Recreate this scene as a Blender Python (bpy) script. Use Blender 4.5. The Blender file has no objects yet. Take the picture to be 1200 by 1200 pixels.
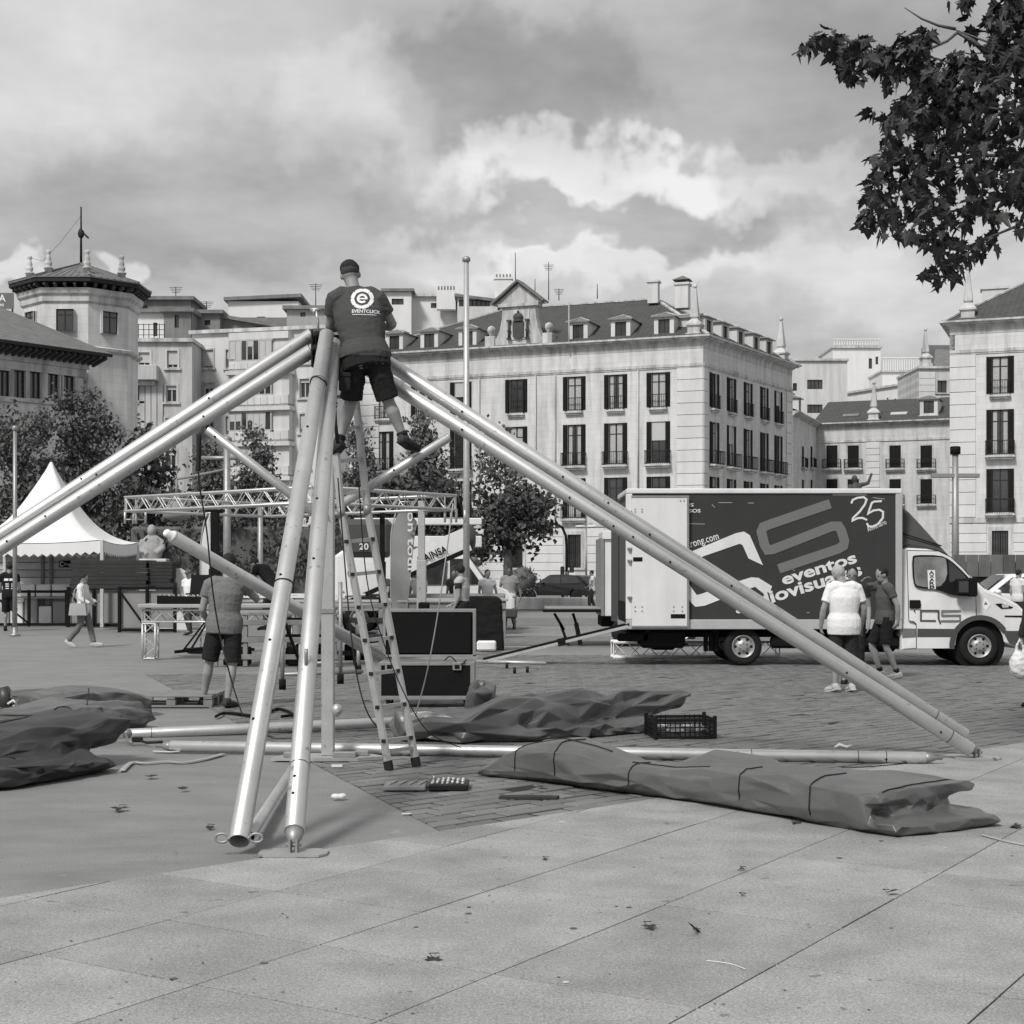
import bpy, math, random
from mathutils import Vector, Matrix, noise
from mathutils.bvhtree import BVHTree
R = math.radians
rnd = random.Random(7)
scene = bpy.context.scene
COL = scene.collection

# ------------------------------------------------------------------ camera, sky, sun, exposure
F, H, HY = 1800.0, 1.65, 670.0           # focal length in photo pixels, eye height, horizon row
cam = bpy.data.cameras.new('camera')
cam.sensor_width = 36; cam.lens = 36 * F / 1200
cam.shift_y = (HY - 600) / 1200
cam.clip_start = 0.1; cam.clip_end = 3000
camo = bpy.data.objects.new('camera', cam); COL.objects.link(camo)
camo.location = (0, 0, H); camo.rotation_euler = (R(90), 0, 0)
scene.camera = camo
scene.cycles.max_bounces = 6; scene.cycles.diffuse_bounces = 2; scene.cycles.glossy_bounces = 2; scene.cycles.transmission_bounces = 4
scene.view_settings.view_transform = 'Standard'; scene.view_settings.look = 'None'
scene.view_settings.gamma = 1; scene.view_settings.exposure = 1.02
scene.view_settings.use_curve_mapping = False

SUN_EL, SUN_AZ = R(47), R(-148)            # azimuth from +Y towards +X : the light comes from behind left
sd = Vector((math.sin(SUN_AZ) * math.cos(SUN_EL), math.cos(SUN_AZ) * math.cos(SUN_EL), math.sin(SUN_EL)))
sun = bpy.data.lights.new('sun', 'SUN'); sun.energy = 1.5; sun.angle = R(11); sun.color = (1, .985, .96)
suno = bpy.data.objects.new('sun', sun); COL.objects.link(suno)
suno.rotation_euler = (-sd).to_track_quat('-Z', 'Y').to_euler()
suno.location = (-20, -20, 40)

world = bpy.data.worlds.new('World'); scene.world = world; world.use_nodes = True

def pix_dir(px, py):
    return Vector(((px - 600) / F, 1, (HY - py) / F)).normalized()

def make_sky():
    nt = world.node_tree; N = nt.nodes; L = nt.links; N.clear()
    out = N.new('ShaderNodeOutputWorld'); bg = N.new('ShaderNodeBackground')
    bg.inputs['Strength'].default_value = 0.1
    sky = N.new('ShaderNodeTexSky'); sky.sky_type = 'NISHITA'; sky.sun_disc = False
    sky.sun_elevation = SUN_EL; sky.sun_rotation = SUN_AZ % (2 * math.pi)
    bw = N.new('ShaderNodeRGBToBW'); L.new(sky.outputs[0], bw.inputs[0])
    tc = N.new('ShaderNodeTexCoord')
    def m(op, a, b=None, clamp=False):
        n = N.new('ShaderNodeMath'); n.operation = op; n.use_clamp = clamp
        for i, x in enumerate((a, b)):
            if x is None: continue
            if isinstance(x, (int, float)): n.inputs[i].default_value = x
            else: L.new(x, n.inputs[i])
        return n.outputs[0]
    def vm(op, a, b=None):
        n = N.new('ShaderNodeVectorMath'); n.operation = op
        for i, x in enumerate((a, b)):
            if x is None: continue
            if isinstance(x, (tuple, Vector)): n.inputs[i].default_value = tuple(x)
            else: L.new(x, n.inputs[i])
        return n
    d = tc.outputs['Generated']
    sep = N.new('ShaderNodeSeparateXYZ'); L.new(d, sep.inputs[0])
    # a flat layer of cloud overhead: direction divided by its height
    den = m('ADD', m('MAXIMUM', sep.outputs[2], 0.0), 0.16)
    cx = m('DIVIDE', sep.outputs[0], den); cy = m('DIVIDE', sep.outputs[1], den)
    cmb = N.new('ShaderNodeCombineXYZ'); L.new(cx, cmb.inputs[0]); L.new(cy, cmb.inputs[1])
    def ns(vec, scale, detail, rough=.55, dist=0.0, off=(0, 0, 0)):
        mp = N.new('ShaderNodeVectorMath'); mp.operation = 'ADD'; L.new(vec, mp.inputs[0]); mp.inputs[1].default_value = off
        n = N.new('ShaderNodeTexNoise'); n.inputs['Scale'].default_value = scale
        n.inputs['Detail'].default_value = detail; n.inputs['Roughness'].default_value = rough
        n.inputs['Distortion'].default_value = dist
        L.new(mp.outputs[0], n.inputs['Vector']); return n
    big = ns(cmb.outputs[0], .9, 5, .55, .0, (3.1, 7.7, 0)).outputs[0]
    fine = ns(cmb.outputs[0], 3.2, 4, .6, .0, (1.3, 2.2, 5)).outputs[0]
    # direction bent by noise so that the large masses get billowing edges
    w1 = ns(d, 8, 5, .62).outputs['Color']
    w2 = ns(d, 30, 2, .6, 0, (4, 4, 4)).outputs['Color']
    bend = vm('ADD', vm('MULTIPLY', vm('SUBTRACT', w1, (.5, .5, .5)).outputs[0], (.15, .15, .15)).outputs[0],
              vm('MULTIPLY', vm('SUBTRACT', w2, (.5, .5, .5)).outputs[0], (.045, .045, .045)).outputs[0]).outputs[0]
    db = vm('NORMALIZE', vm('ADD', d, bend).outputs[0]).outputs[0]
    val = m('ADD', m('MULTIPLY', m('SUBTRACT', big, .5), .62), m('MULTIPLY', m('SUBTRACT', fine, .5), .40))
    val = m('ADD', val, .545)
    # cloud masses seen in the photograph: (px, py, angular size px, squash, edge softness, gain)
    masses = [(60, 40, 120, 1.0, .5, .08), (300, 60, 170, .8, .35, .07), (420, 140, 110, .9, .22, .09), (250, 240, 230, .5, .35, -.10),
              (600, 90, 150, .62, .25, -.12), (800, 50, 170, .6, .5, -.05), (470, 225, 90, .5, .25, -.07),
              (700, 198, 170, .17, .35, .20), (880, 190, 150, .2, .4, .15), (555, 205, 45, .8, .35, .10),
              (740, 258, 200, .17, .22, -.14), (560, 285, 110, .22, .4, .10), (690, 312, 180, .13, .4, .14), (930, 262, 130, .22, .3, -.08),
              (8, 318, 42, .8, .25, .26), (150, 305, 34, .9, .22, .28), (1010, 110, 150, .8, .6, -.08),
              (960, 310, 190, .3, .6, .10), (220, 345, 160, .2, .5, .07), (1100, 330, 150, .4, .6, .06)]
    sp = N.new('ShaderNodeSeparateXYZ'); L.new(db, sp.inputs[0])
    inv = m('DIVIDE', 1.0, m('MAXIMUM', sp.outputs[1], .05))
    sx = m('MULTIPLY', sp.outputs[0], inv); sz = m('MULTIPLY', sp.outputs[2], inv)
    front = m('GREATER_THAN', sp.outputs[1], .05)
    cs = N.new('ShaderNodeCombineXYZ'); L.new(sx, cs.inputs[0]); L.new(sz, cs.inputs[1])
    tot = None
    for (px, py, r, sq, soft, g) in masses:
        n = N.new('ShaderNodeVectorMath'); n.operation = 'MULTIPLY_ADD'; L.new(cs.outputs[0], n.inputs[0])
        kx, kz = F / r, F / (r * sq)
        n.inputs[1].default_value = (kx, kz, 0); n.inputs[2].default_value = (-(px-600)/F*kx, -(HY-py)/F*kz, 0)
        ln = N.new('ShaderNodeVectorMath'); ln.operation = 'LENGTH'; L.new(n.outputs[0], ln.inputs[0])
        mr = N.new('ShaderNodeMapRange'); mr.interpolation_type = 'SMOOTHSTEP'
        L.new(ln.outputs['Value'], mr.inputs[0]); mr.inputs[1].default_value = 1 - soft; mr.inputs[2].default_value = 1 + soft
        mr.inputs[3].default_value = g; mr.inputs[4].default_value = 0
        tot = mr.outputs[0] if tot is None else m('ADD', tot, mr.outputs[0])
    val = m('ADD', val, m('MULTIPLY', tot, front))
    val = m('MINIMUM', m('MAXIMUM', val, .24), .88)
    cl = m('MULTIPLY', val, 4.95)                       # strength 0.1 below
    below = m('GREATER_THAN', sep.outputs[2], -.02)
    mix = m('ADD', m('MULTIPLY', cl, .97), m('MULTIPLY', bw.outputs[0], .03))
    L.new(mix, bg.inputs['Color']); L.new(bg.outputs[0], out.inputs[0])
make_sky()
world.cycles.sampling_method = 'MANUAL'; world.cycles.sample_map_resolution = 256

# ------------------------------------------------------------------ helpers
WM = {}
def at(px, py, Y):
    return Vector(((px - 600) / F * Y, Y, H - (py - HY) / F * Y))
def gd(px, py, z=0.0):
    Y = (H - z) * F / (py - HY)
    return Vector(((px - 600) / F * Y, Y, z))
def rotz(a): return Matrix.Rotation(a, 4, 'Z')
def TR(x, y, z): return Matrix.Translation((x, y, z))
def frame(o, x, y):
    """matrix with origin o, x axis along x, y axis near y"""
    x = Vector(x).normalized(); z = x.cross(Vector(y)).normalized(); y = z.cross(x)
    M = Matrix((x, y, z)).transposed().to_4x4(); M.translation = o
    return M

MATS = {}
def mat(name, v=.5, rough=.7, metal=0.0, var=.12, scale=4.0, bump=0.0, bscale=None, spec=.22, coord='Position', streak=0.0, rand=0.0, detail=5, extra=None):
    if name in MATS: return MATS[name]
    m = bpy.data.materials.new(name); m.use_nodes = True; MATS[name] = m
    nt = m.node_tree; N = nt.nodes; L = nt.links
    b = N['Principled BSDF']; b.inputs['Roughness'].default_value = rough; b.inputs['Metallic'].default_value = metal
    b.inputs['Specular IOR Level'].default_value = spec
    if coord == 'Position':
        vec = N.new('ShaderNodeNewGeometry').outputs['Position']
    else:
        vec = N.new('ShaderNodeTexCoord').outputs['Object']
    def math_(op, a, c):
        n = N.new('ShaderNodeMath'); n.operation = op
        for i, x in enumerate((a, c)):
            if isinstance(x, (int, float)): n.inputs[i].default_value = x
            else: L.new(x, n.inputs[i])
        return n.outputs[0]
    def nz(sc, det, v_=vec):
        n = N.new('ShaderNodeTexNoise'); n.inputs['Scale'].default_value = sc; n.inputs['Detail'].default_value = det
        n.inputs['Roughness'].default_value = .6
        L.new(v_, n.inputs['Vector']); return n.outputs[0]
    val = math_('ADD', math_('MULTIPLY', math_('SUBTRACT', nz(scale, detail), .5), 2 * var * 1.6), 1.0)
    if streak:
        mp = N.new('ShaderNodeMapping'); mp.inputs['Scale'].default_value = (1, 1, .12); L.new(vec, mp.inputs[0])
        s = nz(1.6, 6, mp.outputs[0])
        mr = N.new('ShaderNodeMapRange'); L.new(s, mr.inputs[0]); mr.inputs[1].default_value = .42; mr.inputs[2].default_value = .68
        mr.inputs[3].default_value = 1.0; mr.inputs[4].default_value = 1 - streak
        val = math_('MULTIPLY', val, mr.outputs[0])
    if rand:
        oi = N.new('ShaderNodeObjectInfo')
        val = math_('MULTIPLY', val, math_('ADD', math_('MULTIPLY', math_('SUBTRACT', oi.outputs['Random'], .5), 2 * rand), 1.0))
    val = math_('MULTIPLY', val, v)
    if extra: val = extra(N, L, vec, val, math_, nz)
    cl = N.new('ShaderNodeClamp'); L.new(val, cl.inputs[0]); cl.inputs[1].default_value = .004; cl.inputs[2].default_value = .92
    L.new(cl.outputs[0], b.inputs['Base Color'])
    # roughness breaks up a little too
    L.new(math_('ADD', rough - .06, math_('MULTIPLY', nz(scale * 2.3, 3), .12)), b.inputs['Roughness'])
    if bump:
        bp = N.new('ShaderNodeBump'); bp.inputs['Strength'].default_value = bump; bp.inputs['Distance'].default_value = .02
        L.new(nz(bscale or scale * 3, 4), bp.inputs['Height']); L.new(bp.outputs[0], b.inputs['Normal'])
    return m

class MB:
    def __init__(s): s.v = []; s.f = []; s.mi = []; s.sm = []; s.M = None
    def add(s, vs, fs, mi=0, smooth=False):
        o = len(s.v)
        if s.M is not None: vs = [s.M @ Vector(p) for p in vs]
        s.v += [tuple(p) for p in vs]
        for q in fs:
            s.f.append(tuple(i + o for i in q)); s.mi.append(mi); s.sm.append(smooth)
        return s
    def box(s, x0, x1, y0, y1, z0, z1, mi=0):
        v = [(x0,y0,z0),(x1,y0,z0),(x1,y1,z0),(x0,y1,z0),(x0,y0,z1),(x1,y0,z1),(x1,y1,z1),(x0,y1,z1)]
        return s.add(v, [(3,2,1,0),(4,5,6,7),(0,1,5,4),(1,2,6,5),(2,3,7,6),(3,0,4,7)], mi)
    def cbox(s, x0, x1, y0, y1, z0, z1, c=.01, mi=0):
        """box with chamfered edges"""
        vs = []; ix = {}
        X = (x0, x1); Y = (y0, y1); Z = (z0, z1)
        for i in (0,1):
            for j in (0,1):
                for k in (0,1):
                    sx, sy, sz = (c if i == 0 else -c), (c if j == 0 else -c), (c if k == 0 else -c)
                    ix[i,j,k,0] = len(vs); vs.append((X[i], Y[j]+sy, Z[k]+sz))
                    ix[i,j,k,1] = len(vs); vs.append((X[i]+sx, Y[j], Z[k]+sz))
                    ix[i,j,k,2] = len(vs); vs.append((X[i]+sx, Y[j]+sy, Z[k]))
        fs = []
        for a in (0,1):
            q = [ix[a,j,k,0] for j,k in ((0,0),(1,0),(1,1),(0,1))]; fs.append(q if a else q[::-1])
            q = [ix[i,a,k,1] for i,k in ((0,0),(1,0),(1,1),(0,1))]; fs.append(q[::-1] if a else q)
            q = [ix[i,j,a,2] for i,j in ((0,0),(1,0),(1,1),(0,1))]; fs.append(q if a else q[::-1])
        for i in (0,1):
            for j in (0,1):
                q = [ix[i,j,0,0], ix[i,j,0,1], ix[i,j,1,1], ix[i,j,1,0]]; fs.append(q if (i != j) else q[::-1])
            for k in (0,1):
                q = [ix[i,0,k,0], ix[i,0,k,2], ix[i,1,k,2], ix[i,1,k,0]]; fs.append(q if (i == k) else q[::-1])
        for j in (0,1):
            for k in (0,1):
                q = [ix[0,j,k,1], ix[0,j,k,2], ix[1,j,k,2], ix[1,j,k,1]]; fs.append(q if (j != k) else q[::-1])
        for i in (0,1):
            for j in (0,1):
                for k in (0,1):
                    q = [ix[i,j,k,0], ix[i,j,k,1], ix[i,j,k,2]]; fs.append(q if (i+j+k) % 2 else q[::-1])
        return s.add(vs, fs, mi)
    def beam(s, p0, p1, w, h, up=(0,0,1), mi=0):
        p0 = Vector(p0); p1 = Vector(p1); d = (p1 - p0).normalized(); up = Vector(up)
        if abs(d.dot(up)) > .98: up = Vector((0,1,0)) if abs(d.y) < .9 else Vector((1,0,0))
        sx = d.cross(up).normalized() * w / 2; sz = sx.cross(d).normalized() * h / 2
        v = [p0-sx-sz, p0+sx-sz, p0+sx+sz, p0-sx+sz, p1-sx-sz, p1+sx-sz, p1+sx+sz, p1-sx+sz]
        return s.add(v, [(0,1,2,3),(7,6,5,4),(0,4,5,1),(1,5,6,2),(2,6,7,3),(3,7,4,0)], mi)
    def tube(s, pts, r, n=10, cap=True, mi=0, smooth=True, ry=None, upv=None):
        """swept ellipse through pts; r a number or list, ry for the second radius"""
        pts = [Vector(p) for p in pts]; k = len(pts)
        rs = r if isinstance(r, (list, tuple)) else [r] * k
        r2 = rs if ry is None else (ry if isinstance(ry, (list, tuple)) else [ry] * k)
        vs = []; prev = None
        for i, p in enumerate(pts):
            t = (pts[min(i+1, k-1)] - pts[max(i-1, 0)])
            t = t.normalized() if t.length > 1e-9 else Vector((0,0,1))
            if prev is None:
                u = Vector(upv) if upv is not None else (Vector((1,0,0)) if abs(t.x) < .8 else Vector((0,1,0)))
            else: u = prev
            u = (u - t * u.dot(t)).normalized(); w = t.cross(u); prev = u
            for j in range(n):
                a = 2 * math.pi * j / n
                vs.append(p + u * math.cos(a) * rs[i] + w * math.sin(a) * r2[i])
        fs = [(i*n+j, i*n+(j+1) % n, (i+1)*n+(j+1) % n, (i+1)*n+j) for i in range(k-1) for j in range(n)]
        s.add(vs, fs, mi, smooth)
        if cap:
            o = len(s.v) - len(vs)
            s.f.append(tuple(o + j for j in reversed(range(n)))); s.mi.append(mi); s.sm.append(False)
            s.f.append(tuple(o + (k-1)*n + j for j in range(n))); s.mi.append(mi); s.sm.append(False)
        return s
    def cyl(s, p0, p1, r0, r1=None, n=12, cap=True, mi=0, smooth=True):
        return s.tube([p0, p1], [r0, r0 if r1 is None else r1], n, cap, mi, smooth)
    def lathe(s, prof, n=16, c=(0,0,0), mi=0, smooth=True, rot=0.0):
        vs = []; k = len(prof)
        for (r, z) in prof:
            for j in range(n):
                a = 2*math.pi*j/n + rot; vs.append((c[0]+r*math.cos(a), c[1]+r*math.sin(a), c[2]+z))
        fs = [(i*n+j, i*n+(j+1) % n, (i+1)*n+(j+1) % n, (i+1)*n+j) for i in range(k-1) for j in range(n)]
        fs.append(tuple(reversed(range(n)))); fs.append(tuple((k-1)*n+j for j in range(n)))
        return s.add(vs, fs, mi, smooth)
    def prism(s, poly, d0, d1, M=None, mi=0):
        """poly in local x,y; extruded from z=d0 to d1 of M"""
        n = len(poly); vs = [Vector((x, y, d0)) for x, y in poly] + [Vector((x, y, d1)) for x, y in poly]
        if M is not None: vs = [M @ p for p in vs]
        fs = [tuple(reversed(range(n))), tuple(range(n, 2*n))] + [(i, (i+1) % n, n+(i+1) % n, n+i) for i in range(n)]
        return s.add(vs, fs, mi)
    def ell(s, c, rx, ry, rz, nu=14, nv=9, M=None, mi=0):
        c = Vector(c); vs = []
        for i in range(nv + 1):
            th = math.pi * i / nv
            for j in range(nu):
                a = 2*math.pi*j/nu
                p = Vector((rx*math.sin(th)*math.cos(a), ry*math.sin(th)*math.sin(a), rz*math.cos(th)))
                if M is not None: p = M @ p
                vs.append(c + p)
        fs = [(i*nu+j, (i+1)*nu+j, (i+1)*nu+(j+1) % nu, i*nu+(j+1) % nu) for i in range(nv) for j in range(nu)]
        return s.add(vs, fs, mi, True)
    def mesh(s, name='m'):
        me = bpy.data.meshes.new(name); me.from_pydata(s.v, [], s.f)
        if any(s.mi): me.polygons.foreach_set('material_index', s.mi)
        if any(s.sm): me.polygons.foreach_set('use_smooth', s.sm)
        me.update(); return me
    def build(s, name, m, parent=None, M=None, world=False):
        """local vertices in frame M (a world matrix; default the parent's frame); world=True: vertices are in world space"""
        me = s.mesh(name)
        for x in (m if isinstance(m, (list, tuple)) else [m]): me.materials.append(x)
        if world:
            B = WM[parent.name] if parent is not None else (M or Matrix())
            me.transform(B.inverted())
            return link(name, me, parent, B)
        return link(name, me, parent, M)

def link(name, data, parent=None, M=None):
    o = bpy.data.objects.new(name, data); COL.objects.link(o)
    if M is None: M = WM[parent.name].copy() if parent is not None else Matrix()
    if parent is not None:
        o.parent = parent; o.matrix_basis = WM[parent.name].inverted() @ M
    else: o.matrix_basis = M
    WM[o.name] = M.copy()
    return o
def tag(o, label, cat=None, group=None, kind=None):
    if label: o['label'] = label
    if cat: o['category'] = cat
    if group: o['group'] = group
    if kind: o['kind'] = kind
    return o
def thing(name, label, cat, loc=(0,0,0), rz=0.0, group=None, M=None):
    if M is None: M = TR(*loc) @ rotz(rz)
    o = link(name, None, None, M); o.empty_display_size = .2
    return tag(o, label, cat, group)
def struct(o): o['kind'] = 'structure'; return o
def stuff(o): o['kind'] = 'stuff'; return o
def copy_tree(o, M, parent=None):
    """copy of a thing or part with its children; M is the world matrix of the copy"""
    c = o.copy(); COL.objects.link(c)
    if parent is not None: c.parent = parent; c.matrix_basis = WM[parent.name].inverted() @ M
    else: c.parent = None; c.matrix_basis = M
    WM[c.name] = M.copy()
    for ch in list(o.children):
        copy_tree(ch, M @ ch.matrix_basis, c)
    return c

WORK = bpy.data.scenes.new('workbench')          # scratch scene, removed at the end: quick to evaluate
def evaluate(o):
    with bpy.context.temp_override(scene=WORK, view_layer=WORK.view_layers[0]):
        dg = bpy.context.evaluated_depsgraph_get(); dg.update()
        return bpy.data.meshes.new_from_object(o.evaluated_get(dg))
def text_mb(mb, s, size, M, bold=0.0, shear=0.0, ext=.004, align='LEFT', space=1.0, mi=0):
    """flat letters in the x,y plane of M (a 4x4 matrix)"""
    cu = bpy.data.curves.new('t', 'FONT'); cu.body = s; cu.size = size; cu.shear = shear; cu.offset = bold
    cu.extrude = ext; cu.align_x = align; cu.space_character = space; cu.resolution_u = 3
    o = bpy.data.objects.new('t', cu); WORK.collection.objects.link(o)
    me = evaluate(o)
    vs = [M @ v.co for v in me.vertices]; fs = [tuple(p.vertices) for p in me.polygons]
    mb.add(vs, fs, mi)
    bpy.data.objects.remove(o); bpy.data.curves.remove(cu); bpy.data.meshes.remove(me)
    return mb
def clip_poly(poly, a, b, c):
    """keep the side a*x+b*y+c >= 0"""
    out = []
    for i in range(len(poly)):
        p, q = poly[i], poly[(i+1) % len(poly)]
        dp = a*p[0]+b*p[1]+c; dq = a*q[0]+b*q[1]+c
        if dp >= 0: out.append(p)
        if (dp >= 0) != (dq >= 0):
            t = dp/(dp-dq); out.append((p[0]+(q[0]-p[0])*t, p[1]+(q[1]-p[1])*t))
    return out
def line_abc(p, q):
    """half plane to the left of p->q"""
    a = -(q[1]-p[1]); b = q[0]-p[0]; return a, b, -(a*p[0]+b*p[1])
# ------------------------------------------------------------------ ground, paving
def speckle(N, L, vec, val, math_, nz):
    n = nz(95, 3); f = math_('ADD', math_('MULTIPLY', math_('SUBTRACT', n, .5), 2.1), 1.0)
    n2 = nz(38, 3); f2 = math_('ADD', math_('MULTIPLY', math_('SUBTRACT', n2, .5), .7), 1.0)
    n3 = nz(2.0, 6); f3 = math_('ADD', math_('MULTIPLY', math_('SUBTRACT', n3, .5), 1.0), 1.0)
    sp = nz(8.5, 2)
    mr = N.new('ShaderNodeMapRange'); L.new(sp, mr.inputs[0]); mr.inputs[1].default_value = .70; mr.inputs[2].default_value = .73
    mr.inputs[3].default_value = 1; mr.inputs[4].default_value = .55
    return math_('MULTIPLY', math_('MULTIPLY', math_('MULTIPLY', math_('MULTIPLY', val, f), f2), f3), mr.outputs[0])
def worn(N, L, vec, val, math_, nz):
    mp = N.new('ShaderNodeMapping'); mp.inputs['Scale'].default_value = (.8, 1.4, 1); mp.inputs['Rotation'].default_value = (0, 0, .25)
    L.new(vec, mp.inputs[0]); s = nz(1.6, 8, mp.outputs[0])
    f = math_('ADD', math_('MULTIPLY', math_('SUBTRACT', s, .5), .8), 1.0)
    sc = nz(3.1, 9)
    mr = N.new('ShaderNodeMapRange'); L.new(sc, mr.inputs[0]); mr.inputs[1].default_value = .66; mr.inputs[2].default_value = .72
    mr.inputs[3].default_value = 1; mr.inputs[4].default_value = 1.35
    g = nz(80, 3); f2 = math_('ADD', math_('MULTIPLY', math_('SUBTRACT', g, .5), 1.2), 1.0)
    return math_('MULTIPLY', math_('MULTIPLY', math_('MULTIPLY', val, f), mr.outputs[0]), f2)
M_CONC = mat('worn_concrete', .215, .62, var=.10, scale=.5, bump=.12, bscale=60, extra=worn, spec=.45)
M_SLAB = mat('granite_slab', .30, .66, var=.06, scale=2.2, bump=.10, bscale=150, rand=.10, extra=speckle, spec=.4)
M_JOINT = mat('dark_joint', .035, .9, var=.3, scale=6)
M_PAVER = mat('stone_paver', .16, .62, var=.22, scale=1.3, bump=.2, bscale=40, rand=.22, spec=.45)

g = MB(); S = 900
g.add([(-S, -40, -.012), (S, -40, -.012), (S, S, -.012), (-S, S, -.012)], [(0,1,2,3)])
struct(g.build('ground', M_CONC))

E0, E1 = gd(0, 1052), gd(1200, 870)                 # edge between the granite slabs and the rest
ed = (E1 - E0).normalized(); E0x = E0 - ed * 16; E1x = E1 + ed * 26
slab_side = line_abc(E1, E0); far_side = line_abc(E0, E1)
bed = MB(); bed.add([(p.x, p.y, -.0095) for p in (E0x, Vector((E0x.x, -9, 0)), Vector((E1x.x, -9, 0)), E1x)], [(0,1,2,3)])
paving = struct(bed.build('slab_pavement', M_JOINT))
tn = Vector((.845, -.534)); tt = Vector((.534, .845))
cnt = 0
for i in range(-7, 12):
    for j in range(-9, 26):
        n0 = -3.43 + .92 * i; t0 = 4.516 + .773 * j; gp = .0042; gq = .006
        c = [(n0+gp, t0+gq), (n0+.92-gp, t0+gq), (n0+.92-gp, t0+.773-gq), (n0+gp, t0+.773-gq)]
        poly = [tuple(tn * a + tt * b) for a, b in c]
        cx = sum(p[0] for p in poly)/4; cy = sum(p[1] for p in poly)/4
        if cy < 4.2 or abs(cx) > cy * .36 + 1.4 or cy > 30: continue
        poly = clip_poly(poly, *slab_side)
        if len(poly) < 3: continue
        mb = MB(); dz = rnd.uniform(-.0012, .0012)
        k = 4
        # top with a small worn arris
        ctr = Vector((sum(p[0] for p in poly)/len(poly), sum(p[1] for p in poly)/len(poly)))
        ins = [tuple(ctr + (Vector(p) - ctr) * (1 - .0022)) for p in poly]
        n = len(poly)
        vs = [(x, y, dz) for x, y in ins] + [(x, y, dz - .0015) for x, y in poly] + [(x, y, -.0105) for x, y in poly]
        fs = [tuple(range(n))] + [(r_*n+q, (r_+1)*n+q, (r_+1)*n+(q+1) % n, r_*n+(q+1) % n) for r_ in (0, 1) for q in range(n)]
        mb.add(vs, fs); mb.build('paving_slab', M_SLAB, paving); cnt += 1
print('slabs', cnt)

# stone block paving beyond the edge
B0, B1 = gd(517, 973), gd(171, 790)
zone = [tuple(B0.xy), tuple(B1.xy), tuple(gd(560, 791).xy), tuple(gd(575, 768).xy), (40, gd(600, 768).y), (40, 20), tuple((E1 + ed*20).xy)]
b = MB(); b.add([(x, y, -.007) for x, y in zone], [tuple(range(len(zone)))])
blocks = struct(b.build('block_pavement', M_JOINT))
bw_, bl_ = .165, .33
brn = Vector((ed.y, -ed.x))
vp = brn; vt = Vector((ed.x, ed.y))
planes = [line_abc(zone[0], zone[1])]
cand = []
def inside(x, y):
    c = False; n = len(zone)
    for i in range(n):
        (x1, y1), (x2, y2) = zone[i], zone[(i+1) % n]
        if (y1 > y) != (y2 > y) and x < (x2-x1)*(y-y1)/(y2-y1)+x1: c = not c
    return c
for i in range(-215, 90):
    for j in range(-45, 215):
        a0 = i * bw_; t0 = j * bl_ + (i % 2) * bl_ * .5
        ctr = vp * (a0 + bw_/2) + vt * (t0 + bl_/2)
        if not any(inside(ctr.x+dx, ctr.y+dy) for dx in (-.16, .16) for dy in (-.16, .16)): continue
        if ctr.y < 5 or ctr.y > 31 or abs(ctr.x) > ctr.y * .36 + .8: continue
        cand.append((ctr.length, a0, t0))
cand.sort()
near = MB()
def paver(a0, t0, mb):
    gp = .008 + rnd.uniform(0, .005); dz = rnd.uniform(-.006, .002)
    c = [(a0+gp, t0+gp), (a0+bw_-gp, t0+gp), (a0+bw_-gp, t0+bl_-gp), (a0+gp, t0+bl_-gp)]
    poly = [tuple(vp*a + vt*q) for a, q in c]
    poly = clip_poly(poly, *line_abc(zone[1], zone[0])); 
    if len(poly) < 3: return False
    poly = clip_poly(poly, *far_side)
    if len(poly) < 3: return False
    ctr = Vector((sum(p[0] for p in poly)/len(poly), sum(p[1] for p in poly)/len(poly)))
    n = len(poly); ins = [tuple(ctr + (Vector(p)-ctr)*.955) for p in poly]
    tz = [rnd.uniform(-.002, .002) for _ in poly]
    mb.add([(x, y, dz+t) for (x, y), t in zip(ins, tz)] + [(x, y, dz-.006) for x, y in poly] + [(x, y, -.02) for x, y in poly],
           [tuple(reversed(range(n)))] + [(r_*n+(q+1) % n, (r_+1)*n+(q+1) % n, (r_+1)*n+q, r_*n+q) for r_ in (0, 1) for q in range(n)])
    return True
made = 0; far = MB()
for (_, a0, t0) in cand:
    if made < 300:
        mb = MB()
        if paver(a0, t0, mb): mb.build('paving_block', M_PAVER, blocks); made += 1
    else: paver(a0, t0, far)
fo = stuff(far.build('paving_blocks', mat('stone_paver_far', .16, .62, var=.42, scale=2.6, bump=.2, bscale=40, spec=.45, detail=7), blocks))
# dark strips of block paving across the square, farther off
for (ya, yb, x0, x1) in ((756, 745, 560, 1400), (733, 724, -200, 1400)):
    Ya, Yb = H*F/(ya-HY), H*F/(yb-HY)
    s = MB(); s.add([((x0-600)/F*Ya, Ya, -.006), ((x1-600)/F*Ya, Ya, -.006), ((x1-600)/F*Yb, Yb, -.006), ((x0-600)/F*Yb, Yb, -.006)], [(0,1,2,3)])
    struct(s.build('block_strip', MATS['stone_paver_far']))
# road in front of the palaces
Y0, Y1 = 72, 100
s = MB(); s.add([(-90, Y0, -.004), (90, Y0, -.004), (90, Y1, -.004), (-90, Y1, -.004)], [(0,1,2,3)])
struct(s.build('road', mat('asphalt', .055, .8, var=.15, scale=2)))
s = MB(); s.box(-90, 90, Y1, Y1 + 60, -.012, .13)
struct(s.build('pavement', mat('pavement_stone', .3, .8, var=.12, scale=1)))
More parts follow.
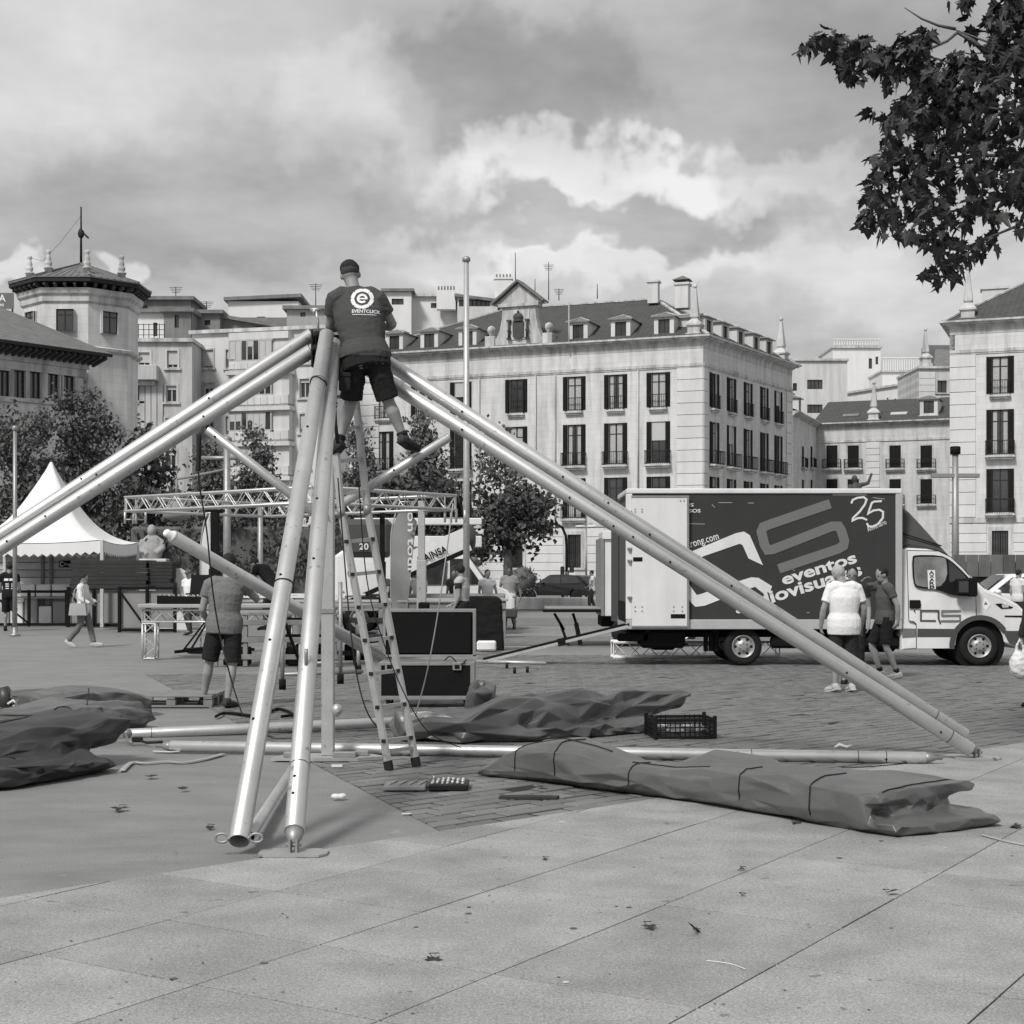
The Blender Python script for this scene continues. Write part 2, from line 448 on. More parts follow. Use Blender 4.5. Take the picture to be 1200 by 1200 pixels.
# ------------------------------------------------------------------ buildings
def ashlar(N, L, vec, val, math_, nz):
    tc = N.new('ShaderNodeTexCoord'); sp = N.new('ShaderNodeSeparateXYZ'); L.new(tc.outputs['Object'], sp.inputs[0])
    cb = N.new('ShaderNodeCombineXYZ'); L.new(sp.outputs[0], cb.inputs[0]); L.new(sp.outputs[2], cb.inputs[1])
    br = N.new('ShaderNodeTexBrick'); L.new(cb.outputs[0], br.inputs['Vector'])
    br.inputs['Scale'].default_value = 1; br.inputs['Brick Width'].default_value = 1.1; br.inputs['Row Height'].default_value = .52
    br.inputs['Mortar Size'].default_value = .012; br.inputs['Color1'].default_value = (1.02,)*3 + (1,); br.inputs['Color2'].default_value = (.94,)*3 + (1,)
    br.inputs['Mortar'].default_value = (.80,)*3 + (1,)
    b2 = N.new('ShaderNodeRGBToBW'); L.new(br.outputs['Color'], b2.inputs[0])
    return math_('MULTIPLY', val, b2.outputs[0])
def tiles(N, L, vec, val, math_, nz):
    sp = N.new('ShaderNodeSeparateXYZ'); L.new(vec, sp.inputs[0])
    w = math_('SINE', math_('MULTIPLY', sp.outputs[2], 26.0), 0.0)
    w2 = math_('SINE', math_('MULTIPLY', math_('ADD', sp.outputs[0], math_('MULTIPLY', sp.outputs[1], .4)), 18.0), 0.0)
    f = math_('ADD', math_('MULTIPLY', math_('MULTIPLY', w, w2), .14), 1.0)
    return math_('MULTIPLY', val, f)
M_STONE = mat('pale_ashlar', .66, .85, var=.06, scale=.7, streak=.24, extra=ashlar, spec=.2)
M_QUOIN = mat('quoin_stone', .645, .85, var=.06, scale=1.5, rand=.05, streak=.1, spec=.2)
M_TRIM = mat('stone_trim', .58, .85, var=.14, scale=.9, streak=.48, spec=.2)
M_TILE = mat('dark_roof_tile', .075, .8, var=.25, scale=1.3, extra=tiles, spec=.2)
M_TILE2 = mat('mid_roof_tile', .17, .8, var=.25, scale=1.5, extra=tiles, spec=.2)
M_SHUT = mat('dark_shutter', .014, .7, var=.2, scale=5, spec=.12)
M_FRAME = mat('dark_window_frame', .03, .6)
M_LFRAME = mat('pale_window_frame', .45, .6)
M_GLASS = mat('window_glass', .035, .06, var=.9, scale=.6, spec=1.0)  # strongly mottled base tone stands in for reflections in the panes
M_BLIND = mat('pale_blind', .5, .7, var=.06, scale=2)
M_IRON = mat('balcony_iron', .02, .6)
M_CURT = mat('curtain', .42, .9, var=.2, scale=6)
M_PLAST = mat('pale_plaster', .64, .88, var=.06, scale=.5, streak=.20, spec=.2)
M_PLAST2 = mat('stained_plaster', .52, .88, var=.10, scale=.6, streak=.38, spec=.2)
M_WHITE = mat('white_plaster', .74, .85, var=.04, scale=.6, streak=.08, spec=.2)
M_GREYB = mat('grey_render', .22, .9, var=.18, scale=.6, streak=.3, spec=.2)

def facade_M(p0, p1):
    p0 = Vector((p0[0], p0[1], 0)); p1 = Vector((p1[0], p1[1], 0)); x = (p1-p0).normalized()
    return frame(p0, x, Vector((-x.y, x.x, 0))), (p1-p0).length
def wall_grid(mb, u0, u1, z0, z1, holes, y=0.0):
    us = sorted({u0, u1} | {max(u0, min(u1, h[i])) for h in holes for i in (0, 1)}); zs = sorted({z0, z1} | {max(z0, min(z1, h[i])) for h in holes for i in (2, 3)})
    for a, b in zip(us, us[1:]):
        for c, d in zip(zs, zs[1:]):
            mu, mz = (a+b)/2, (c+d)/2
            if any(h[0] < mu < h[1] and h[2] < mz < h[3] for h in holes): continue
            mb.add([(a, y, c), (b, y, c), (b, y, d), (a, y, d)], [(0,1,2,3)])
    for h in holes:                                             # reveals
        a, b, c, d = h; e = y + .32
        mb.add([(a,y,c),(a,y,d),(a,e,d),(a,e,c)], [(0,1,2,3)]); mb.add([(b,y,c),(b,e,c),(b,e,d),(b,y,d)], [(0,1,2,3)])
        mb.add([(a,y,d),(b,y,d),(b,e,d),(a,e,d)], [(0,1,2,3)]); mb.add([(a,y,c),(a,e,c),(b,e,c),(b,y,c)], [(0,1,2,3)])

PROTO = {}
def window_meshes(kind, w, h, opts):
    key = (kind, round(w, 2), round(h, 2), tuple(sorted(opts.items())))
    if key in PROTO: return PROTO[key]
    P = []
    fr = MB(); t = .07
    fm = M_FRAME if opts.get('dark', True) else M_LFRAME
    fr.box(-w/2, -w/2+t, .16, .24, 0, h); fr.box(w/2-t, w/2, .16, .24, 0, h); fr.box(-w/2+t, w/2-t, .16, .24, h-t, h); fr.box(-w/2+t, w/2-t, .16, .24, 0, t)
    for i in range(1, opts.get('leaves', 2)):
        x = -w/2 + w*i/opts.get('leaves', 2); fr.box(x-.045, x+.045, .155, .235, t, h-t)
    if opts.get('transom'): fr.box(-w/2+t, w/2-t, .157, .237, h*.74-.03, h*.74+.03)
    P.append(('window', fr.mesh('window'), fm))
    nl = opts.get('leaves', 2)
    for i in range(nl):
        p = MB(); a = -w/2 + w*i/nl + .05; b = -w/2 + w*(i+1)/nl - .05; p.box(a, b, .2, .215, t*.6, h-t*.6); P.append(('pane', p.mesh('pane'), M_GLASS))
    if opts.get('shut'):
        sw = opts['shut']
        for s in (-1, 1):
            p = MB(); x0, x1 = sorted((s*(w/2-.02), s*(w/2 - .02 - sw))) if opts.get('inset') else sorted((s*w/2, s*(w/2+sw)))
            p.box(x0, x1, -.05, .0 if not opts.get('inset') else .02, .02, h)
            n = 14
            for k in range(n):
                z = .12 + (h-.24)*k/n; p.box(x0+.05, x1-.05, -.07, -.05, z, z + (h-.24)/n*.6)
            P.append(('shutter', p.mesh('shutter'), M_SHUT))
    if opts.get('closed'):
        p = MB(); p.box(-w/2+.01, w/2-.01, .02, .08, .02, h-.02)
        for k in range(5): x = -w/2 + w*(k+.5)/5; p.box(x-.01, x+.01, .0, .02, .02, h-.02)
        P.append(('shutter', p.mesh('shutter'), M_SHUT))
    if opts.get('blind'):
        p = MB(); bh = h*opts['blind']; p.box(-w/2+.03, w/2-.03, .10, .14, h-bh, h-.01); P.append(('blind', p.mesh('blind'), M_BLIND))
    if opts.get('curt'):
        p = MB()
        for s in (-1, 1):
            n = 6; pts = []
            for k in range(n+1):
                x = s*(w/2-.08) - s*(w*opts['curt'])*k/n; pts.append((x, .192 + .006*(k % 2)))
            for q in range(n):
                (xa, ya), (xb, yb) = pts[q], pts[q+1]; p.add([(xa, ya, .1), (xb, yb, .1), (xb, yb, h-.1), (xa, ya, h-.1)], [(0,1,2,3)])
        P.append(('curtain', p.mesh('curtain'), M_CURT))
    if opts.get('balc'):
        bw = w/2 + opts.get('bx', .45); bd = opts['balc']; rh = opts.get('rail', 1.05)
        p = MB(); p.cbox(-bw-.08, bw+.08, -bd-.06, -.005, -.28, -.12, .03); p.cbox(-bw+.05, bw-.05, -bd+.05, -.007, -.42, -.285, .03)
        P.append(('balcony_slab', p.mesh('balcony_slab'), M_TRIM))
        p = MB(); n = max(5, int(bw*2/.17))
        for k in range(n+1):
            x = -bw + 2*bw*k/n; p.beam((x, -bd, -.12), (x, -bd, rh), .03, .03)
        for s in (-1, 1):
            for k in range(1, max(2, int(bd/.2))+1):
                y = -bd + bd*k/(max(2, int(bd/.2))+.6); p.beam((s*bw, y, -.12), (s*bw, y, rh), .03, .03)
            p.beam((s*bw, -bd, rh), (s*bw, 0, rh), .05, .05); p.beam((s*bw, -bd, .02), (s*bw, 0, .02), .04, .04)
        p.beam((-bw-.02, -bd, rh), (bw+.02, -bd, rh), .05, .06); p.beam((-bw, -bd, .02), (bw, -bd, .02), .04, .04)
        P.append(('balcony_railing', p.mesh('balcony_railing'), M_IRON))
    if opts.get('trim'):
        p = MB(); tw = opts['trim']; ow = w/2
        p.box(-ow-tw, -ow, -.06, -.002, -.02, h+tw); p.box(ow, ow+tw, -.06, -.002, -.02, h+tw); p.box(-ow, ow, -.06, -.002, h, h+tw)
        p.box(-ow-tw-.1, ow+tw+.1, -.16, -.002, -.18, -.02)
        P.append(('surround', p.mesh('surround'), M_TRIM))
    for (_, me, m_) in P: me.materials.append(m_)
    PROTO[key] = P
    return P
def put_window(parent, M, u, z, w, h, **opts):
    P = window_meshes('w', w, h, opts); MW = M @ TR(u, 0, z)
    o = link('window', P[0][1], parent, MW)
    for (nm, me, _) in P[1:]: link(nm, me, o, MW)
    return o
def ray_u(M, px):
    """distance along a facade where photo column px meets it"""
    o = M.translation; d = M.col[0].to_3d(); k = (px-600)/F
    return (k*o.y - o.x) / (d.x - k*d.y)
def zrow(M, u, py):
    p = M @ Vector((u, 0, 0)); return H - (py-HY)/F*p.y

# ---- palace: used twice
ZC = 21.65
def cornice(mb, u0, u1, z0, e0=0.0, e1=0.0, s=1.0):
    for (d, a, b) in ((.10, 0, .12), (.25, .12, .26), (.55, .26, .40), (.75, .40, .55)):
        mb.box(u0 - (d if e0 else 0), u1 + (d if e1 else 0), -d*s, .3, z0+a*s, z0+b*s - .002)
def obelisk_mb(s=1.0):
    p = MB(); q = math.pi/4
    p.lathe([(.95*s, 0), (.95*s, .35*s), (.75*s, .4*s), (.75*s, .9*s), (.95*s, 1.0*s), (.95*s, 1.15*s), (.5*s, 1.5*s)], 4, smooth=False, rot=q)
    p.lathe([(.5*s, 1.5*s), (.35*s, 1.62*s), (.5*s, 1.75*s), (.5*s, 1.85*s), (.16*s, 4.2*s)], 4, smooth=False, rot=q)
    p.lathe([(.05*s, 4.2*s), (.17*s, 4.28*s), (.2*s, 4.4*s), (.17*s, 4.52*s), (.03*s, 4.62*s)], 10)
    return p
def dormer(parent, M, w, h, d, name='dormer'):
    """small roofed dormer; M at the middle of its front bottom, y pointing into the roof"""
    p = MB(); ww = w*.29
    wall_grid(p, -w/2, w/2, 0, h, [(-ww, ww, .35, h-.22)])
    p.box(-w/2, -w/2+.1, .005, d, .01, h); p.box(w/2-.1, w/2, .005, d, .01, h)
    p.box(-w/2-.12, w/2+.12, -.1, -.004, .0, .13)
    o = p.build(name, M_PLAST, parent, M)
    r = MB(); e = .22; rh = w*.26
    r.add([(-w/2-e, -e, h), (w/2+e, -e, h), (w/2+e, d, h), (-w/2-e, d, h), (0, w*.45, h+rh), (0, d, h+rh)],
          [(0,1,4), (1,2,5,4), (2,3,5), (3,0,4,5), (3,2,1,0)])
    r.box(-w/2-e, w/2+e, -e, -e+.05, h-.08, h-.003)
    r.build('dormer_roof', M_TILE2, o, M)
    hip = MB()
    for s in (-1, 1): hip.beam((s*(w/2+e), -e, h+.04), (0, w*.45, h+rh+.04), .14, .08)
    hip.beam((0, w*.45, h+rh+.04), (0, d, h+rh+.04), .14, .08)
    hip.build('ridge_tile', M_TRIM, o, M)
    f = MB(); f.box(-ww, ww, .12, .18, .35, .42); f.box(-ww, ww, .12, .18, h-.3, h-.225); 
    for x in (-ww+.03, 0, ww-.03): f.box(x-.035, x+.035, .119, .181, .42, h-.3)
    f.build('window_frame', M_FRAME, o, M)
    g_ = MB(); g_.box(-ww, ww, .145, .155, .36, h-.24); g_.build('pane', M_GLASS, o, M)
    return o
def quoins(parent, M, u0, u1, z0, z1, step=.93, alt=.0, proud=.09):
    n = int((z1-z0)/step); hh = (z1-z0)/n
    key = ('q', round(u1-u0, 2), round(hh, 3))
    for k in range(n):
        if key not in PROTO:
            q = MB(); q.cbox(0, u1-u0, -proud, -.001, .02, hh-.02, .025); me = q.mesh('quoin'); me.materials.append(M_QUOIN); PROTO[key] = me
        link('quoin', PROTO[key], parent, M @ TR(u0, 0, z0+k*hh))

def palace(label, A, B, C, Dp, fr_cols, sd_cols, fr_quoin, dorm_f, dorm_s, pediment=None, left_quoin=True, ridge=26.9):
    """A left front corner, B right front corner, C far right corner, Dp far left corner (plan points)"""
    o = thing('palace', label, 'building', (B.x, B.y, 0))
    Z = [(6.35, 9.8, 'b1'), (10.95, 14.5, 'b2'), (15.75, 18.7, 'b3')]
    MF, LF = facade_M(A, B)
    facs = [(MF, LF, fr_cols, 0)]
    if C is not None:
        MS, LS = facade_M(B, C); facs.append((MS, LS, sd_cols, 1))
    for (M, Lw, cols, side) in facs:
        holes = []; wins = []
        ww = 1.25
        for ci, u in enumerate(cols):
            for ri, (a, b, _) in enumerate(Z):
                holes.append((u-ww/2, u+ww/2, a, b)); wins.append((u, a, b, ri, ci))
            holes.append((u-.62, u+.62, 2.0, 4.9))
        wb = MB(); wall_grid(wb, 0, Lw, 0, 20.9, holes)
        wall = wb.build('wall', M_STONE, o, M)
        for (u, a, b, ri, ci) in wins:
            op = dict(leaves=2, transom=1, shut=.42 if not side else .40, balc=.55 if ri != 2 else .30, bx=.45 if ri < 2 else .12 if not side else .1)
            if (ri*3+ci*2+side) % 5 in (1, 3, 4): op['curt'] = .24 if (ri+ci) % 2 else .38
            if (ri*5+ci*3+side) % 7 == 2: op['blind'] = .45
            put_window(o, M, u, a, ww, b-a, **op)
        for u in cols:
            g_ = put_window(o, M, u, 2.0, 1.24, 2.9, leaves=2, trim=.28)
            br = MB()
            for k in range(7): x = -.55+1.1*k/6; br.beam((x, .05, .02), (x, .05, 2.88), .03, .03)
            for z in (.5, 1.45, 2.4): br.beam((-.62, .05, z), (.62, .05, z), .03, .03)
            br.build('window_grille', M_IRON, g_, M @ TR(u, 0, 2.0))
        t2_ = MB(); t2_.box(0, Lw, -.12, -.003, 19.1, 19.35); t2_.box(0, Lw, -.07, -.003, 18.98, 19.1-.002); t3_ = MB(); t3_.box(0, Lw, -.10, -.003, 5.55, 5.95); t3_.build('plinth_band', M_TRIM, o, M); t = MB()
        cornice(t, 0, Lw, 21.1-.0, e0=(side == 0), e1=True)
        t.box(0, Lw, -.03, -.003, 20.6, 21.1)
        t.build('cornice', M_TRIM, o, M)
        t2_.build('string_course', M_TRIM, o, M)
        n = int(Lw/1.0)
        # rusticated courses of the ground floor
        for k in range(7):
            z0 = .25 + k*.74; us = [0] + sum([[u-1.0, u+1.0] for u in cols], []) + [Lw]
            for a, b in zip(us[::2], us[1::2]):
                if b - a > .3:
                    q = MB(); q.cbox(a+.02, b-.02, -.07, -.001, z0+.02, z0+.72, .02); q.build('stone_course', M_QUOIN, wall, M)
        if side == 0:
            quoins(wall, M, Lw-fr_quoin, Lw-.002, 5.97, 18.97)
            if left_quoin: quoins(wall, M, .002, fr_quoin, 5.97, 18.97)
        else:
            quoins(wall, M, .0, 1.0, 5.97, 18.97); quoins(wall, M, Lw-1.6, Lw-.002, 5.97, 18.97)
    # body behind the walls and hipped roof
    Cp = C if C is not None else Dp[0]
    D = Dp if C is not None else Dp[1]
    cen = (A+B+Cp+D)/4
    def inset(p, d): return p + (cen-p).normalized()*d
    core = MB(); q = [inset(p, .75) for p in (A, B, Cp, D)]
    core.prism([(p.x, p.y) for p in q], .05, 21.3); core.build('core', M_GREYB, o, world=True)
    r = MB(); q = [p + (p-cen).normalized()*.6 for p in (A, B, Cp, D)]
    ml, mr_ = (q[0]+q[3])/2, (q[1]+q[2])/2; wd = (q[1]-q[2]).length/2
    ax = (mr_-ml).normalized(); hl = ml + ax*wd*.85; hr = mr_ - ax*wd*.85
    r.add([(p.x, p.y, ZC+.01) for p in q] + [(hl.x, hl.y, ridge), (hr.x, hr.y, ridge)], [(0,1,5,4), (1,2,5), (2,3,4,5), (3,0,4), (3,2,1,0)])
    roof = r.build('roof', M_TILE, o, world=True)
    h_ = MB()
    for a, b in ((q[0], hl), (q[1], hr), (q[2], hr)): h_.beam((a.x, a.y, ZC+.08), (b.x, b.y, ridge+.06), .3, .14)
    h_.beam((hl.x, hl.y, ridge+.06), (hr.x, hr.y, ridge+.06), .3, .14)
    h_.build('ridge_tile', M_TRIM, roof, world=True)
    for u in dorm_f: dormer(o, MF @ TR(u, .55, ZC+.05), 1.75, 1.85, 3.2)
    if C is not None:
        for u in dorm_s: dormer(o, MS @ TR(u, .55, ZC+.05), 1.75, 1.85, 3.2)
    return o, MF, LF

B = Vector((16.18, 130.0, 0)); A = Vector((-14.35, 141.9, 0)); C = Vector((27.06, 148.5, 0))
Dd = A + (C - B) * 1.0
MF0, LF0 = facade_M(A, B); MS0, LS0 = facade_M(B, C)
pal, MF, LF = palace('long pale stone palace with hipped dark roof, dormers and crested gable', A, B, C, Dd,
    [ray_u(MF0, p) for p in (449, 494, 540, 605, 673, 721.5, 771.5)], [ray_u(MS0, p) for p in (837, 857, 876.5, 895.5, 912)], 2.3,
    [ray_u(MF0, p) for p in (459, 500, 545, 675, 725, 776)], [ray_u(MS0, p) for p in (838, 857, 875, 893, 908)])
ob = obelisk_mb(1.0); me_ob = ob.mesh('obelisk'); me_ob.materials.append(M_TRIM)
for (M_, u) in ((MF, LF-.9), (MS0, LS0-.9)): link('obelisk', me_ob, pal, M_ @ TR(u, .75, ZC-.05))
# crested gable over the middle of the front
def gable(par, M, u):
    G = M @ TR(u, .35, ZC) @ Matrix.Diagonal((.66, 1, .80, 1))
    p = MB()
    prof = [(-4.9, 0), (4.9, 0), (4.9, .75), (4.4, .8), (3.2, 1.0), (2.75, 1.9), (2.45, 3.1), (2.35, 4.35), (-2.35, 4.35), (-2.45, 3.1), (-2.75, 1.9), (-3.2, 1.0), (-4.4, .8), (-4.9, .75)]
    X = Matrix(((1,0,0,0), (0,0,1,0), (0,1,0,0), (0,0,0,1)))
    p.prism(prof, -.35, .5, X)
    p.prism([(-2.9, 4.36), (2.9, 4.36), (2.9, 4.7), (-2.9, 4.7)], -.6, .5, X)
    p.prism([(-3.4, 4.72), (3.4, 4.72), (0, 6.9)], -.45, .7, X)
    p.prism([(-1.55, .7), (1.55, .7), (1.55, 4.0), (-1.55, 4.0)], -.42, -.352, X)
    o = p.build('gable', M_TRIM, par, G)
    r = MB()
    for s in (-1, 1): r.beam((s*3.7, -.1, 4.8), (0, -.1, 7.2), 1.5, .22)
    r.build('gable_roof', M_TILE2, o, G)
    c = MB()
    X2 = Matrix(((1,0,0,0), (0,0,1,-.5), (0,1,0,0), (0,0,0,1)))
    sh = [(-.75, 1.0), (0, .72), (.75, 1.0), (.78, 2.7), (-.78, 2.7)]
    c.prism(sh, -.08, .075, X2)
    c.ell((0, -.55, 3.2), .72, .22, .45); c.box(-.6, .6, -.72, -.42, 2.72, 2.9); c.ell((0, -.55, 3.75), .14, .14, .16)
    for s in (-1, 1):
        c.cyl((s*1.3, -.55, .75), (s*1.3, -.55, 2.7), .17); c.box(s*1.3-.28, s*1.3+.28, -.7, -.42, 2.7, 2.9); c.box(s*1.3-.28, s*1.3+.28, -.7, -.42, .72, .9)
        c.ell((s*1.3, -.55, 1.7), .3, .2, .12)
    c.build('crest', mat('dark_bronze', .07, .6, var=.3, scale=3), o, G)
    for s in (-1, 1):
        b = MB(); b.cbox(s*4.15-.7, s*4.15+.7, -.55, .6, -.0, 1.25, .06); b.lathe([(.35, 1.25), (.28, 1.45), (.5, 1.7), (.56, 2.0), (.45, 2.3), (.1, 2.48)], 12, (s*4.15, 0, 0))
        b.build('ball_finial', M_TRIM, o, G)
gable(pal, MF, ray_u(MF, 608))
def chimney(par, M, w, d, h, cap=True):
    p = MB(); p.box(-w/2, w/2, -d/2, d/2, 0, h); p.box(-w/2-.12, w/2+.12, -d/2-.12, d/2+.12, h+.002, h+.2); o = p.build('chimney', M_PLAST, par, M)
    if cap:
        r = MB(); r.lathe([(w*.95, h+.45), (.05, h+.9)], 4, smooth=False, rot=math.pi/4)
        for a in (-1, 1):
            for b in (-1, 1): r.beam((a*w*.4, b*d*.4, h+.2), (a*w*.4, b*d*.4, h+.46), .1, .1)
        r.build('chimney_cap', M_TILE2, o, M)
for (px, py, Y, w, h, cp) in ((766, 356, 141, .95, 1.9, False), (800, 362, 139, 1.2, 2.1, True)):
    q = at(px, py, Y); chimney(pal, TR(*q) @ rotz(-.3), w, w, h, cp)
def antenna(par, base, h, k=0):
    p = MB(); b = Vector(base); p.cyl(b, b+Vector((0, 0, h)), .05, .03, 6)
    if k:
        for i in range(4): z = h*.92 - i*.16; p.beam(b+Vector((-.5+.06*i, 0, z)), b+Vector((.5-.06*i, 0, z)), .04, .04)
        p.beam(b+Vector((0, -.1, h*.92)), b+Vector((0, -.1, h*.92-.6)), .04, .04)
    return p.build('antenna', M_IRON, par, world=True)
for (px, y0, y1, Y, k) in ((604, 340, 296, 150, 0), (627, 352, 327, 150, 0), (643, 352, 307, 150, 1), (655, 352, 338, 150, 1), (700, 350, 333, 141, 0)):
    antenna(pal, at(px, y0, Y), (y0-y1)/F*Y, k)
fp = MB(); q = MF @ Vector((ray_u(MF, 668), -.3, 20.8)); fp.cyl(q, q+Vector((0, 0, 4.4)), .07, .05, 8); fp.build('flagpole', M_TRIM, pal, world=True)

for px in (562, 628, 651, 748):
    q = MB(); u = ray_u(MF, px); q.cyl((u, -.12, 5.96), (u, -.12, 18.95), .07, n=8); q.build('downpipe', M_TRIM, pal, MF)
# right-hand palace, cut by the frame
B2 = at(1113, 670, 123.0); B2.z = 0; dr = (B-A).normalized()
B2e = B2 + dr*30
M2, L2 = facade_M(B2, B2e)
bk = Vector((-dr.y, dr.x, 0))*18
cols2 = [ray_u(M2, p) for p in (1172, 1243, 1310)]
pal2, MP2, LP2 = palace('pale stone palace corner at the right edge with quoins and an obelisk', B2, B2e, None, (B2e+bk, B2+bk), cols2, [], 2.0, [ray_u(M2, p) for p in (1225, 1290)], [])
link('obelisk', me_ob, pal2, MP2 @ TR(1.35, .85, ZC-.05))
# its left flank
MS2, LS2 = facade_M(B2+bk*.9, B2)
w_ = MB(); w_.box(0, LS2, 0.0, .4, 0, 21.1); w_.build('side_wall', M_STONE, pal2, MS2)
e_ = MB(); cornice(e_, 0, LS2, 21.1, 0, 0); e_.build('side_cornice', M_TRIM, pal2, MS2)
chimney(pal2, TR(*at(1175, 362, 131)) @ rotz(-.3), 3.4, 1.6, 1.6, False)

# ---- arcaded block between the palaces
def midblock():
    P0 = at(1000, 670, 171); P0.z = 0
    M, L_ = facade_M(at(957, 670, 172.0).xy, at(1128, 670, 166).xy)
    o = thing('stone_block', 'lower stone block with closed dark shutters between the two palaces', 'building', M.translation)
    zt = zrow(M, 0, 497)
    holes = []; W = []
    for px in (975, 1000, 1049, 1085.5):
        u = ray_u(M, px)
        for (ya, yb) in ((522, 548), (561.5, 590)):
            z0 = zrow(M, u, yb); z1 = zrow(M, u, ya); holes.append((u-.62, u+.62, z0, z1)); W.append((u, z0, z1))
        holes.append((u-.9, u+.9, .1, 4.2))
    p = MB(); wall_grid(p, 0, L_, 0, zt-.4, holes); wall = p.build('wall', mat('grey_ashlar', .60, .85, var=.08, scale=.7, streak=.25, extra=ashlar), o, M)
    for (u, a, b) in W: put_window(o, M, u, a, 1.24, b-a, closed=1, balc=.4, bx=.35, rail=.9, trim=.16)
    t = MB(); cornice(t, 0, L_, zt-.45, 0, 0, .9); t.box(0, L_, -.1, -.003, zt-2.15, zt-1.9); t.build('cornice', M_TRIM, o, M)
    up = ray_u(M, 1015); uq = ray_u(M, 1031); quoins(wall, M, up, uq, .1, zt-2.2, .7, proud=.12)
    link('obelisk', me_ob, o, M @ TR((up+uq)/2, .7, zt))
    r = MB(); d = 9; r.add([(-.4, -.5, zt+.06), (L_+1, -.5, zt+.06), (L_+1, d, zt+3.4), (-.4, d, zt+3.4), (L_+1, d, 0), (-.4, d, 0)], [(0,1,2,3), (3,2,4,5)])
    rf = r.build('roof', M_TILE, o, M)
    for (px, py) in ((993, 487), (1050, 485)):
        u = ray_u(M, px); s = MB(); s.M = Matrix.Rotation(math.atan2(3.34, 9.5), 4, 'X'); s.box(-.9, .9, -.5, .5, .03, .12)
        s.build('skylight', M_BLIND if px > 1000 else M_GREYB, rf, M @ TR(u, 2.2, zt+1.0))
    dormer(o, M @ TR(ray_u(M, 1087), 1.0, zt+.5), 1.9, 1.9, 3.5)
    # narrow return wing towards the left palace
    M3, L3 = facade_M(at(929, 670, 158).xy, at(957, 670, 172).xy)
    ho = []; W = []
    for px in (941, 951):
        u = ray_u(M3, px)
        for (ya, yb) in ((523, 547), (562, 588)):
            z0 = zrow(M3, u, yb); z1 = zrow(M3, u, ya); ho.append((u-.6, u+.6, z0, z1)); W.append((u, z0, z1))
    p = MB(); wall_grid(p, 0, L3, 0, zt-.4, ho); p.build('wing_wall', MATS['grey_ashlar'], o, M3)
    for (u, a, b) in W: put_window(o, M3, u, a, 1.2, b-a, closed=1, balc=.4, bx=.35, rail=.9)
    t = MB(); cornice(t, 0, L3, zt-.45, 0, 0, .9); t.build('wing_cornice', M_TRIM, o, M3)
    r = MB(); r.add([(0, -.5, zt+.08), (L3+.5, -.5, zt+.08), (L3+.5, 7, zt+3.2), (0, 7, zt+3.2)], [(0,1,2,3)]); r.build('wing_roof', M_TILE, o, M3)
    for px in (934, 944): dormer(o, M3 @ TR(ray_u(M3, px), .6, zt+.2), 1.5, 1.9, 2.5)
midblock()

def plain_block(name, label, px0, px1, ytop, Y, depth, m, wins=(), Yr=None, band=None, quoin_px=None, wkw=None, roofm=None, group=None):
    """flat-roofed block; wins = (px, ytop, ybottom, width in px)"""
    p0 = at(px0, 670, Y); p1 = at(px1, 670, Yr or Y); M, L_ = facade_M(p0.xy, p1.xy)
    o = thing(name, label, 'building', (p0.x, p0.y, 0), group=group)
    zt = zrow(M, 0, ytop)
    holes = []; W = []
    for (px, ya, yb, wp) in wins:
        u = ray_u(M, px); w = wp/F*Y; z0 = zrow(M, u, yb); z1 = zrow(M, u, ya); holes.append((u-w/2, u+w/2, z0, z1)); W.append((u, z0, w, z1-z0))
    p = MB(); wall_grid(p, 0, L_, 0, zt, holes); p.box(0, L_, .34, depth, 0, zt-.01)
    p.box(0, .34, .003, .34, 0, zt-.01); p.box(L_-.34, L_, .003, .34, 0, zt-.01)
    wall = p.build('wall', m, o, M)
    kw = dict(leaves=2, dark=False); kw.update(wkw or {})
    for i, (u, z0, w, h) in enumerate(W):
        k2 = dict(kw)
        if 'blinds' in k2: bl = k2.pop('blinds'); k2['blind'] = bl[i % len(bl)]
        put_window(o, M, u, z0, w, h, **k2)
    t = MB(); t.box(-.15, L_+.15, -.3, depth+.1, zt+.003, zt+.28); t.build('parapet', band or M_TRIM, o, M)
    return o, M, L_, zt

# pale blocks stepping up behind
plain_block('pale_house', 'pale block with dark strip windows behind the lower stone roof', 926, 993, 423, 200, 12, M_PLAST,
            [(955, 445, 456, 18), (931, 449, 458, 6), (955, 474, 484, 18)], wkw=dict(dark=True, leaves=4))
o_, M_, L_, zt_ = plain_block('white_house', 'white terraced house with roof balustrade high behind the blocks', 976, 1032, 408, 225, 10, M_WHITE,
            [(1020, 420, 432, 4), (1028, 418, 427, 4)], wkw=dict(dark=True, leaves=1))
bl = MB()
for k in range(18): x = .3 + k*(L_-.6)/17; bl.lathe([(.1, 0), (.16, .3), (.07, .75), (.12, .95)], 6, (x, .2, zt_+.28))
bl.box(0, L_, .05, .35, zt_+1.24, zt_+1.4); bl.build('balustrade', M_WHITE, o_, M_)
plain_block('white_house', 'stepped white house wing with sloping dark line, below the balustrade', 992, 1070, 462, 212, 8, M_WHITE,
            [(1040, 466, 472, 3), (1049, 467, 473, 3), (1058, 468, 474, 3)], wkw=dict(dark=True, leaves=1), Yr=200)
o_, M_, L_, zt_ = plain_block('white_house', 'white house with low terrace railing left of the grey obelisk block', 1034, 1078, 436, 215, 8, M_WHITE, [(1067, 445, 462, 5)], wkw=dict(dark=True, leaves=1))
bl = MB()
for k in range(16): x = .2 + k*(L_-.4)/15; bl.beam((x, .1, zt_+.28), (x, .1, zt_+1.9), .16, .16)
bl.box(0, L_, -.05, .25, zt_+1.9, zt_+2.1); bl.build('balustrade', M_WHITE, o_, M_)
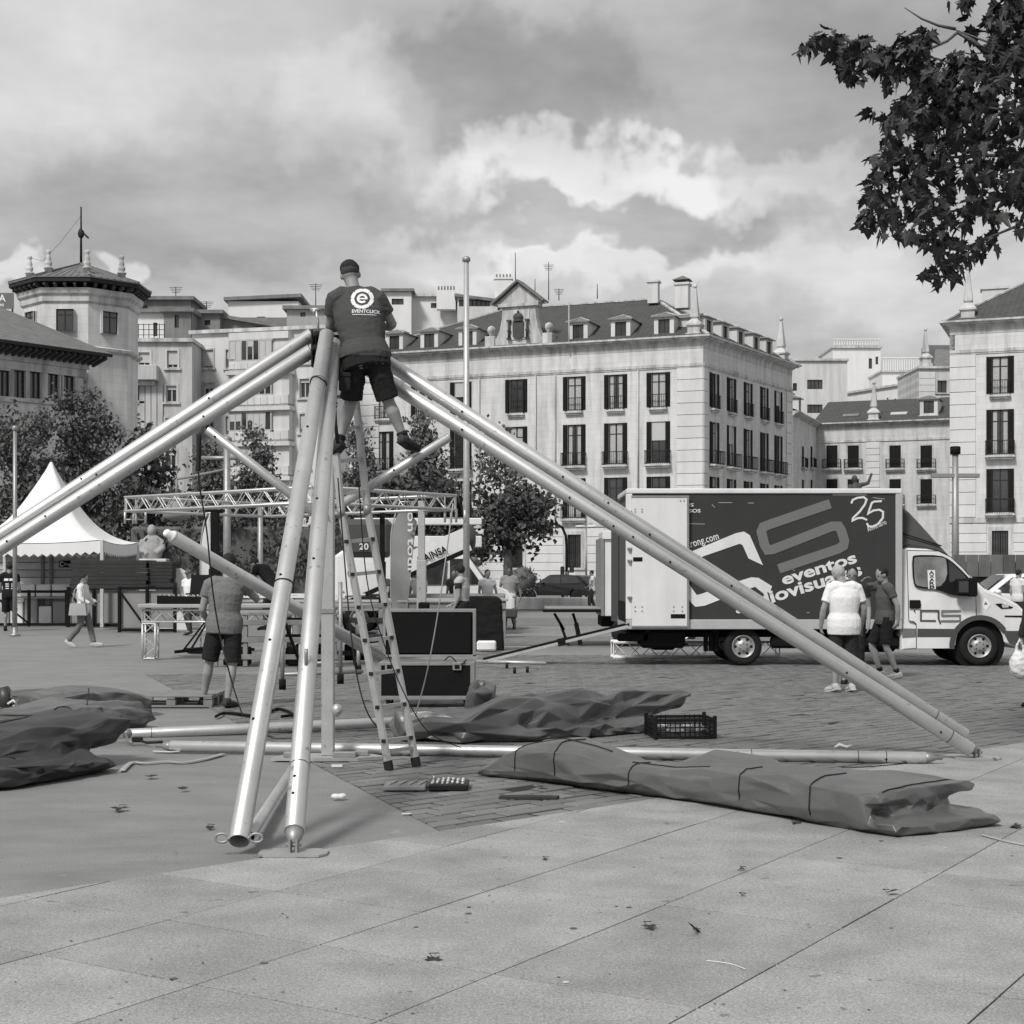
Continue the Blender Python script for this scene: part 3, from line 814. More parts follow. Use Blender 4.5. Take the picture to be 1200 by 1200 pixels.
o_, M_, L_, zt_ = plain_block('grey_stone_house', 'grey stone house with square window and obelisk beside the right palace', 1077, 1130, 432, 180, 10, MATS['grey_ashlar'],
            [(1104, 446, 460, 11)], wkw=dict(dark=True, trim=.2))
link('obelisk', me_ob, o_, M_ @ TR(.95, .7, zt_+.28))
rr = MB(); rr.add([(1.8, .4, zt_+.3), (L_, .4, zt_+.3), (L_, 6, zt_+3.6), (3.6, 6, zt_+3.6)], [(0,1,2,3)]); rr.box(2.4, L_, 5, 8, zt_+.28, zt_+3.5); rr.build('roof', M_TILE2, o_, M_)
quoins(o_, M_, 0, 1.9, 8, zt_-.4, .75)

# ---- rooftop storeys behind the palace and over the flats
def roof_room(name, label, px0, px1, y0, y1, Y, d, m, wins=(), capm=None, slope=0.0, dark=True):
    p0 = at(px0, y1, Y); p1 = at(px1, y1, Y); h = (y1-y0)/F*Y; L_ = (p1-p0).length
    M = frame(p0, (1, .0, 0), (0, 1, 0)); o = thing(name, label, 'building', M=M)
    holes = [((px-px0)/F*Y-w/F*Y/2, (px-px0)/F*Y+w/F*Y/2, (y1-yb)/F*Y, (y1-ya)/F*Y) for (px, ya, yb, w) in wins]
    p = MB(); wall_grid(p, 0, L_, -6, h, holes); p.box(0, L_, .35, d, -6, h-.01); p.build('wall', m, o, M)
    for (px, ya, yb, w) in wins: put_window(o, M, (px-px0)/F*Y, (y1-yb)/F*Y, w/F*Y, (yb-ya)/F*Y, leaves=max(1, int(w/5)), dark=dark)
    c = MB(); c.add([(-.3, -.4, h+.01), (L_+.3, -.4, h+.01+slope), (L_+.3, d+.2, h+.01+slope), (-.3, d+.2, h+.01), (-.3, -.4, h+.3), (L_+.3, -.4, h+.3+slope), (L_+.3, d+.2, h+.3+slope), (-.3, d+.2, h+.3)],
                    [(3,2,1,0),(4,5,6,7),(0,1,5,4),(1,2,6,5),(2,3,7,6),(3,0,4,7)]); c.build('roof_slab', capm or M_TRIM, o, M)
    return o
roof_room('rooftop_room', 'white rooftop terrace room behind the palace roof, right of the worker', 450, 482, 342, 372, 160, 6, M_WHITE, [(466, 350, 357, 14)], M_GREYB)
roof_room('rooftop_room', 'long low white rooftop wall with chimney pots behind the palace', 482, 537, 348, 372, 162, 6, M_WHITE, [(513, 355, 361, 16)])
ch = thing('chimney_stack', 'white chimney stack with small pots behind the palace ridge left of pole', 'chimney', at(523, 352, 161))
p = MB(); p.box(-1.0, 1.0, -.5, .5, -1, 1.0); p.build('stack', M_WHITE, ch)
for k in range(6): p = MB(); p.cyl((-.8+k*.32, 0, 1.002), (-.8+k*.32, 0, 1.5), .09); p.build('chimney_pot', M_GREYB, ch)
roof_room('rooftop_room', 'glazed rooftop room with dark sloping roof left of the crested gable', 536, 583, 348, 372, 158, 6, M_PLAST, [(556, 351, 359, 36)], M_GREYB, slope=-.6)
ch = thing('chimney_stack', 'wide white chimney stack beside the crested gable top', 'chimney', at(590, 345, 160))
p = MB(); p.box(-.9, .9, -.5, .5, -1, 1.5); p.box(-1, 1, -.6, .6, 1.502, 1.7); p.build('stack', M_WHITE, ch)
for k in range(5): p = MB(); p.cyl((-.7+k*.35, 0, 1.702), (-.7+k*.35, 0, 2.1), .09); p.build('chimney_pot', M_GREYB, ch)

# ---- flats on the left
oA, MA, LA, zA = plain_block('apartment_block', 'stained grey apartment block with small balcony beside the tower', 146, 225, 401, 118, 14, M_PLAST2,
    [(169, 413, 430, 13), (202, 411, 431, 12), (160, 451, 470, 15), (201, 452, 471, 12), (161, 490, 508, 15), (200, 490, 508, 12), (161, 528, 546, 15), (200, 528, 546, 12)],
    wkw=dict(trim=.16, blinds=(.7, .8, .0, .25, .6, .5, 0, .3)))
bc = MB(); u0 = ray_u(MA, 149); u1 = ray_u(MA, 187); z0 = zrow(MA, 0, 447); bc.cbox(u0, u1, -1.0, -.003, z0, z0+1.15, .05); bc.cbox(u0+.3, u1-.3, -.7, -.003, z0-.35, z0-.003, .05)
bc.build('balcony', M_PLAST2, oA, MA)
pl = MB(); 
for k in range(4): x = ray_u(MA, 167+k*7.0); pl.box(x-.2, x+.2, -.16, -.003, 2, z0-.36)
pl.build('pilaster', M_PLAST2, oA, MA)
roof_room('rooftop_room', 'white set-back penthouse over the stained grey flats', 150, 193, 367, 400, 124, 5, M_WHITE, [(200-18, 378, 394, 5)], M_GREYB)
roof_room('rooftop_room', 'dark grey rooftop box with tiny window above the white penthouse', 153, 224, 352, 372, 127, 5, M_GREYB, [(170, 358, 363, 6)], M_GREYB)
roof_room('rooftop_room', 'grey weathered stair room at the right of the penthouse', 192, 224, 366, 400, 123, 4, M_GREYB, [(207, 361+8, 384, 5)], M_GREYB)
tr = thing('terrace_railing', 'thin dark terrace railing along the top of the stained flats', 'railing', at(150, 400, 118.3))
p = MB(); Lr = 43/F*118
for k in range(3): p.beam((0, 0, .5+k*.4), (Lr, 0, .5+k*.4), .04, .04)
for k in range(8): p.beam((Lr*k/7, 0, .2), (Lr*k/7, 0, 1.35), .05, .05)
p.build('rails', M_IRON, tr)
winsB = []
for (ya, yb) in ((410, 431), (449, 470), (488, 509), (527, 548), (566, 586)):
    winsB += [(244.5, ya, yb, 12), (269, ya, yb, 9)]
for (ya, yb) in ((405, 425), (444, 466), (485, 507), (527, 549), (567, 588)): winsB.append((357, ya, yb, 12))
oB, MB_, LB, zB = plain_block('apartment_block', 'pale apartment block with stacked glazed bay windows behind the tent legs', 225, 388, 392, 122, 4, M_PLAST, winsB,
    Yr=119, wkw=dict(dark=False, trim=.12, blinds=(.9, .5, .3, 0, .2, .8, 0)))
def bay(y0, y1, yb, ix):
    u0, u1 = ray_u(MB_, 273), ray_u(MB_, 345); d = 1.1; z0 = zrow(MB_, u0, yb); zs = zrow(MB_, u0, y1); zt = zrow(MB_, u0, y0)
    b = MB(); b.box(u0+.1, u1-.1, -d+.1, -.003, z0, zs); b.box(u0-.1, u1+.1, -d-.1, -.003, z0-.32, z0-.003); b.box(u0+.1, u1-.1, -d+.1, -.003, zt+.003, zt+.55)
    b.box(u1-2.9, u1-.1, -d+.3, -.003, zs, zt)
    for k in range(8): x = u0+.2+k*(u1-u0-.8)/8; b.box(x, x+.4, -d+.06, -d+.095, z0+.15, zs-.15)
    o = b.build('bay_window', M_PLAST, oB, MB_)
    n = 7; uw = u1-1.4
    fr = MB(); fr.box(u0+.1, uw, -d+.1, -d+.18, zs+.003, zs+.1); fr.box(u0+.1, uw, -d+.1, -d+.18, zt-.1, zt-.003)
    for k in range(n+1): x = u0+.14+(uw-u0-.28)*k/n; fr.box(x-.05, x+.05, -d+.095, -d+.185, zs+.1, zt-.1)
    fr.build('window_frame', M_LFRAME, o, MB_)
    for k in range(n):
        a = u0+.14+(uw-u0-.28)*k/n; e = a+(uw-u0-.28)/n
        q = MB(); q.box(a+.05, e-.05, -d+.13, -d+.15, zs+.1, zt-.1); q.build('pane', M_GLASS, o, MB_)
        bh = rnd.choice((1, 1, .95, .5, .3, 0)) if ix != 1 else rnd.choice((.9, .2, 0, .4))
        if bh:
            q = MB(); q.box(a+.06, e-.06, -d+.118, -d+.126, zt-.1-(zt-zs-.2)*bh, zt-.1); q.build('blind', M_BLIND, o, MB_)
for ix, (y0, y1, yb) in enumerate(((401, 426, 437), (443, 466, 479), (484, 507, 520), (525, 548, 560), (566, 590, 600))): bay(y0, y1, yb, ix)
roof_room('rooftop_room', 'small grey weathered rooftop room above the pale flats near stained block', 228, 258, 368, 392, 126, 5, M_GREYB, [(243, 375, 381, 7)], M_GREYB)
roof_room('rooftop_room', 'grey lean-to rooftop room with sloping edge over the pale flats', 257, 340, 372, 392, 127, 5, M_GREYB, [(304, 382, 388, 8), (318, 384, 389, 6)], M_GREYB, slope=-1.1)
roof_room('rooftop_room', 'white penthouse with dark roof slab over the pale flats', 267, 350, 353, 384, 133, 6, M_WHITE, [(306, 371, 377, 10)], M_GREYB, slope=.3)
roof_room('rooftop_room', 'grey boxy rooftop storey with one small window left of the worker', 336, 400, 363, 392, 125.5, 5, mat('blue_grey_render', .36, .9, var=.08, scale=.6, streak=.1), [(355, 366, 371, 6)], M_GREYB)
for (px, y0, y1, Y, lb) in ((206, 352, 336, 128, 'thin television antenna on the dark grey rooftop box'), (242, 368, 353, 126, 'thin television antenna on the small weathered rooftop room'), (370, 363, 332, 126, 'thin rooftop antenna mast just left of the worker')):
    p = MB(); h = (y0-y1)/F*Y; q = at(px, y0, Y); p.cyl((0,0,0), (0,0,h), .04, .03, 6)
    for i in range(4): p.beam((-.55+.08*i, 0, h*.95-.14*i), (.55-.08*i, .1, h*.95-.14*i), .035, .035)
    tag(p.build('antenna', M_IRON, None, TR(*q)), lb, 'antenna')

# ---- tower with octagonal top and deep eaves
def tower():
    Yc = 103.0; c = at(95, 670, Yc); c.z = 0
    o = thing('octagonal_tower', 'octagonal stone tower with deep bracketed eaves and four urn pinnacles', 'building', c)
    q = math.pi/8; R0 = 3.75
    def lat(prof, n=8): mb = MB(); mb.lathe(prof, n, smooth=False, rot=q); return mb
    zz = lambda y: 1.65 + (670-y)/F*(Yc-R0)
    zw = zz(337)
    W = MB(); 
    # eight walls with windows in the two that face the square
    for k in range(8):
        a0 = q + k*math.pi/4; a1 = a0 + math.pi/4
        P0 = Vector((R0*math.cos(a1), R0*math.sin(a1))); P1 = Vector((R0*math.cos(a0), R0*math.sin(a0)))
        P0, P1 = P1, P0
        # seen from outside, left to right
        Mf, Lf = facade_M((c.x+P1.x, c.y+P1.y), (c.x+P0.x, c.y+P0.y))
        m = MB(); hz = zz(388), zz(362)
        ang = (a0+a1)/2
        front = abs(((ang - math.radians(270) + math.pi) % (2*math.pi)) - math.pi) < math.radians(50)
        holes = [(Lf/2-.56, Lf/2+.56, hz[0], hz[1])] if front else []
        wall_grid(m, 0, Lf, 0, zw, holes); m.build('wall', M_STONE, o, Mf)
        if holes: put_window(o, Mf, Lf/2, hz[0], 1.12, hz[1]-hz[0], leaves=2, transom=1, trim=.3)
    lat([(R0-.35, .1), (R0-.35, zw)]).build('core', M_GREYB, o)
    lat([(R0+.05, zz(411)), (R0+.3, zz(409)), (R0+.34, zz(406)), (R0+.05, zz(404))]).build('string_course', M_TRIM, o)
    lat([(R0+.04, zz(354)), (R0+.16, zz(352)), (R0+.18, zz(346)), (R0+.35, zz(343)), (R0+.4, zz(339)), (R0+.4, zw+.003), (R0-.3, zw+.02)]).build('cornice', M_TRIM, o)
    Re = 4.62; ze = zw + .5
    lat([(R0-.2, ze-.2), (Re-.1, ze-.16), (Re, ze-.16), (Re, ze+.06), (R0, ze+.1)]).build('eaves', mat('dark_timber', .03, .8, var=.2, scale=2), o)
    for k in range(40):
        a = 2*math.pi*k/40 + .02
        rr_ = Re*math.cos(math.pi/8)/math.cos(((a-q) % (math.pi/4)) - math.pi/8)
        b = MB(); b.beam((math.cos(a)*(R0+.1), math.sin(a)*(R0+.1), zw+.12), (math.cos(a)*(rr_-.15), math.sin(a)*(rr_-.15), ze-.22), .17, .26)
        b.build('eaves_bracket', mat('bracket_timber', .085, .8, var=.2, scale=2), o)
    rf = lat([(Re+.06, ze+.08), (Re+.06, ze+.16), (.06, zz(296))]).build('roof', M_TILE2, o)
    hp = MB()
    for k in range(8):
        a = q + k*math.pi/4
        hp.beam((math.cos(a)*(Re+.05), math.sin(a)*(Re+.05), ze+.2), (0, 0, zz(296)+.05), .18, .12)
        for j in range(7):                                  # tile rows running up each side
            b0 = a + math.pi/4*(j+.5)/7; rr_ = Re*math.cos(math.pi/8)/math.cos(((b0-q) % (math.pi/4)) - math.pi/8)
            e = abs((j+.5)/7-.5)*2; top = .06+.93*(e)
            hp.beam((math.cos(b0)*(rr_+.04), math.sin(b0)*(rr_+.04), ze+.17), (math.cos(b0)*rr_*top, math.sin(b0)*rr_*top, ze+.17+(zz(296)-ze-.17)*(1-top)), .12, .08)
    hp.build('ridge_tile', M_TILE2, rf)
    for k in range(8):
        a = q + k*math.pi/4; p = MB(); x, y = math.cos(a)*3.3, math.sin(a)*3.3
        if y > 0: continue
        p.lathe([(.26, ze), (.26, ze+.85), (.32, ze+.87), (.32, ze+.94), (.14, ze+1.0), (.24, ze+1.12), (.24, ze+1.28), (.15, ze+1.36), (.19, ze+1.46), (.13, ze+1.72), (.09, ze+1.78), (.17, ze+1.88), (.17, ze+2.0), (.05, ze+2.1)], 10, (x, y, 0))
        p.build('urn_pinnacle', M_TRIM, o)
    p = MB(); zt = zz(297); p.cyl((0, 0, zt), (0, 0, zt+3.9), .09, .05, 6); p.ell((0, 0, zt+2.1), .22, .15, .32); p.beam((-.1, 0, zt+2.4), (.5, 0, zt+1.8), .12, .12)
    p.tube([(0, 0, zt+3.3), (-1.4, 0, zt+1.5), (-2.5, -.3, zt+.2), (-2.9, -1.3, ze+1.9)], .012, 4)
    p.build('mast', M_IRON, o)
    # lower wing to the left
    ow = thing('stone_wing', 'low stone wing with arched dark windows and tiled eaves below the tower', 'building', (at(-60, 670, 88).x, 88, 0))
    Mw, Lw = facade_M(at(-75, 670, 89).xy, at(97, 670, 97).xy)
    zt = zrow(Mw, Lw, 424); holes = []; ws = []
    for px in (-12, 5, 23, 41.5, 62.5, 81):
        u = ray_u(Mw, px); z0, z1 = zrow(Mw, u, 467), zrow(Mw, u, 434); holes.append((u-.42, u+.42, z0, z1)); ws.append((u, z0, z1))
    m = MB(); wall_grid(m, 0, Lw, 0, zt, holes); m.box(0, Lw, .34, 9, 0, zt-.01); m.build('wall', M_STONE, ow, Mw)
    for (u, a, b) in ws: put_window(ow, Mw, u, a, .84, b-a, leaves=2, trim=.22)
    t = MB(); t.box(0, Lw+.3, -.25, -.003, zt-.5, zt); t.box(0, Lw+.2, -.12, -.003, zt-1.0, zt-.502); t.box(0, Lw, -.15, -.003, zrow(Mw, Lw, 478), zrow(Mw, Lw, 474)); t.build('cornice', M_TRIM, ow, Mw)
    r = MB(); e = 1.7; zr = zt+.45
    r.add([(-1, -e, zr), (Lw+1.0, -e, zr), (Lw+1.0, 10, zr), (-1, 10, zr), (-1, 4.2, zr+3.1), (Lw-3.4, 4.2, zr+3.1)], [(0,1,5,4), (1,2,5), (2,3,4,5), (3,2,1,0), (3,0,4)])
    r.build('roof', M_TILE2, ow, Mw)
    r = MB(); r.box(-1, Lw+1, -e, -e+.12, zr-.2, zr-.003); r.box(-1, Lw+1.0, -e+.12, 0, zr-.1, zr-.005); r.build('eaves', MATS['dark_timber'], ow, Mw)
    for k in range(26):
        x = -.6 + k*(Lw+1.3)/25; b = MB(); b.beam((x, -.05, zr-.62), (x, -e+.25, zr-.24), .16, .24); b.build('eaves_bracket', MATS['bracket_timber'], ow, Mw)
    # rooftop sign at the very edge
    sg = thing('rooftop_sign', 'grey rooftop lettering board at the left edge beside the tower', 'sign', at(-6, 360, 112))
    p = MB(); p.box(-1.4, 1.35, 0, .12, -.1, 1.05); p.build('board', mat('sign_grey', .16, .6), sg)
    p = MB(); X = Matrix(((1,0,0,0), (0,0,-1,-.01), (0,1,0,0), (0,0,0,1)))
    text_mb(p, 'OSA', .72, TR(-.62, 0, .42) @ X, .01); text_mb(p, 'ciones', .38, TR(-.3, 0, .08) @ X, .005); p.build('lettering', mat('sign_white', .8, .6), sg)
    p = MB(); p.beam((1.25, .1, -3), (1.25, .1, 0), .1, .1); p.beam((-1.2, .1, -3), (-1.2, .1, 0), .1, .1); p.build('post', M_IRON, sg)
tower()
# ------------------------------------------------------------------ figures
def fuse(mb, voxel, smooth=4, factor=.5, decim=None):
    me = mb.mesh('f'); o = bpy.data.objects.new('f', me); WORK.collection.objects.link(o)
    r = o.modifiers.new('r', 'REMESH'); r.mode = 'VOXEL'; r.voxel_size = voxel; r.use_smooth_shade = True
    if smooth:
        s = o.modifiers.new('s', 'SMOOTH'); s.iterations = smooth; s.factor = factor
    if decim:
        d = o.modifiers.new('d', 'DECIMATE'); d.ratio = decim
    out = evaluate(o)
    bpy.data.objects.remove(o); bpy.data.meshes.remove(me)
    out.polygons.foreach_set('use_smooth', [True]*len(out.polygons))
    return out
def wrinkle(me, amp, freq, seed=0.0, zs=1.6):
    n = len(me.vertices); co = [0.0]*(3*n); no = [0.0]*(3*n)
    me.vertices.foreach_get('co', co); me.vertex_normals.foreach_get('vector', no)
    off = Vector((3, 1, 2))
    for i in range(0, 3*n, 3):
        p = Vector((co[i]*freq + seed, co[i+1]*freq + seed*.7, co[i+2]*freq*zs))
        k = (noise.noise(p) * .6 + (1 - abs(noise.noise(p*1.9 + off))*2) * .4) * amp
        co[i] += no[i]*k; co[i+1] += no[i+1]*k; co[i+2] += no[i+2]*k
    me.vertices.foreach_set('co', co); me.update()
    return me
def lerp(a, b, t): return Vector(a)*(1-t) + Vector(b)*t

SKIN = mat('skin', .27, .55, var=.08, scale=12, spec=.35)
SKIN_D = mat('dark_skin', .12, .5, var=.08, scale=12, spec=.35)
HAIR = mat('dark_hair', .02, .6, var=.4, scale=60, bump=.5, bscale=120)
HAIR_G = mat('grey_hair', .42, .6, var=.3, scale=60, bump=.5, bscale=120)
def cloth(name, v, var=.12): return mat(name, v, .9, var=var, scale=5, bump=.25, bscale=45, spec=.15, coord='Object')
RUB = mat('black_rubber', .02, .6)
EYE = mat('eye_dark', .015, .3)

def stand(h=1.75, **over):
    """joints of a relaxed standing figure facing +y; x is its right side; feet at z=0"""
    k = h/1.75
    j = dict(pelvis=(0,0,.96), waist=(0,.0,1.09), chest=(0,.0,1.28), neck=(0,-.01,1.47), head=(0,.03,1.635), look=(0,1,-.05),
             shL=(-.185,0,1.42), elL=(-.235,-.03,1.13), wrL=(-.24,.08,.89), haL=(-.235,.12,.80),
             shR=(.185,0,1.42), elR=(.235,-.03,1.13), wrR=(.24,.08,.89), haR=(.235,.12,.80),
             hipL=(-.095,0,.93), knL=(-.105,.03,.51), anL=(-.11,-.01,.09), toL=(-.125,.17,.03),
             hipR=(.095,0,.93), knR=(.105,.03,.51), anR=(.11,-.01,.09), toR=(.125,.17,.03))
    j = {a: Vector(b)*(k if a != 'look' else 1) for a, b in j.items()}
    j.update({a: Vector(b) for a, b in over.items()})
    return j

def hand(mb, wr, ha, side_v, s, curl=.5):
    d = (ha-wr).normalized(); sv = (side_v - d*side_v.dot(d)).normalized(); nv = d.cross(sv).normalized()
    c = wr + d*.045*s
    Mx = Matrix((sv, nv, d)).transposed().to_4x4()
    mb.ell(c, .042*s, .018*s, .055*s, 10, 7, Mx)
    for q, (off, ln) in enumerate(((-.030, .068), (-.011, .078), (.010, .073), (.029, .058))):
        b = wr + d*.082*s + sv*off*s
        m1 = b + (d*math.cos(curl*.6) + nv*math.sin(curl*.6))*ln*.5*s
        m2 = m1 + (d*math.cos(curl*1.6) + nv*math.sin(curl*1.6))*ln*.5*s
        mb.tube([b - d*.02*s, m1, m2], [.0092*s, .0088*s, .0075*s], 7)
    b = wr + d*.03*s - sv*.03*s; e = b + (d*.7 - sv*.75 + nv*.35).normalized()*.04*s
    mb.tube([b, e, e + (d*.9 - sv*.2 + nv*.4).normalized()*.03*s], [.013*s, .0105*s, .008*s], 7)

def person(label, M, J, shirt=.1, shorts=.03, shoes=.03, skin=None, hair=None, sleeve=.42, legs='shorts', leg_to=.80, cap=None, voxel=.012,
           s=1.0, sock=None, bulk=1.0, vest=None, group=None, cat='person', hairlen=0, hem=.0, nofeet=False, mats=None, curl=.5, fade=False):
    """J: joints in the frame M. Body is one fused surface; clothing and hair are parts."""
    skin = skin or SKIN; hair = hair or HAIR
    o = thing('person', label, cat, M=M, group=group)
    rt = (J['shR']-J['shL']).normalized(); up = (J['neck']-J['pelvis']).normalized(); fw = up.cross(rt).normalized()
    b = MB()
    def torso(mb, g, zlow=-.10, top=True, kw=1.0):
        P = [J['pelvis']+up*zlow*s, J['pelvis']+up*zlow*.3*s, J['pelvis']+up*.05*s, J['waist'], lerp(J['waist'], J['chest'], .6), J['chest']+up*.03*s, lerp(J['chest'], J['neck'], .62)]
        rw = [.150*kw, .163*kw, .160*kw, .143, .158, .172, .160]; rd = [.105*kw, .118*kw, .112*kw, .104, .115, .118, .092]
        if top: P += [J['neck']-up*.015*s, J['neck']+up*.02*s]; rw += [.085, .06]; rd += [.068, .06]
        mb.tube(P, [(w*bulk+g)*s for w in rw], 20, ry=[(d*bulk+g)*s for d in rd], upv=rt)
        for sd in ('L', 'R'):
            mb.tube([lerp(J['chest'], J['neck'], .75), lerp(J['sh'+sd], J['neck'], .35)+up*.012*s, J['sh'+sd], lerp(J['sh'+sd], J['el'+sd], .12)], [(.075+g)*s, (.070+g)*s, (.066+g)*s, (.058+g)*s], 12)
    torso(b, 0)
    hc = J['head']; lk = J['look'].normalized(); hu = (hc-J['neck']).normalized(); hu = (hu*.6 + Vector((0,0,1))*.4).normalized()
    hr = lk.cross(hu).normalized(); hf = hu.cross(hr).normalized(); HM = Matrix((hr, hf, hu)).transposed().to_4x4()
    b.tube([J['neck']-up*.03*s, lerp(J['neck'], hc, .5)-hf*.01*s, hc-hf*.015*s], [.064*s, .056*s, .058*s], 12)
    b.ell(hc+hu*.02*s, .080*s, .097*s, .103*s, 16, 11, HM); b.ell(hc+hf*.028*s-hu*.05*s, .056*s, .062*s, .072*s, 14, 9, HM)
    b.ell(hc+hf*.092*s-hu*.022*s, .013*s, .020*s, .024*s, 8, 6, HM); b.ell(hc+hf*.086*s+hu*.018*s, .045*s, .012*s, .010*s, 8, 6, HM)
    b.ell(hc+hf*.084*s-hu*.068*s, .024*s, .012*s, .008*s, 8, 5, HM)
    for sg in (-1, 1): b.ell(hc+hr*sg*.082*s-hf*.008*s-hu*.012*s, .010*s, .019*s, .031*s, 8, 6, HM)
    for sd, sg in (('L', -1), ('R', 1)):
        S_, E_, W_, Hh = (J[q+sd] for q in ('sh', 'el', 'wr', 'ha'))
        b.tube([S_, lerp(S_, E_, .35), lerp(S_, E_, .75), E_], [.056*s, .052*s, .043*s, .040*s], 12)
        b.tube([lerp(E_, S_, .06), lerp(E_, W_, .25), lerp(E_, W_, .7), W_], [.040*s, .042*s, .032*s, .026*s], 12)
        b.tube([W_-(Hh-W_).normalized()*.02*s, W_+(Hh-W_).normalized()*.03*s], [.026*s, .024*s], 10, ry=[.021*s, .018*s])
        hand(b, W_, Hh, (fw if abs((Hh-W_).normalized().dot(fw)) < .8 else rt*sg), s, curl)
        A_, K_, N_, T_ = (J[q+sd] for q in ('hip', 'kn', 'an', 'to'))
        b.tube([A_+up*.03*s, lerp(A_, K_, .25), lerp(A_, K_, .7), K_], [.088*s, .085*s, .066*s, .056*s], 14)
        b.tube([lerp(K_, A_, .06), lerp(K_, N_, .08), lerp(K_, N_, .32)-fw*.012*s, lerp(K_, N_, .62), lerp(K_, N_, .92), N_], [.054*s, .053*s, .059*s, .046*s, .034*s, .036*s], 14)
        if nofeet: continue
        td = (T_-N_).normalized(); b.tube([N_, lerp(N_, T_, .5), T_], [.036*s, .036*s, .03*s], 10)
    bm = fuse(b, voxel, 5)
    bm.materials.append(skin); link('body', bm, o, M)
    # hair
    if hair != 'none':
        h = MB()
        if cap is None:
            if fade:
                f_ = MB(); f_.ell(hc+hu*.030*s-hf*.012*s, .0838*s, .0975*s, .078*s, 18, 12, HM); fm_ = fuse(f_, voxel, 2); fm_.materials.append(mat('cropped_hair', .06, .8, var=.4, scale=70)); link('cropped_hair', fm_, o, M)
                h.ell(hc+hu*.050*s-hf*.010*s, .0825*s, .0965*s, .078*s, 18, 12, HM)
            else: h.ell(hc+hu*.034*s-hf*.016*s, .0845*s, .099*s, .098*s, 18, 12, HM)
            if not fade: h.ell(hc-hf*.050*s+hu*.022*s, .072*s, .050*s, .060*s, 14, 9, HM)
            if hairlen: h.tube([hc-hf*.05*s+hu*.03*s, hc-hf*.075*s-hu*.08*s, hc-hf*.08*s-hu*(.1+hairlen)*s], [.075*s, .07*s, .03*s], 12)
            hm = fuse(h, voxel*.8, 2); wrinkle(hm, .008*s, 30, 2.0, 1.0); hm.materials.append(hair); link('hair', hm, o, M)
        else:
            h.ell(hc+hu*.02*s-hf*.03*s, .078*s, .085*s, .07*s, 14, 9, HM); hm = fuse(h, voxel, 2); hm.materials.append(hair); link('hair', hm, o, M)
            c = MB(); c.ell(hc+hu*.05*s, .086*s, .105*s, .078*s, 18, 10, HM); c.ell(hc+hf*.12*s+hu*.045*s, .062*s, .075*s, .012*s, 14, 6, HM)
            cm = fuse(c, voxel*.8, 2); cm.materials.append(cloth('cap_%.2f' % cap, cap)); link('cap', cm, o, M)
    for sg in (-1, 1):
        e = MB(); e.ell(hc+hf*.086*s+hr*sg*.031*s-hu*.0*s, .013*s, .008*s, .007*s, 8, 6, HM); e.build('eye', EYE, o)
    # shirt
    t = MB(); torso(t, .016, -.10-hem, kw=1.10)
    for sd in ('L', 'R'):
        S_, E_, W_ = (J[q+sd] for q in ('sh', 'el', 'wr'))
        if sleeve <= 1: t.tube([S_+(S_-E_)*.02, lerp(S_, E_, sleeve*.5), lerp(S_, E_, sleeve)], [.072*s, .072*s, .070*s], 14)
        else:
            t.tube([S_+(S_-E_)*.02, lerp(S_, E_, .5), E_], [.070*s, .064*s, .056*s], 14)
            t.tube([lerp(E_, S_, .08), lerp(E_, W_, .4), lerp(E_, W_, sleeve-1)], [.056*s, .052*s, .044*s], 14)
    tm = fuse(t, voxel*.9, 4); wrinkle(tm, (.0075 if shirt < .5 else .004)*s, 7.0, 1.0+len(label)*.37); tm.materials.append(mats.get('shirt') if mats and 'shirt' in mats else cloth('shirt_%.2f' % shirt, shirt)); so = link('shirt', tm, o, M)
    if vest is not None:
        v = MB(); torso(v, .024, -.06, top=True); vm_ = fuse(v, voxel, 4); vm_.materials.append(cloth('vest_%.2f' % vest, vest)); link('vest', vm_, o, M)
    # shorts or trousers
    t = MB()
    t.tube([J['pelvis']-up*.10*s, J['pelvis'], J['pelvis']+up*.075*s], [.168*bulk*s, .174*bulk*s, .158*bulk*s], 18, ry=[.118*bulk*s, .128*bulk*s, .114*bulk*s], upv=rt)
    for sd in ('L', 'R'):
        A_, K_, N_ = (J[q+sd] for q in ('hip', 'kn', 'an'))
        if legs == 'shorts':
            t.tube([A_+up*.05*s, lerp(A_, K_, leg_to*.4), lerp(A_, K_, leg_to*.8), lerp(A_, K_, leg_to)], [.098*s, .101*s, .096*s, .098*s], 16)
        else:
            t.tube([A_+up*.05*s, lerp(A_, K_, .35), lerp(A_, K_, .8), K_], [.097*s, .096*s, .080*s, .074*s], 16)
            t.tube([lerp(K_, A_, .1), lerp(K_, N_, .3), lerp(K_, N_, .8), lerp(K_, N_, .97)], [.074*s, .072*s, .064*s, .066*s], 16)
    pm = fuse(t, voxel*.9, 4); wrinkle(pm, .012*s, 11, 5.0+len(label)*.21, 1.2); pm.materials.append(cloth('legwear_%.2f' % shorts, shorts)); link('shorts' if legs == 'shorts' else 'trousers', pm, o, M)
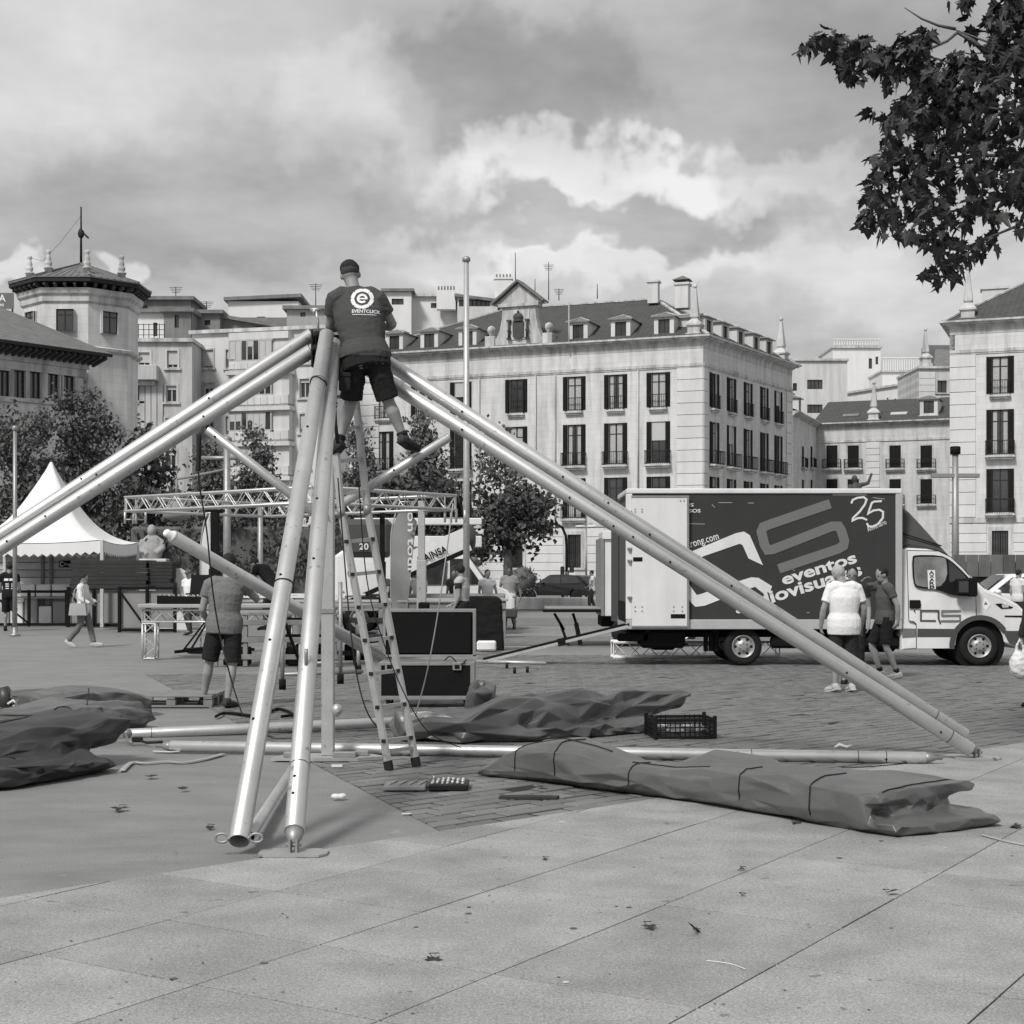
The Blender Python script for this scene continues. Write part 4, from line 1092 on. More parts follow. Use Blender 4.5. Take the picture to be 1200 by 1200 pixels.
    if not nofeet:
        for sd in ('L', 'R'):
            N_, T_ = J['an'+sd], J['to'+sd]; d = T_-N_; dn = Vector((d.x, d.y, d.z)).normalized(); upf = (up - dn*up.dot(dn)).normalized()
            base = N_ - dn*.06*s
            f = MB(); f.tube([base - upf*.035*s, N_ - upf*.035*s, lerp(N_, T_, .55)-upf*.012*s, T_-upf*.003*s, T_+dn*.05*s-upf*.004*s], [.034*s, .042*s, .045*s, .047*s, .028*s], 12, ry=[.040*s, .048*s, .042*s, .030*s, .018*s], upv=dn.cross(upf))
            f.tube([N_-upf*.03*s, N_+upf*.025*s], [.05*s, .045*s], 12)
            fm = fuse(f, voxel*.85, 3); fm.materials.append(cloth('shoe_%.2f' % shoes, shoes)); sh = link('shoe', fm, o, M)
            so_ = MB(); c0 = base-upf*.062*s; so_.tube([c0, lerp(N_, T_, .5)-upf*.055*s, T_-upf*.03*s, T_+dn*.055*s-upf*.02*s], [.040*s, .046*s, .050*s, .03*s], 12, ry=.013*s, upv=dn.cross(upf))
            so_.build('sole', mat('pale_sole', .5, .7) if shoes > .2 else RUB, sh, M)
            if sock is not None:
                k = MB(); L0 = lerp(N_, J['kn'+sd], .02); L1 = lerp(N_, J['kn'+sd], .16); k.tube([L0, L1], [.046*s, .048*s], 12); k.build('sock', cloth('sock_%.2f' % sock, sock), o, M)
    return o, so
def print_on(mb, target, M, dirv, off=.004):
    """lay the flat mesh of mb (in frame M) on to the object's mesh along dirv"""
    me = target.data; T = WM[target.name]; Ti = T.inverted()
    bv = BVHTree.FromPolygons([v.co for v in me.vertices], [tuple(p.vertices) for p in me.polygons])
    dl = (Ti.to_3x3() @ Vector(dirv)).normalized(); out = []
    for p in mb.v:
        q = Ti @ Vector(p); h, n, i, d = bv.ray_cast(q - dl*1.0, dl)
        out.append(tuple((T @ (h - dl*off)) if h is not None else Vector(p)))
    mb.v = out
    return mb
# ------------------------------------------------------------------ aluminium tent frame in the middle
def brushed(N, L, vec, val, math_, nz):
    s = nz(14, 6); mr = N.new('ShaderNodeMapRange'); L.new(s, mr.inputs[0]); mr.inputs[1].default_value = .62; mr.inputs[2].default_value = .70
    mr.inputs[3].default_value = 1; mr.inputs[4].default_value = .55
    return math_('MULTIPLY', val, mr.outputs[0])
M_ALU = mat('aluminium_tube', .60, .42, metal=.7, var=.16, scale=2.5, bump=.03, bscale=90, extra=brushed, spec=.5)
M_ALU2 = mat('dull_aluminium', .50, .5, metal=.6, var=.14, scale=4, extra=brushed, spec=.5)
M_STEEL = mat('galvanised_steel', .33, .5, metal=.6, var=.18, scale=9)
M_BLK = mat('black_fitting', .02, .5)
M_PLATE = mat('steel_plate', .42, .55, metal=.5, var=.15, scale=6)

frame_o = thing('tent_structure', 'large bare aluminium tent structure of paired tubes meeting at a high apex', 'tent structure', gd(384, 890))
def pole(par, name, p0, p1, r, holes=(), ring=(), n=24, m=None, open0=False, open1=False):
    """hollow round tube with bolts and joint rings at fractions of its length"""
    p0 = Vector(p0); p1 = Vector(p1); d = (p1-p0).normalized(); mb = MB()
    mb.tube([p0, p0+d*.004, p1-d*.004, p1], [r-.004, r, r, r-.004], n, cap=False)
    mb.tube([p1, p1-d*.12], [r-.006, r-.006], n, cap=False); mb.tube([p0+d*.12, p0], [r-.006, r-.006], n, cap=False)
    for e, s in ((p0+d*.12, -1), (p1-d*.12, 1)): mb.cyl(e, e+d*.001, r-.005, n=n, mi=1)
    o = mb.build(name, [m or M_ALU, M_BLK], par, world=True)
    up = Vector((0, 0, 1)); sd = d.cross(up).normalized(); vw = Vector((0, -1, 0)); vw = (vw - d*vw.dot(d)).normalized(); uu = d.cross(vw)
    for (t, a) in holes:
        c = p0 + (p1-p0)*t; nv = vw*math.cos(a)+uu*math.sin(a)
        b = MB(); b.cyl(c+nv*(r-.01), c+nv*(r+.004), .0105, n=8); b.cyl(c+nv*(r+.003), c+nv*(r+.009), .007, n=6); b.build('bolt', M_BLK, o, world=True)
    for t in ring:
        c = p0 + (p1-p0)*t; b = MB(); b.tube([c, c+d*.006], r+.0012, n, cap=False); b.build('joint_ring', M_BLK, o, world=True)
    return o
rT = .062
legs_def = [
    (at(383, 392, 13.1), at(280, 986, 8.98), [(.26, .2), (.58, .3), (.7, .2), (.83, .5)], [.13]),
    (at(391, 402, 13.25), at(345, 974, 9.05), [(.42, .3), (.55, .1), (.93, .2), (.955, .2)], [.905]),
    (at(366, 392, 13.52), at(-372, 868, 13.62), [(.16, .2), (.34, -.3), (.36, .4)], [.62]),
    (at(365, 411, 13.38), at(-386, 888, 13.42), [(.165, .2), (.41, .3), (.47, .2)], [.6]),
    (at(402, 391, 13.55), at(1131, 862, 13.78), [(.19, .2), (.35, .2), (.42, -.2), (.49, .4), (.62, .2)], [.95]),
    (at(402, 414, 13.42), at(1138, 879, 13.5), [(.19, .2), (.36, .2), (.43, .3), (.46, .1), (.52, .3), (.80, .2), (.95, .2)], [.965]),
]
for (a, b, hs, rg) in legs_def: pole(frame_o, 'leg_tube', a, b, rT, hs, rg)
# cuffs and plates at the feet
def foot(par, p, toward):
    g_ = Vector((p.x, p.y, 0)); o = MB()
    o.prism([(-.16, -.11), (.16, -.11), (.2, -.05), (.2, .07), (.13, .12), (-.13, .12), (-.2, .07), (-.2, -.05)], .002, .014, TR(g_.x, g_.y, 0))
    o.build('foot_plate', M_PLATE, par, world=True)
    k = MB(); k.beam(g_+Vector((-.02, 0, .01)), g_+Vector((-.02, 0, .09)), .012, .07); k.beam(g_+Vector((.02, 0, .01)), g_+Vector((.02, 0, .09)), .012, .07)
    k.cyl(g_+Vector((-.045, 0, .055)), g_+Vector((.045, 0, .055)), .012, n=8)
    d = (toward-p).normalized(); k.tube([p, p+d*.05, p+d*.12], [.022, .045, rT*.98], 16)
    k.build('foot_joint', M_STEEL, par, world=True)
a, b = legs_def[1][0], legs_def[1][1]; foot(frame_o, gd(344, 1001) + Vector((0, 0, .055)), a)
a, b = legs_def[5][0], legs_def[5][1]; foot(frame_o, gd(1145, 889) + Vector((0, 0, .055)), a)
# ring bolts at the open foot
p = legs_def[0][1]
for sg in (-1, 1):
    k = MB(); c = p + Vector((sg*.10, 0, .02)); k.tube([c+Vector((.038*math.cos(t*math.pi/8), 0, .026*math.sin(t*math.pi/8))) for t in range(17)], .008, 8)
    k.cyl(p+Vector((sg*.05, 0, .02)), c-Vector((sg*.035, 0, 0)), .012, n=8); k.build('ring_bolt', M_STEEL, frame_o, world=True)
# braces, ground strut, centre post
pole(frame_o, 'brace_tube', at(243, 503, 13.4), at(372, 604, 13.45), .040, [(.08, .2)])
pole(frame_o, 'brace_tube', at(527, 512, 13.45), at(398, 592, 13.45), .040, [(.5, .2)])
pole(frame_o, 'ground_strut', at(292, 980, 9.1)+Vector((0, 0, .0)), Vector((at(352, 880, 13.1).x, 13.1, .07)), .036)
cp = gd(384.5, 889)
q = MB(); q.cbox(cp.x-.055, cp.x+.055, cp.y-.055, cp.y+.055, .03, 3.45, .008); q.build('centre_post', M_ALU2, frame_o, world=True)
q = MB(); q.cbox(cp.x-.062, cp.x+.062, cp.y-.064, cp.y+.064, 1.28, 1.33, .006); q.build('post_sleeve', M_STEEL, frame_o, world=True)
q = MB(); q.cbox(cp.x-.03, cp.x-.005, cp.y-.075, cp.y-.057, 2.1, 2.75, .004); q.cyl((cp.x-.018, cp.y-.09, 2.16), (cp.x-.018, cp.y-.056, 2.16), .02, n=10); q.build('post_bracket', M_STEEL, frame_o, world=True)
q = MB(); q.prism([(-.48, -.16), (-.1, -.22), (.28, -.2), (.52, -.06), (.34, .14), (-.36, .16)], .002, .03, TR(cp.x+.0, cp.y, 0)); q.build('base_plate', M_PLATE, frame_o, world=True)
for (x, y, w) in ((-.3, -.13, .14), (.16, -.12, .2), (.3, .0, .12)):
    q = MB(); q.cbox(cp.x+x-w/2, cp.x+x+w/2, cp.y+y-.05, cp.y+y+.05, .03, .075, .006); q.build('base_wedge', M_STEEL, frame_o, world=True)
q = MB(); c = gd(399, 838) + Vector((0, 0, .02)); c = at(395, 832, 13.4); q.ell(c, .05, .05, .055); q.cyl(c+Vector((.01, -.05, 0)), c+Vector((.01, -.07, 0)), .014, n=8); q.build('end_ball', M_ALU2, frame_o, world=True)
# apex ironwork
q = MB()
ax = at(384, 402, 13.38)
q.cbox(ax.x-.13, ax.x-.115, ax.y-.12, ax.y+.16, ax.z-.22, ax.z+.10, .004); q.cbox(ax.x+.11, ax.x+.125, ax.y-.12, ax.y+.16, ax.z-.35, ax.z+.10, .004)
q.cbox(ax.x-.113, ax.x+.108, ax.y+.05, ax.y+.065, ax.z-.32, ax.z+.08, .004)
for (px, py) in ((371, 391), (369, 407), (392, 432), (394, 410)):
    c = at(px, py, 13.2); q.cyl(c, c+Vector((0, .14, 0)), .026, n=10); q.cyl(c-Vector((0, .02, 0)), c, .016, n=6)
q.build('apex_bracket', M_BLK, frame_o, world=True)
q = MB(); c = at(373, 392, 13.3); q.tube([c, c+Vector((-.005, 0, .12)), c+Vector((-.02, 0, .21))], .012, 8); q.cyl(c+Vector((-.07, 0, .215)), c+Vector((.02, 0, .215)), .016, n=8); q.ell(c+Vector((-.035, 0, .20)), .02, .02, .02)
q.build('apex_pin', M_ALU2, frame_o, world=True)
# straps round the front legs and the shackle hanging by the ladder
q = MB(); c = at(369, 470, 12.56); c2 = legs_def[0][0] + (legs_def[0][1]-legs_def[0][0])*.135
d = (legs_def[0][1]-legs_def[0][0]).normalized(); uu = d.cross(Vector((0, 1, 0))).normalized(); ww = d.cross(uu)
q.tube([c2 + uu*math.cos(t*math.pi/8)*.066 + ww*math.sin(t*math.pi/8)*.066 + d*.02*math.sin(t*.8) for t in range(17)], .007, 6); q.build('strap', M_BLK, frame_o, world=True)
c2 = legs_def[0][0] + (legs_def[0][1]-legs_def[0][0])*.585
q = MB(); q.tube([c2 + uu*math.cos(t*math.pi/8)*.064 + ww*math.sin(t*math.pi/8)*.064 + d*.02*math.sin(t*.4) for t in range(9)], .006, 6); q.build('strap', M_BLK, frame_o, world=True)
q = MB(); c = legs_def[1][0] + (legs_def[1][1]-legs_def[1][0])*.742 - Vector((0, .062, 0)); q.cbox(c.x-.03, c.x+.03, c.y-.02, c.y+.02, c.z-.03, c.z, .003); q.tube([c+Vector((0, -.012, 0)), c+Vector((0, -.014, .09)), c+Vector((0, -.01, .12))], .012, 8); q.build('locking_pin', M_STEEL, frame_o, world=True)
hx = [at(392, 478, 12.95), at(393, 497, 12.95), at(396, 520, 12.95), at(398, 545, 12.95), at(400, 590, 12.95)]
q = MB(); q.tube(hx[:3], .016, 8); q.tube([hx[0]+Vector((.02*math.cos(t*.5), 0, .03*math.sin(t*.5)+.03)) for t in range(13)], .008, 6); q.build('hoist_chain', M_BLK, frame_o, world=True)
# ropes that hang from the frame
def rope(par, name, pts, r=.006, m=None):
    pts = [Vector(p) for p in pts]; out = []
    n = len(pts)
    for i in range(n-1):
        p0, p1, p2, p3 = pts[max(i-1, 0)], pts[i], pts[i+1], pts[min(i+2, n-1)]
        for k in range(7):
            t = k/7; out.append(.5*((2*p1)+(p2-p0)*t+(2*p0-5*p1+4*p2-p3)*t*t+(3*p1-p0-3*p2+p3)*t**3))
    out.append(pts[-1]); q = MB(); q.tube(out, r, 6); return q.build(name, m or M_BLK, par, world=True)
rope(frame_o, 'hanging_rope', [at(234, 506, 13.3), at(233, 560, 13.3), at(242, 620, 13.4), at(249, 690, 13.5), at(258, 745, 13.6), at(272, 800, 13.7), at(284, 838, 17)], .007)
rope(frame_o, 'hanging_strap', [at(233, 508, 13.32), at(233, 530, 13.32), at(232, 552, 13.32)], .022)
rope(frame_o, 'hanging_rope', [at(396, 560, 12.9), at(404, 660, 12.9), at(411, 740, 12.9), at(420, 800, 12.9), at(432, 838, 12.9), at(450, 860, 13.2)], .006)
rope(frame_o, 'hanging_rope', [at(531, 590, 13.4), at(516, 700, 13.5), at(502, 780, 13.6), at(487, 838, 13.8), at(486, 836, 14.2)], .006, mat('pale_rope', .4, .8))
rope(frame_o, 'hanging_rope', [at(420, 560, 12.8), at(430, 680, 12.8), at(452, 760, 12.8), at(480, 825, 12.8), at(505, 860, 12.9), at(540, 876, 13.3)], .005)

# poles that lie on the ground
def lying(label, p0, p1, r, name='tent_pole', tips=(1, 1), rings=(), holes=()):
    p0 = Vector(p0); p1 = Vector(p1); o = thing(name, label, 'pole', (p0.x, p0.y, 0), group='tent poles lying on the ground')
    pole(o, 'tube', p0, p1, r, holes, rings)
    d = (p1-p0).normalized()
    for e, dd, f in ((p0, -d, tips[0]), (p1, d, tips[1])):
        if f: k = MB(); k.tube([e-dd*.01, e+dd*.03, e+dd*.075, e+dd*.08, e+dd*.14], [r*.98, r*.8, .026, .018, .016], 16); k.build('pole_tip', M_STEEL, o, world=True)
    return o
def gz(px, py, z): p = gd(px, py); return Vector((p.x, p.y, z))
lying('long shiny pole lying from the left strut past the ladder to the right', gz(200, 881, .052), gz(1085, 895, .052), .051, rings=(.18, .78, .915, .95), holes=((.95, .3), (.86, 1.2)))
lying('shiny pole lying behind the legs, one end on the far dark tarp', at(-20, 868, 15.0), at(562, 842, 16.3), .055, rings=(.32,))
# loose fittings by the left pole end
t = thing('ratchet_strap', 'small black ratchet fitting at the left tip of the long pole', 'strap', gd(172, 875))
q = MB(); a = gd(155, 872); b = gd(190, 874); q.cbox(a.x, a.x+.1, a.y-.03, a.y+.03, .02, .07, .008); q.tube([gz(158, 871, .04), gz(172, 874, .03), gz(190, 875, .045)], .014, 8); q.build('ratchet', M_BLK, t, world=True)
q = MB(); q.ell(gz(149, 868, .07), .05, .05, .05); q.tube([gz(147, 868, .08), gz(150, 871, .02), gz(155, 873, .02)], .012, 8); q.build('hook', M_STEEL, t, world=True)

# ladder
lad = thing('ladder', 'aluminium folding ladder leaning up to the frame apex under the worker', 'ladder', gd(470, 900))
LL = [gz(455.5, 903, .03), at(400, 600, 13.05), at(384, 425, 13.25)]; RR = [gz(487.5, 898.5, .03), at(430.5, 597, 13.27), at(412, 423, 13.47)]
for S_ in (LL, RR):
    for i in (0, 1):
        q = MB(); q.beam(S_[i], S_[i+1], .028, .066, up=(RR[0]-LL[0]).cross(Vector((0, 0, 1))), mi=0)
        q.build('stile', M_ALU2, lad, world=True)
    q = MB(); q.beam(S_[0]-(S_[1]-S_[0]).normalized()*.03, S_[0]+(S_[1]-S_[0]).normalized()*.05, .036, .075, up=(RR[0]-LL[0]).cross(Vector((0, 0, 1)))); q.build('rubber_foot', RUB, lad, world=True)
    q = MB(); q.cyl(S_[1]-Vector((.03, 0, 0)), S_[1]+Vector((.03, 0, 0)), .05, n=14); q.build('hinge', M_STEEL, lad, world=True)
L1 = (LL[1]-LL[0]).length
for k in range(8):
    t = (.22 + k*.285)/L1
    if t < .97:
        q = MB(); q.beam(LL[0].lerp(LL[1], t), RR[0].lerp(RR[1], t), .03, .03); q.build('rung', M_ALU2, lad, world=True)
        for S_ in (LL, RR): q = MB(); c = S_[0].lerp(S_[1], t); q.box(c.x-.018, c.x+.018, c.y-.037, c.y-.033, c.z-.016, c.z+.016); q.build('rung_end', M_BLK, lad, world=True)
for k in range(5):
    t = .12 + k*.215; q = MB(); q.beam(LL[1].lerp(LL[2], t), RR[1].lerp(RR[2], t), .03, .03); q.build('rung', M_ALU2, lad, world=True)
q = MB(); q.beam(LL[0].lerp(LL[1], .06), RR[0].lerp(RR[1], .06), .035, .03); q.build('rung', M_ALU2, lad, world=True)

# worker on the ladder
JY = 13.1
def a_(px, py, dy=0.0): return at(px, py, JY+dy)
J = dict(pelvis=a_(428, 420, .0), waist=a_(426, 402, .03), chest=a_(422, 374, .09), neck=a_(415, 342, .15), head=a_(410.5, 322, .2), look=Vector((-.05, 1, -.35)),
         shL=a_(392, 352, .12), elL=a_(386, 384, .25), wrL=a_(401, 385, .42), haL=a_(411, 381, .45), shR=a_(444, 352, .12), elR=a_(461, 382, .22), wrR=a_(443, 384, .42), haR=a_(432, 381, .46),
         hipL=a_(416, 425), knL=a_(411, 471, .10), anL=a_(397, 519, -.02), toL=a_(389, 529, .13), hipR=a_(441, 425), knR=a_(455, 470, .08), anR=a_(473, 513, .1), toR=a_(486, 523, .24))
wk, wsh = person('worker seen from behind in dark T-shirt and cargo shorts standing high on the ladder', TR(a_(430, 535).x, JY, 0), {k: (v if k == 'look' else v - Vector((a_(430, 535).x, JY, 0))) for k, v in J.items()},
       shirt=.072, shorts=.022, shoes=.055, voxel=.0085, sleeve=.52, leg_to=.93, sock=.02, bulk=1.2, hem=-.10, fade=True)
MR = Matrix(((1,0,0,0), (0,0,-1,0), (0,1,0,0), (0,0,0,1)))      # text plane facing the camera
pm = MB(); M_PRINT = mat('white_print', .75, .8)
C = a_(424.5, 350); sc = JY/F
def ringpoly(mb, c, r0, r1, n=40, a0=0, a1=2*math.pi):
    vs = []; 
    for k in range(n+1):
        a = a0+(a1-a0)*k/n
        for r in (r0, r1): vs.append((c.x+r*math.cos(a), c.y, c.z+r*math.sin(a)))
    mb.add(vs, [(2*k, 2*k+1, 2*k+3, 2*k+2) for k in range(n)])
for k in range(8): ringpoly(pm, C, 9.0*sc, 13.4*sc, 6, k*math.pi/4+.06, (k+1)*math.pi/4-.06)
ringpoly(pm, C, 9.6*sc, 12.6*sc, 48)
# the letter e in the ring
ringpoly(pm, C, 3.4*sc, 6.2*sc, 30, .1, 2*math.pi-.75)
vs = [(C.x-3.6*sc, C.y, C.z-.9*sc), (C.x+6.1*sc, C.y, C.z-.9*sc), (C.x+6.1*sc, C.y, C.z+.9*sc), (C.x-3.6*sc, C.y, C.z+.9*sc)]; pm.add(vs, [(0,1,2,3)])
text_mb(pm, 'EVENTCLICK', 5.6*sc, TR(*a_(413.0, 368)) @ MR, .0011, 0, 0, space=1.0)
for k in range(14): x = 414+k*2.0; p0 = a_(x, 370.6); p1 = a_(x+1.5, 369.6); pm.add([(p0.x, p0.y, p0.z), (p1.x, p0.y, p0.z), (p1.x, p0.y, p1.z), (p0.x, p0.y, p1.z)], [(0,1,2,3)])
print_on(pm, wsh, None, (0, 1, 0), .005); pm.build('shirt_print', M_PRINT, wsh, world=True)
# pockets on the shorts
for (px, py, w, h) in ((404, 448, 14, 20),):
    q = MB(); c = a_(px, py, -.10)
    q.cbox(c.x-w*sc/2, c.x+w*sc/2, c.y-.012, c.y+.03, c.z-h*sc/2, c.z+h*sc/2, .01); q.cbox(c.x-w*sc/2-.005, c.x+w*sc/2+.005, c.y-.02, c.y+.03, c.z+h*sc/2-.03, c.z+h*sc/2+.01, .008)
    q.build('cargo_pocket', MATS['legwear_0.03'] if 'legwear_0.03' in MATS else MATS['legwear_0.02'], wk, world=True)
# ------------------------------------------------------------------ box truck and other vehicles
M_TRW = mat('truck_white_paint', .74, .38, var=.07, scale=1.5, streak=.14, spec=.4)
M_TRG = mat('truck_dark_panel', .048, .5, var=.12, scale=1.2, streak=.12, spec=.18)
M_TRM = mat('mid_grey_print', .17, .5, var=.05)
M_CHAS = mat('chassis_black', .010, .75, var=.3, scale=5, spec=.12)
M_DEFL = mat('deflector_grey', .075, .45, var=.08)
M_TYRE = mat('tyre_rubber', .016, .8, var=.2, scale=12, bump=.2, bscale=60)
M_RIM = mat('wheel_rim', .38, .45, metal=.5, var=.12, scale=9)
M_CGLASS = mat('vehicle_glass', .035, .05, var=.5, scale=1.2, spec=.7)
M_LAMP = mat('lamp_glass', .5, .15, var=.1, spec=.7)
def smooth_poly(pts, it=1):
    for _ in range(it):
        out = []
        for i in range(len(pts)):
            a, b = pts[i], pts[(i+1) % len(pts)]
            out += [(a[0]*.75+b[0]*.25, a[1]*.75+b[1]*.25), (a[0]*.25+b[0]*.75, a[1]*.25+b[1]*.75)]
        pts = out
    return pts
def stroke(mb, pts, w, y0, y1, closed=False):
    """thick polyline in x,z with mitred corners, as a thin slab between y0 and y1"""
    P = [Vector(p) for p in pts]; n = len(P); L_, R_ = [], []
    for i in range(n):
        a = P[i-1] if i else P[i]; c = P[i+1] if i < n-1 else P[i]
        d1 = (P[i]-a).normalized() if i else (c-P[i]).normalized(); d2 = (c-P[i]).normalized() if i < n-1 else d1
        t = (d1+d2).normalized(); nn = Vector((-t.y, t.x)); k = w/2/max(.45, nn.dot(Vector((-d1.y, d1.x))))
        L_.append(P[i]+nn*k); R_.append(P[i]-nn*k)
    vs = []
    for l, r in zip(L_, R_): vs += [(l.x, y0, l.y), (r.x, y0, r.y), (l.x, y1, l.y), (r.x, y1, r.y)]
    fs = []
    for i in range(n-1):
        a = 4*i; b = a+4; fs += [(a, a+1, b+1, b), (a+2, b+2, b+3, a+3), (a, b, b+2, a+2), (a+1, a+3, b+3, b+1)]
    fs += [(0, 2, 3, 1), (4*n-4, 4*n-3, 4*n-1, 4*n-2)]
    mb.add(vs, fs)
XZ = Matrix(((1,0,0,0), (0,0,1,0), (0,1,0,0), (0,0,0,1)))     # prism: poly x,z ; depth y
def body_prism(mb, poly, y0, y1, c=.04, tumble=None, mi=0):
    """side profile swept across the vehicle with rounded long edges"""
    cx = sum(p[0] for p in poly)/len(poly); cz = sum(p[1] for p in poly)/len(poly); n = len(poly)
    def sh(p, k):
        d = Vector((p[0]-cx, p[1]-cz)); L_ = d.length or 1; d *= max(0, (L_-k)/L_); return (cx+d.x, cz+d.y)
    rows = [(y0, c), (y0+c*.3, c*.3), (y0+c, 0), (y1-c, 0), (y1-c*.3, c*.3), (y1, c)]
    vs = []
    for (y, k) in rows:
        for p in poly:
            q = sh(p, k); t = tumble(q[1]) if tumble else 0
            vs.append((q[0], y + (t if y < (y0+y1)/2 else -t), q[1]))
    fs = [tuple(reversed(range(n))), tuple((len(rows)-1)*n+i for i in range(n))]
    for r_ in range(len(rows)-1):
        for i in range(n): fs.append((r_*n+i, r_*n+(i+1) % n, (r_+1)*n+(i+1) % n, (r_+1)*n+i))
    mb.add(vs, fs, mi)
def wheel(par, c, r, w, M, dual=False, lug=6):
    """wheel with its axis along y; c is the outer face centre"""
    W = M @ TR(*c); ty = MB()
    pr = [(r*.60, 0), (r*.64, -.012), (r*.80, -.018), (r*.93, -.008), (r*.985, .02), (r, .05), (r, w-.05), (r*.985, w-.02), (r*.93, w), (r*.6, w)]
    RX = Matrix.Rotation(-math.pi/2, 4, 'X'); ty.M = RX; ty.lathe(pr, 36)
    t = ty.build('wheel', M_TYRE, par, W)
    rm = MB(); rm.M = RX; rm.lathe([(r*.61, -.008), (r*.60, -.026), (r*.57, -.030), (r*.545, -.016), (r*.50, -.006), (r*.32, -.012), (r*.27, -.034), (r*.15, -.04), (r*.02, -.042)], 36); rm.build('rim', M_RIM, t, W)
    hl = MB(); hl.M = RX
    for k in range(lug):
        a = 2*math.pi*k/lug; hl.cyl((math.cos(a)*r*.41, math.sin(a)*r*.41, -.004), (math.cos(a)*r*.41, math.sin(a)*r*.41, -.0125), r*.075, n=10)
        hl.cyl((math.cos(a+.5)*r*.21, math.sin(a+.5)*r*.21, -.05), (math.cos(a+.5)*r*.21, math.sin(a+.5)*r*.21, -.03), r*.03, n=6)
    hl.build('rim_holes', M_CHAS, t, W)
    return t
def text_fit(mb, s, M, w, h=None, bold=0.0, ext=.002, shear=0.0):
    """letters scaled to width w (and cap height h) in the x,y plane of M"""
    t = MB(); text_mb(t, s, 1.0, Matrix(), bold, shear, ext)
    x0 = min(v[0] for v in t.v); x1 = max(v[0] for v in t.v); y1 = max(v[1] for v in t.v); y0 = min(v[1] for v in t.v)
    kx = w/(x1-x0); ky = (h/(y1-y0)) if h else kx
    mb.add([M @ Vector(((v[0]-x0)*kx, (v[1])*ky, v[2])) for v in t.v], t.f)

TY = 26.9; TS = TY/F
TM = TR(at(950, 670, TY).x, TY, 0)
def tl(px, py): return ((px-950)*TS, H-(py-HY)*TS)
truck = thing('box_truck', 'box truck with dark lettered side panel, white cab and roof deflector', 'truck', M=TM)
def tbox(name, px0, px1, py0, py1, y0, y1, m, par=None, c=.01):
    (x0, z1), (x1, z0) = tl(px0, py0), tl(px1, py1); q = MB(); q.cbox(x0, x1, y0, y1, z0, z1, c); return q.build(name, m, par or truck, TM)
cargo = tbox('cargo_box', 737, 1055, 574.5, 735, .012, 2.2, M_TRG)
tbox('roof_rail', 734, 1057, 572.5, 578.5, -.02, 2.22, M_TRW, cargo, .015)
tbox('bottom_rail', 734, 1057, 726, 737.5, -.02, 2.22, mat('alu_rail', .55, .45, metal=.4, var=.1, scale=4), cargo)
tbox('corner_post', 1049.5, 1057.3, 578.8, 725.8, -.022, .1, MATS['alu_rail'], cargo); tbox('corner_post', 733.6, 741, 578.8, 725.8, -.022, .1, M_TRW, cargo)
rd = tbox('rear_door', 740.5, 806, 582, 734.5, -.075, -.026, M_TRW, None, .008)
tbox('door_frame', 739.8, 807, 581, 583.6, -.082, -.0255, M_STEEL, rd, .003); tbox('door_frame', 739.8, 807, 733, 735.3, -.082, -.0255, M_STEEL, rd, .003)
tbox('door_frame', 804.4, 807, 583.7, 732.9, -.083, -.0257, M_STEEL, rd, .003)
for (px, py, w, h) in ((747, 655.5, 11, 5), (794, 722, 17, 5)): tbox('door_plate', px-w/2, px+w/2, py-h/2, py+h/2, -.08, -.0755, M_CHAS, rd, .001)
for py in (600, 643, 657, 700): tbox('hinge', 735, 740.2, py-1.2, py+1.2, -.09, -.026, M_STEEL, rd, .004)
for (px, py) in ((744, 597), (752, 597), (744, 600), (752, 600), (744, 711), (752, 711), (744, 716), (752, 716), (797, 587), (801, 587), (789, 711), (799, 711), (789, 716), (799, 716)):
    q = MB(); x, z = tl(px, py); q.cyl((x, -.082, z), (x, -.0752, z), .014, n=8); q.build('rivet', M_STEEL, rd, TM)
# open back: far door swung out, shade of the hold painted as a flat dark panel
q = MB(); x0, z1 = tl(736, 584); x1, z0 = tl(736, 734)
q.prism([(x0+.02, 2.23), (x0-.02, 2.21), (x0-.10, 3.05), (x0-.06, 3.06)], z0, z1); q.build('rear_door', mat('grey_door_inside', .075, .6, var=.1), truck, TM)
q = MB(); q.cbox(x0-.004, x0+.03, .1, 2.1, z0+.06, z1-.03, .005); q.build('hold_shade_panel', mat('hold_shade', .09, .7), truck, TM)
q = MB(); q.box(x0-.03, x0-.006, .12, 2.1, z0+.06, z0+.42); q.build('hold_lower_band', M_CHAS, truck, TM)  # black band along the bottom of the hold panel
# print on the side
def zp(x, y): return tl(690+x*.30833, 560+y*.30833)
yf, yb = .0035, .0115
lg = MB(); lg.prism([zp(*p) for p in [(378,285),(560,210),(590,204),(612,218),(662,332),(607,306),(585,256),(574,250),(378,318)]], yf, yb, XZ)
lg.prism([zp(*p) for p in [(378,400),(410,445),(425,442),(545,400),(618,378),(645,380),(697,412),(688,434),(662,438),(632,414),(585,430),(440,486),(405,490),(385,470),(378,455)]], yf, yb, XZ)
lg.build('side_logo', M_TRW, cargo, TM)
lg = MB(); stroke(lg, [zp(*p) for p in [(918,98),(690,176),(664,186),(656,204),(668,255),(680,274),(700,272),(925,184),(950,184),(960,200),(972,240),(968,258),(948,270),(722,346)]], 36*.30833*TS, yf, yb)
lg.build('side_logo', M_TRM, cargo, TM)
lg = MB()
def tilt(px, py, deg): x, z = tl(px, py); return TR(x, yf, z) @ XZ @ Matrix.Rotation(R(deg), 4, 'Z') @ Matrix.Diagonal((1, 1, -1, 1))
text_fit(lg, 'eventos', tilt(918, 685.5, 17.2), 91*TS, 12.3*TS, .03)
text_fit(lg, 'audiovisuales', tilt(863, 719, 17.2), 155*TS, 15.5*TS, .03)
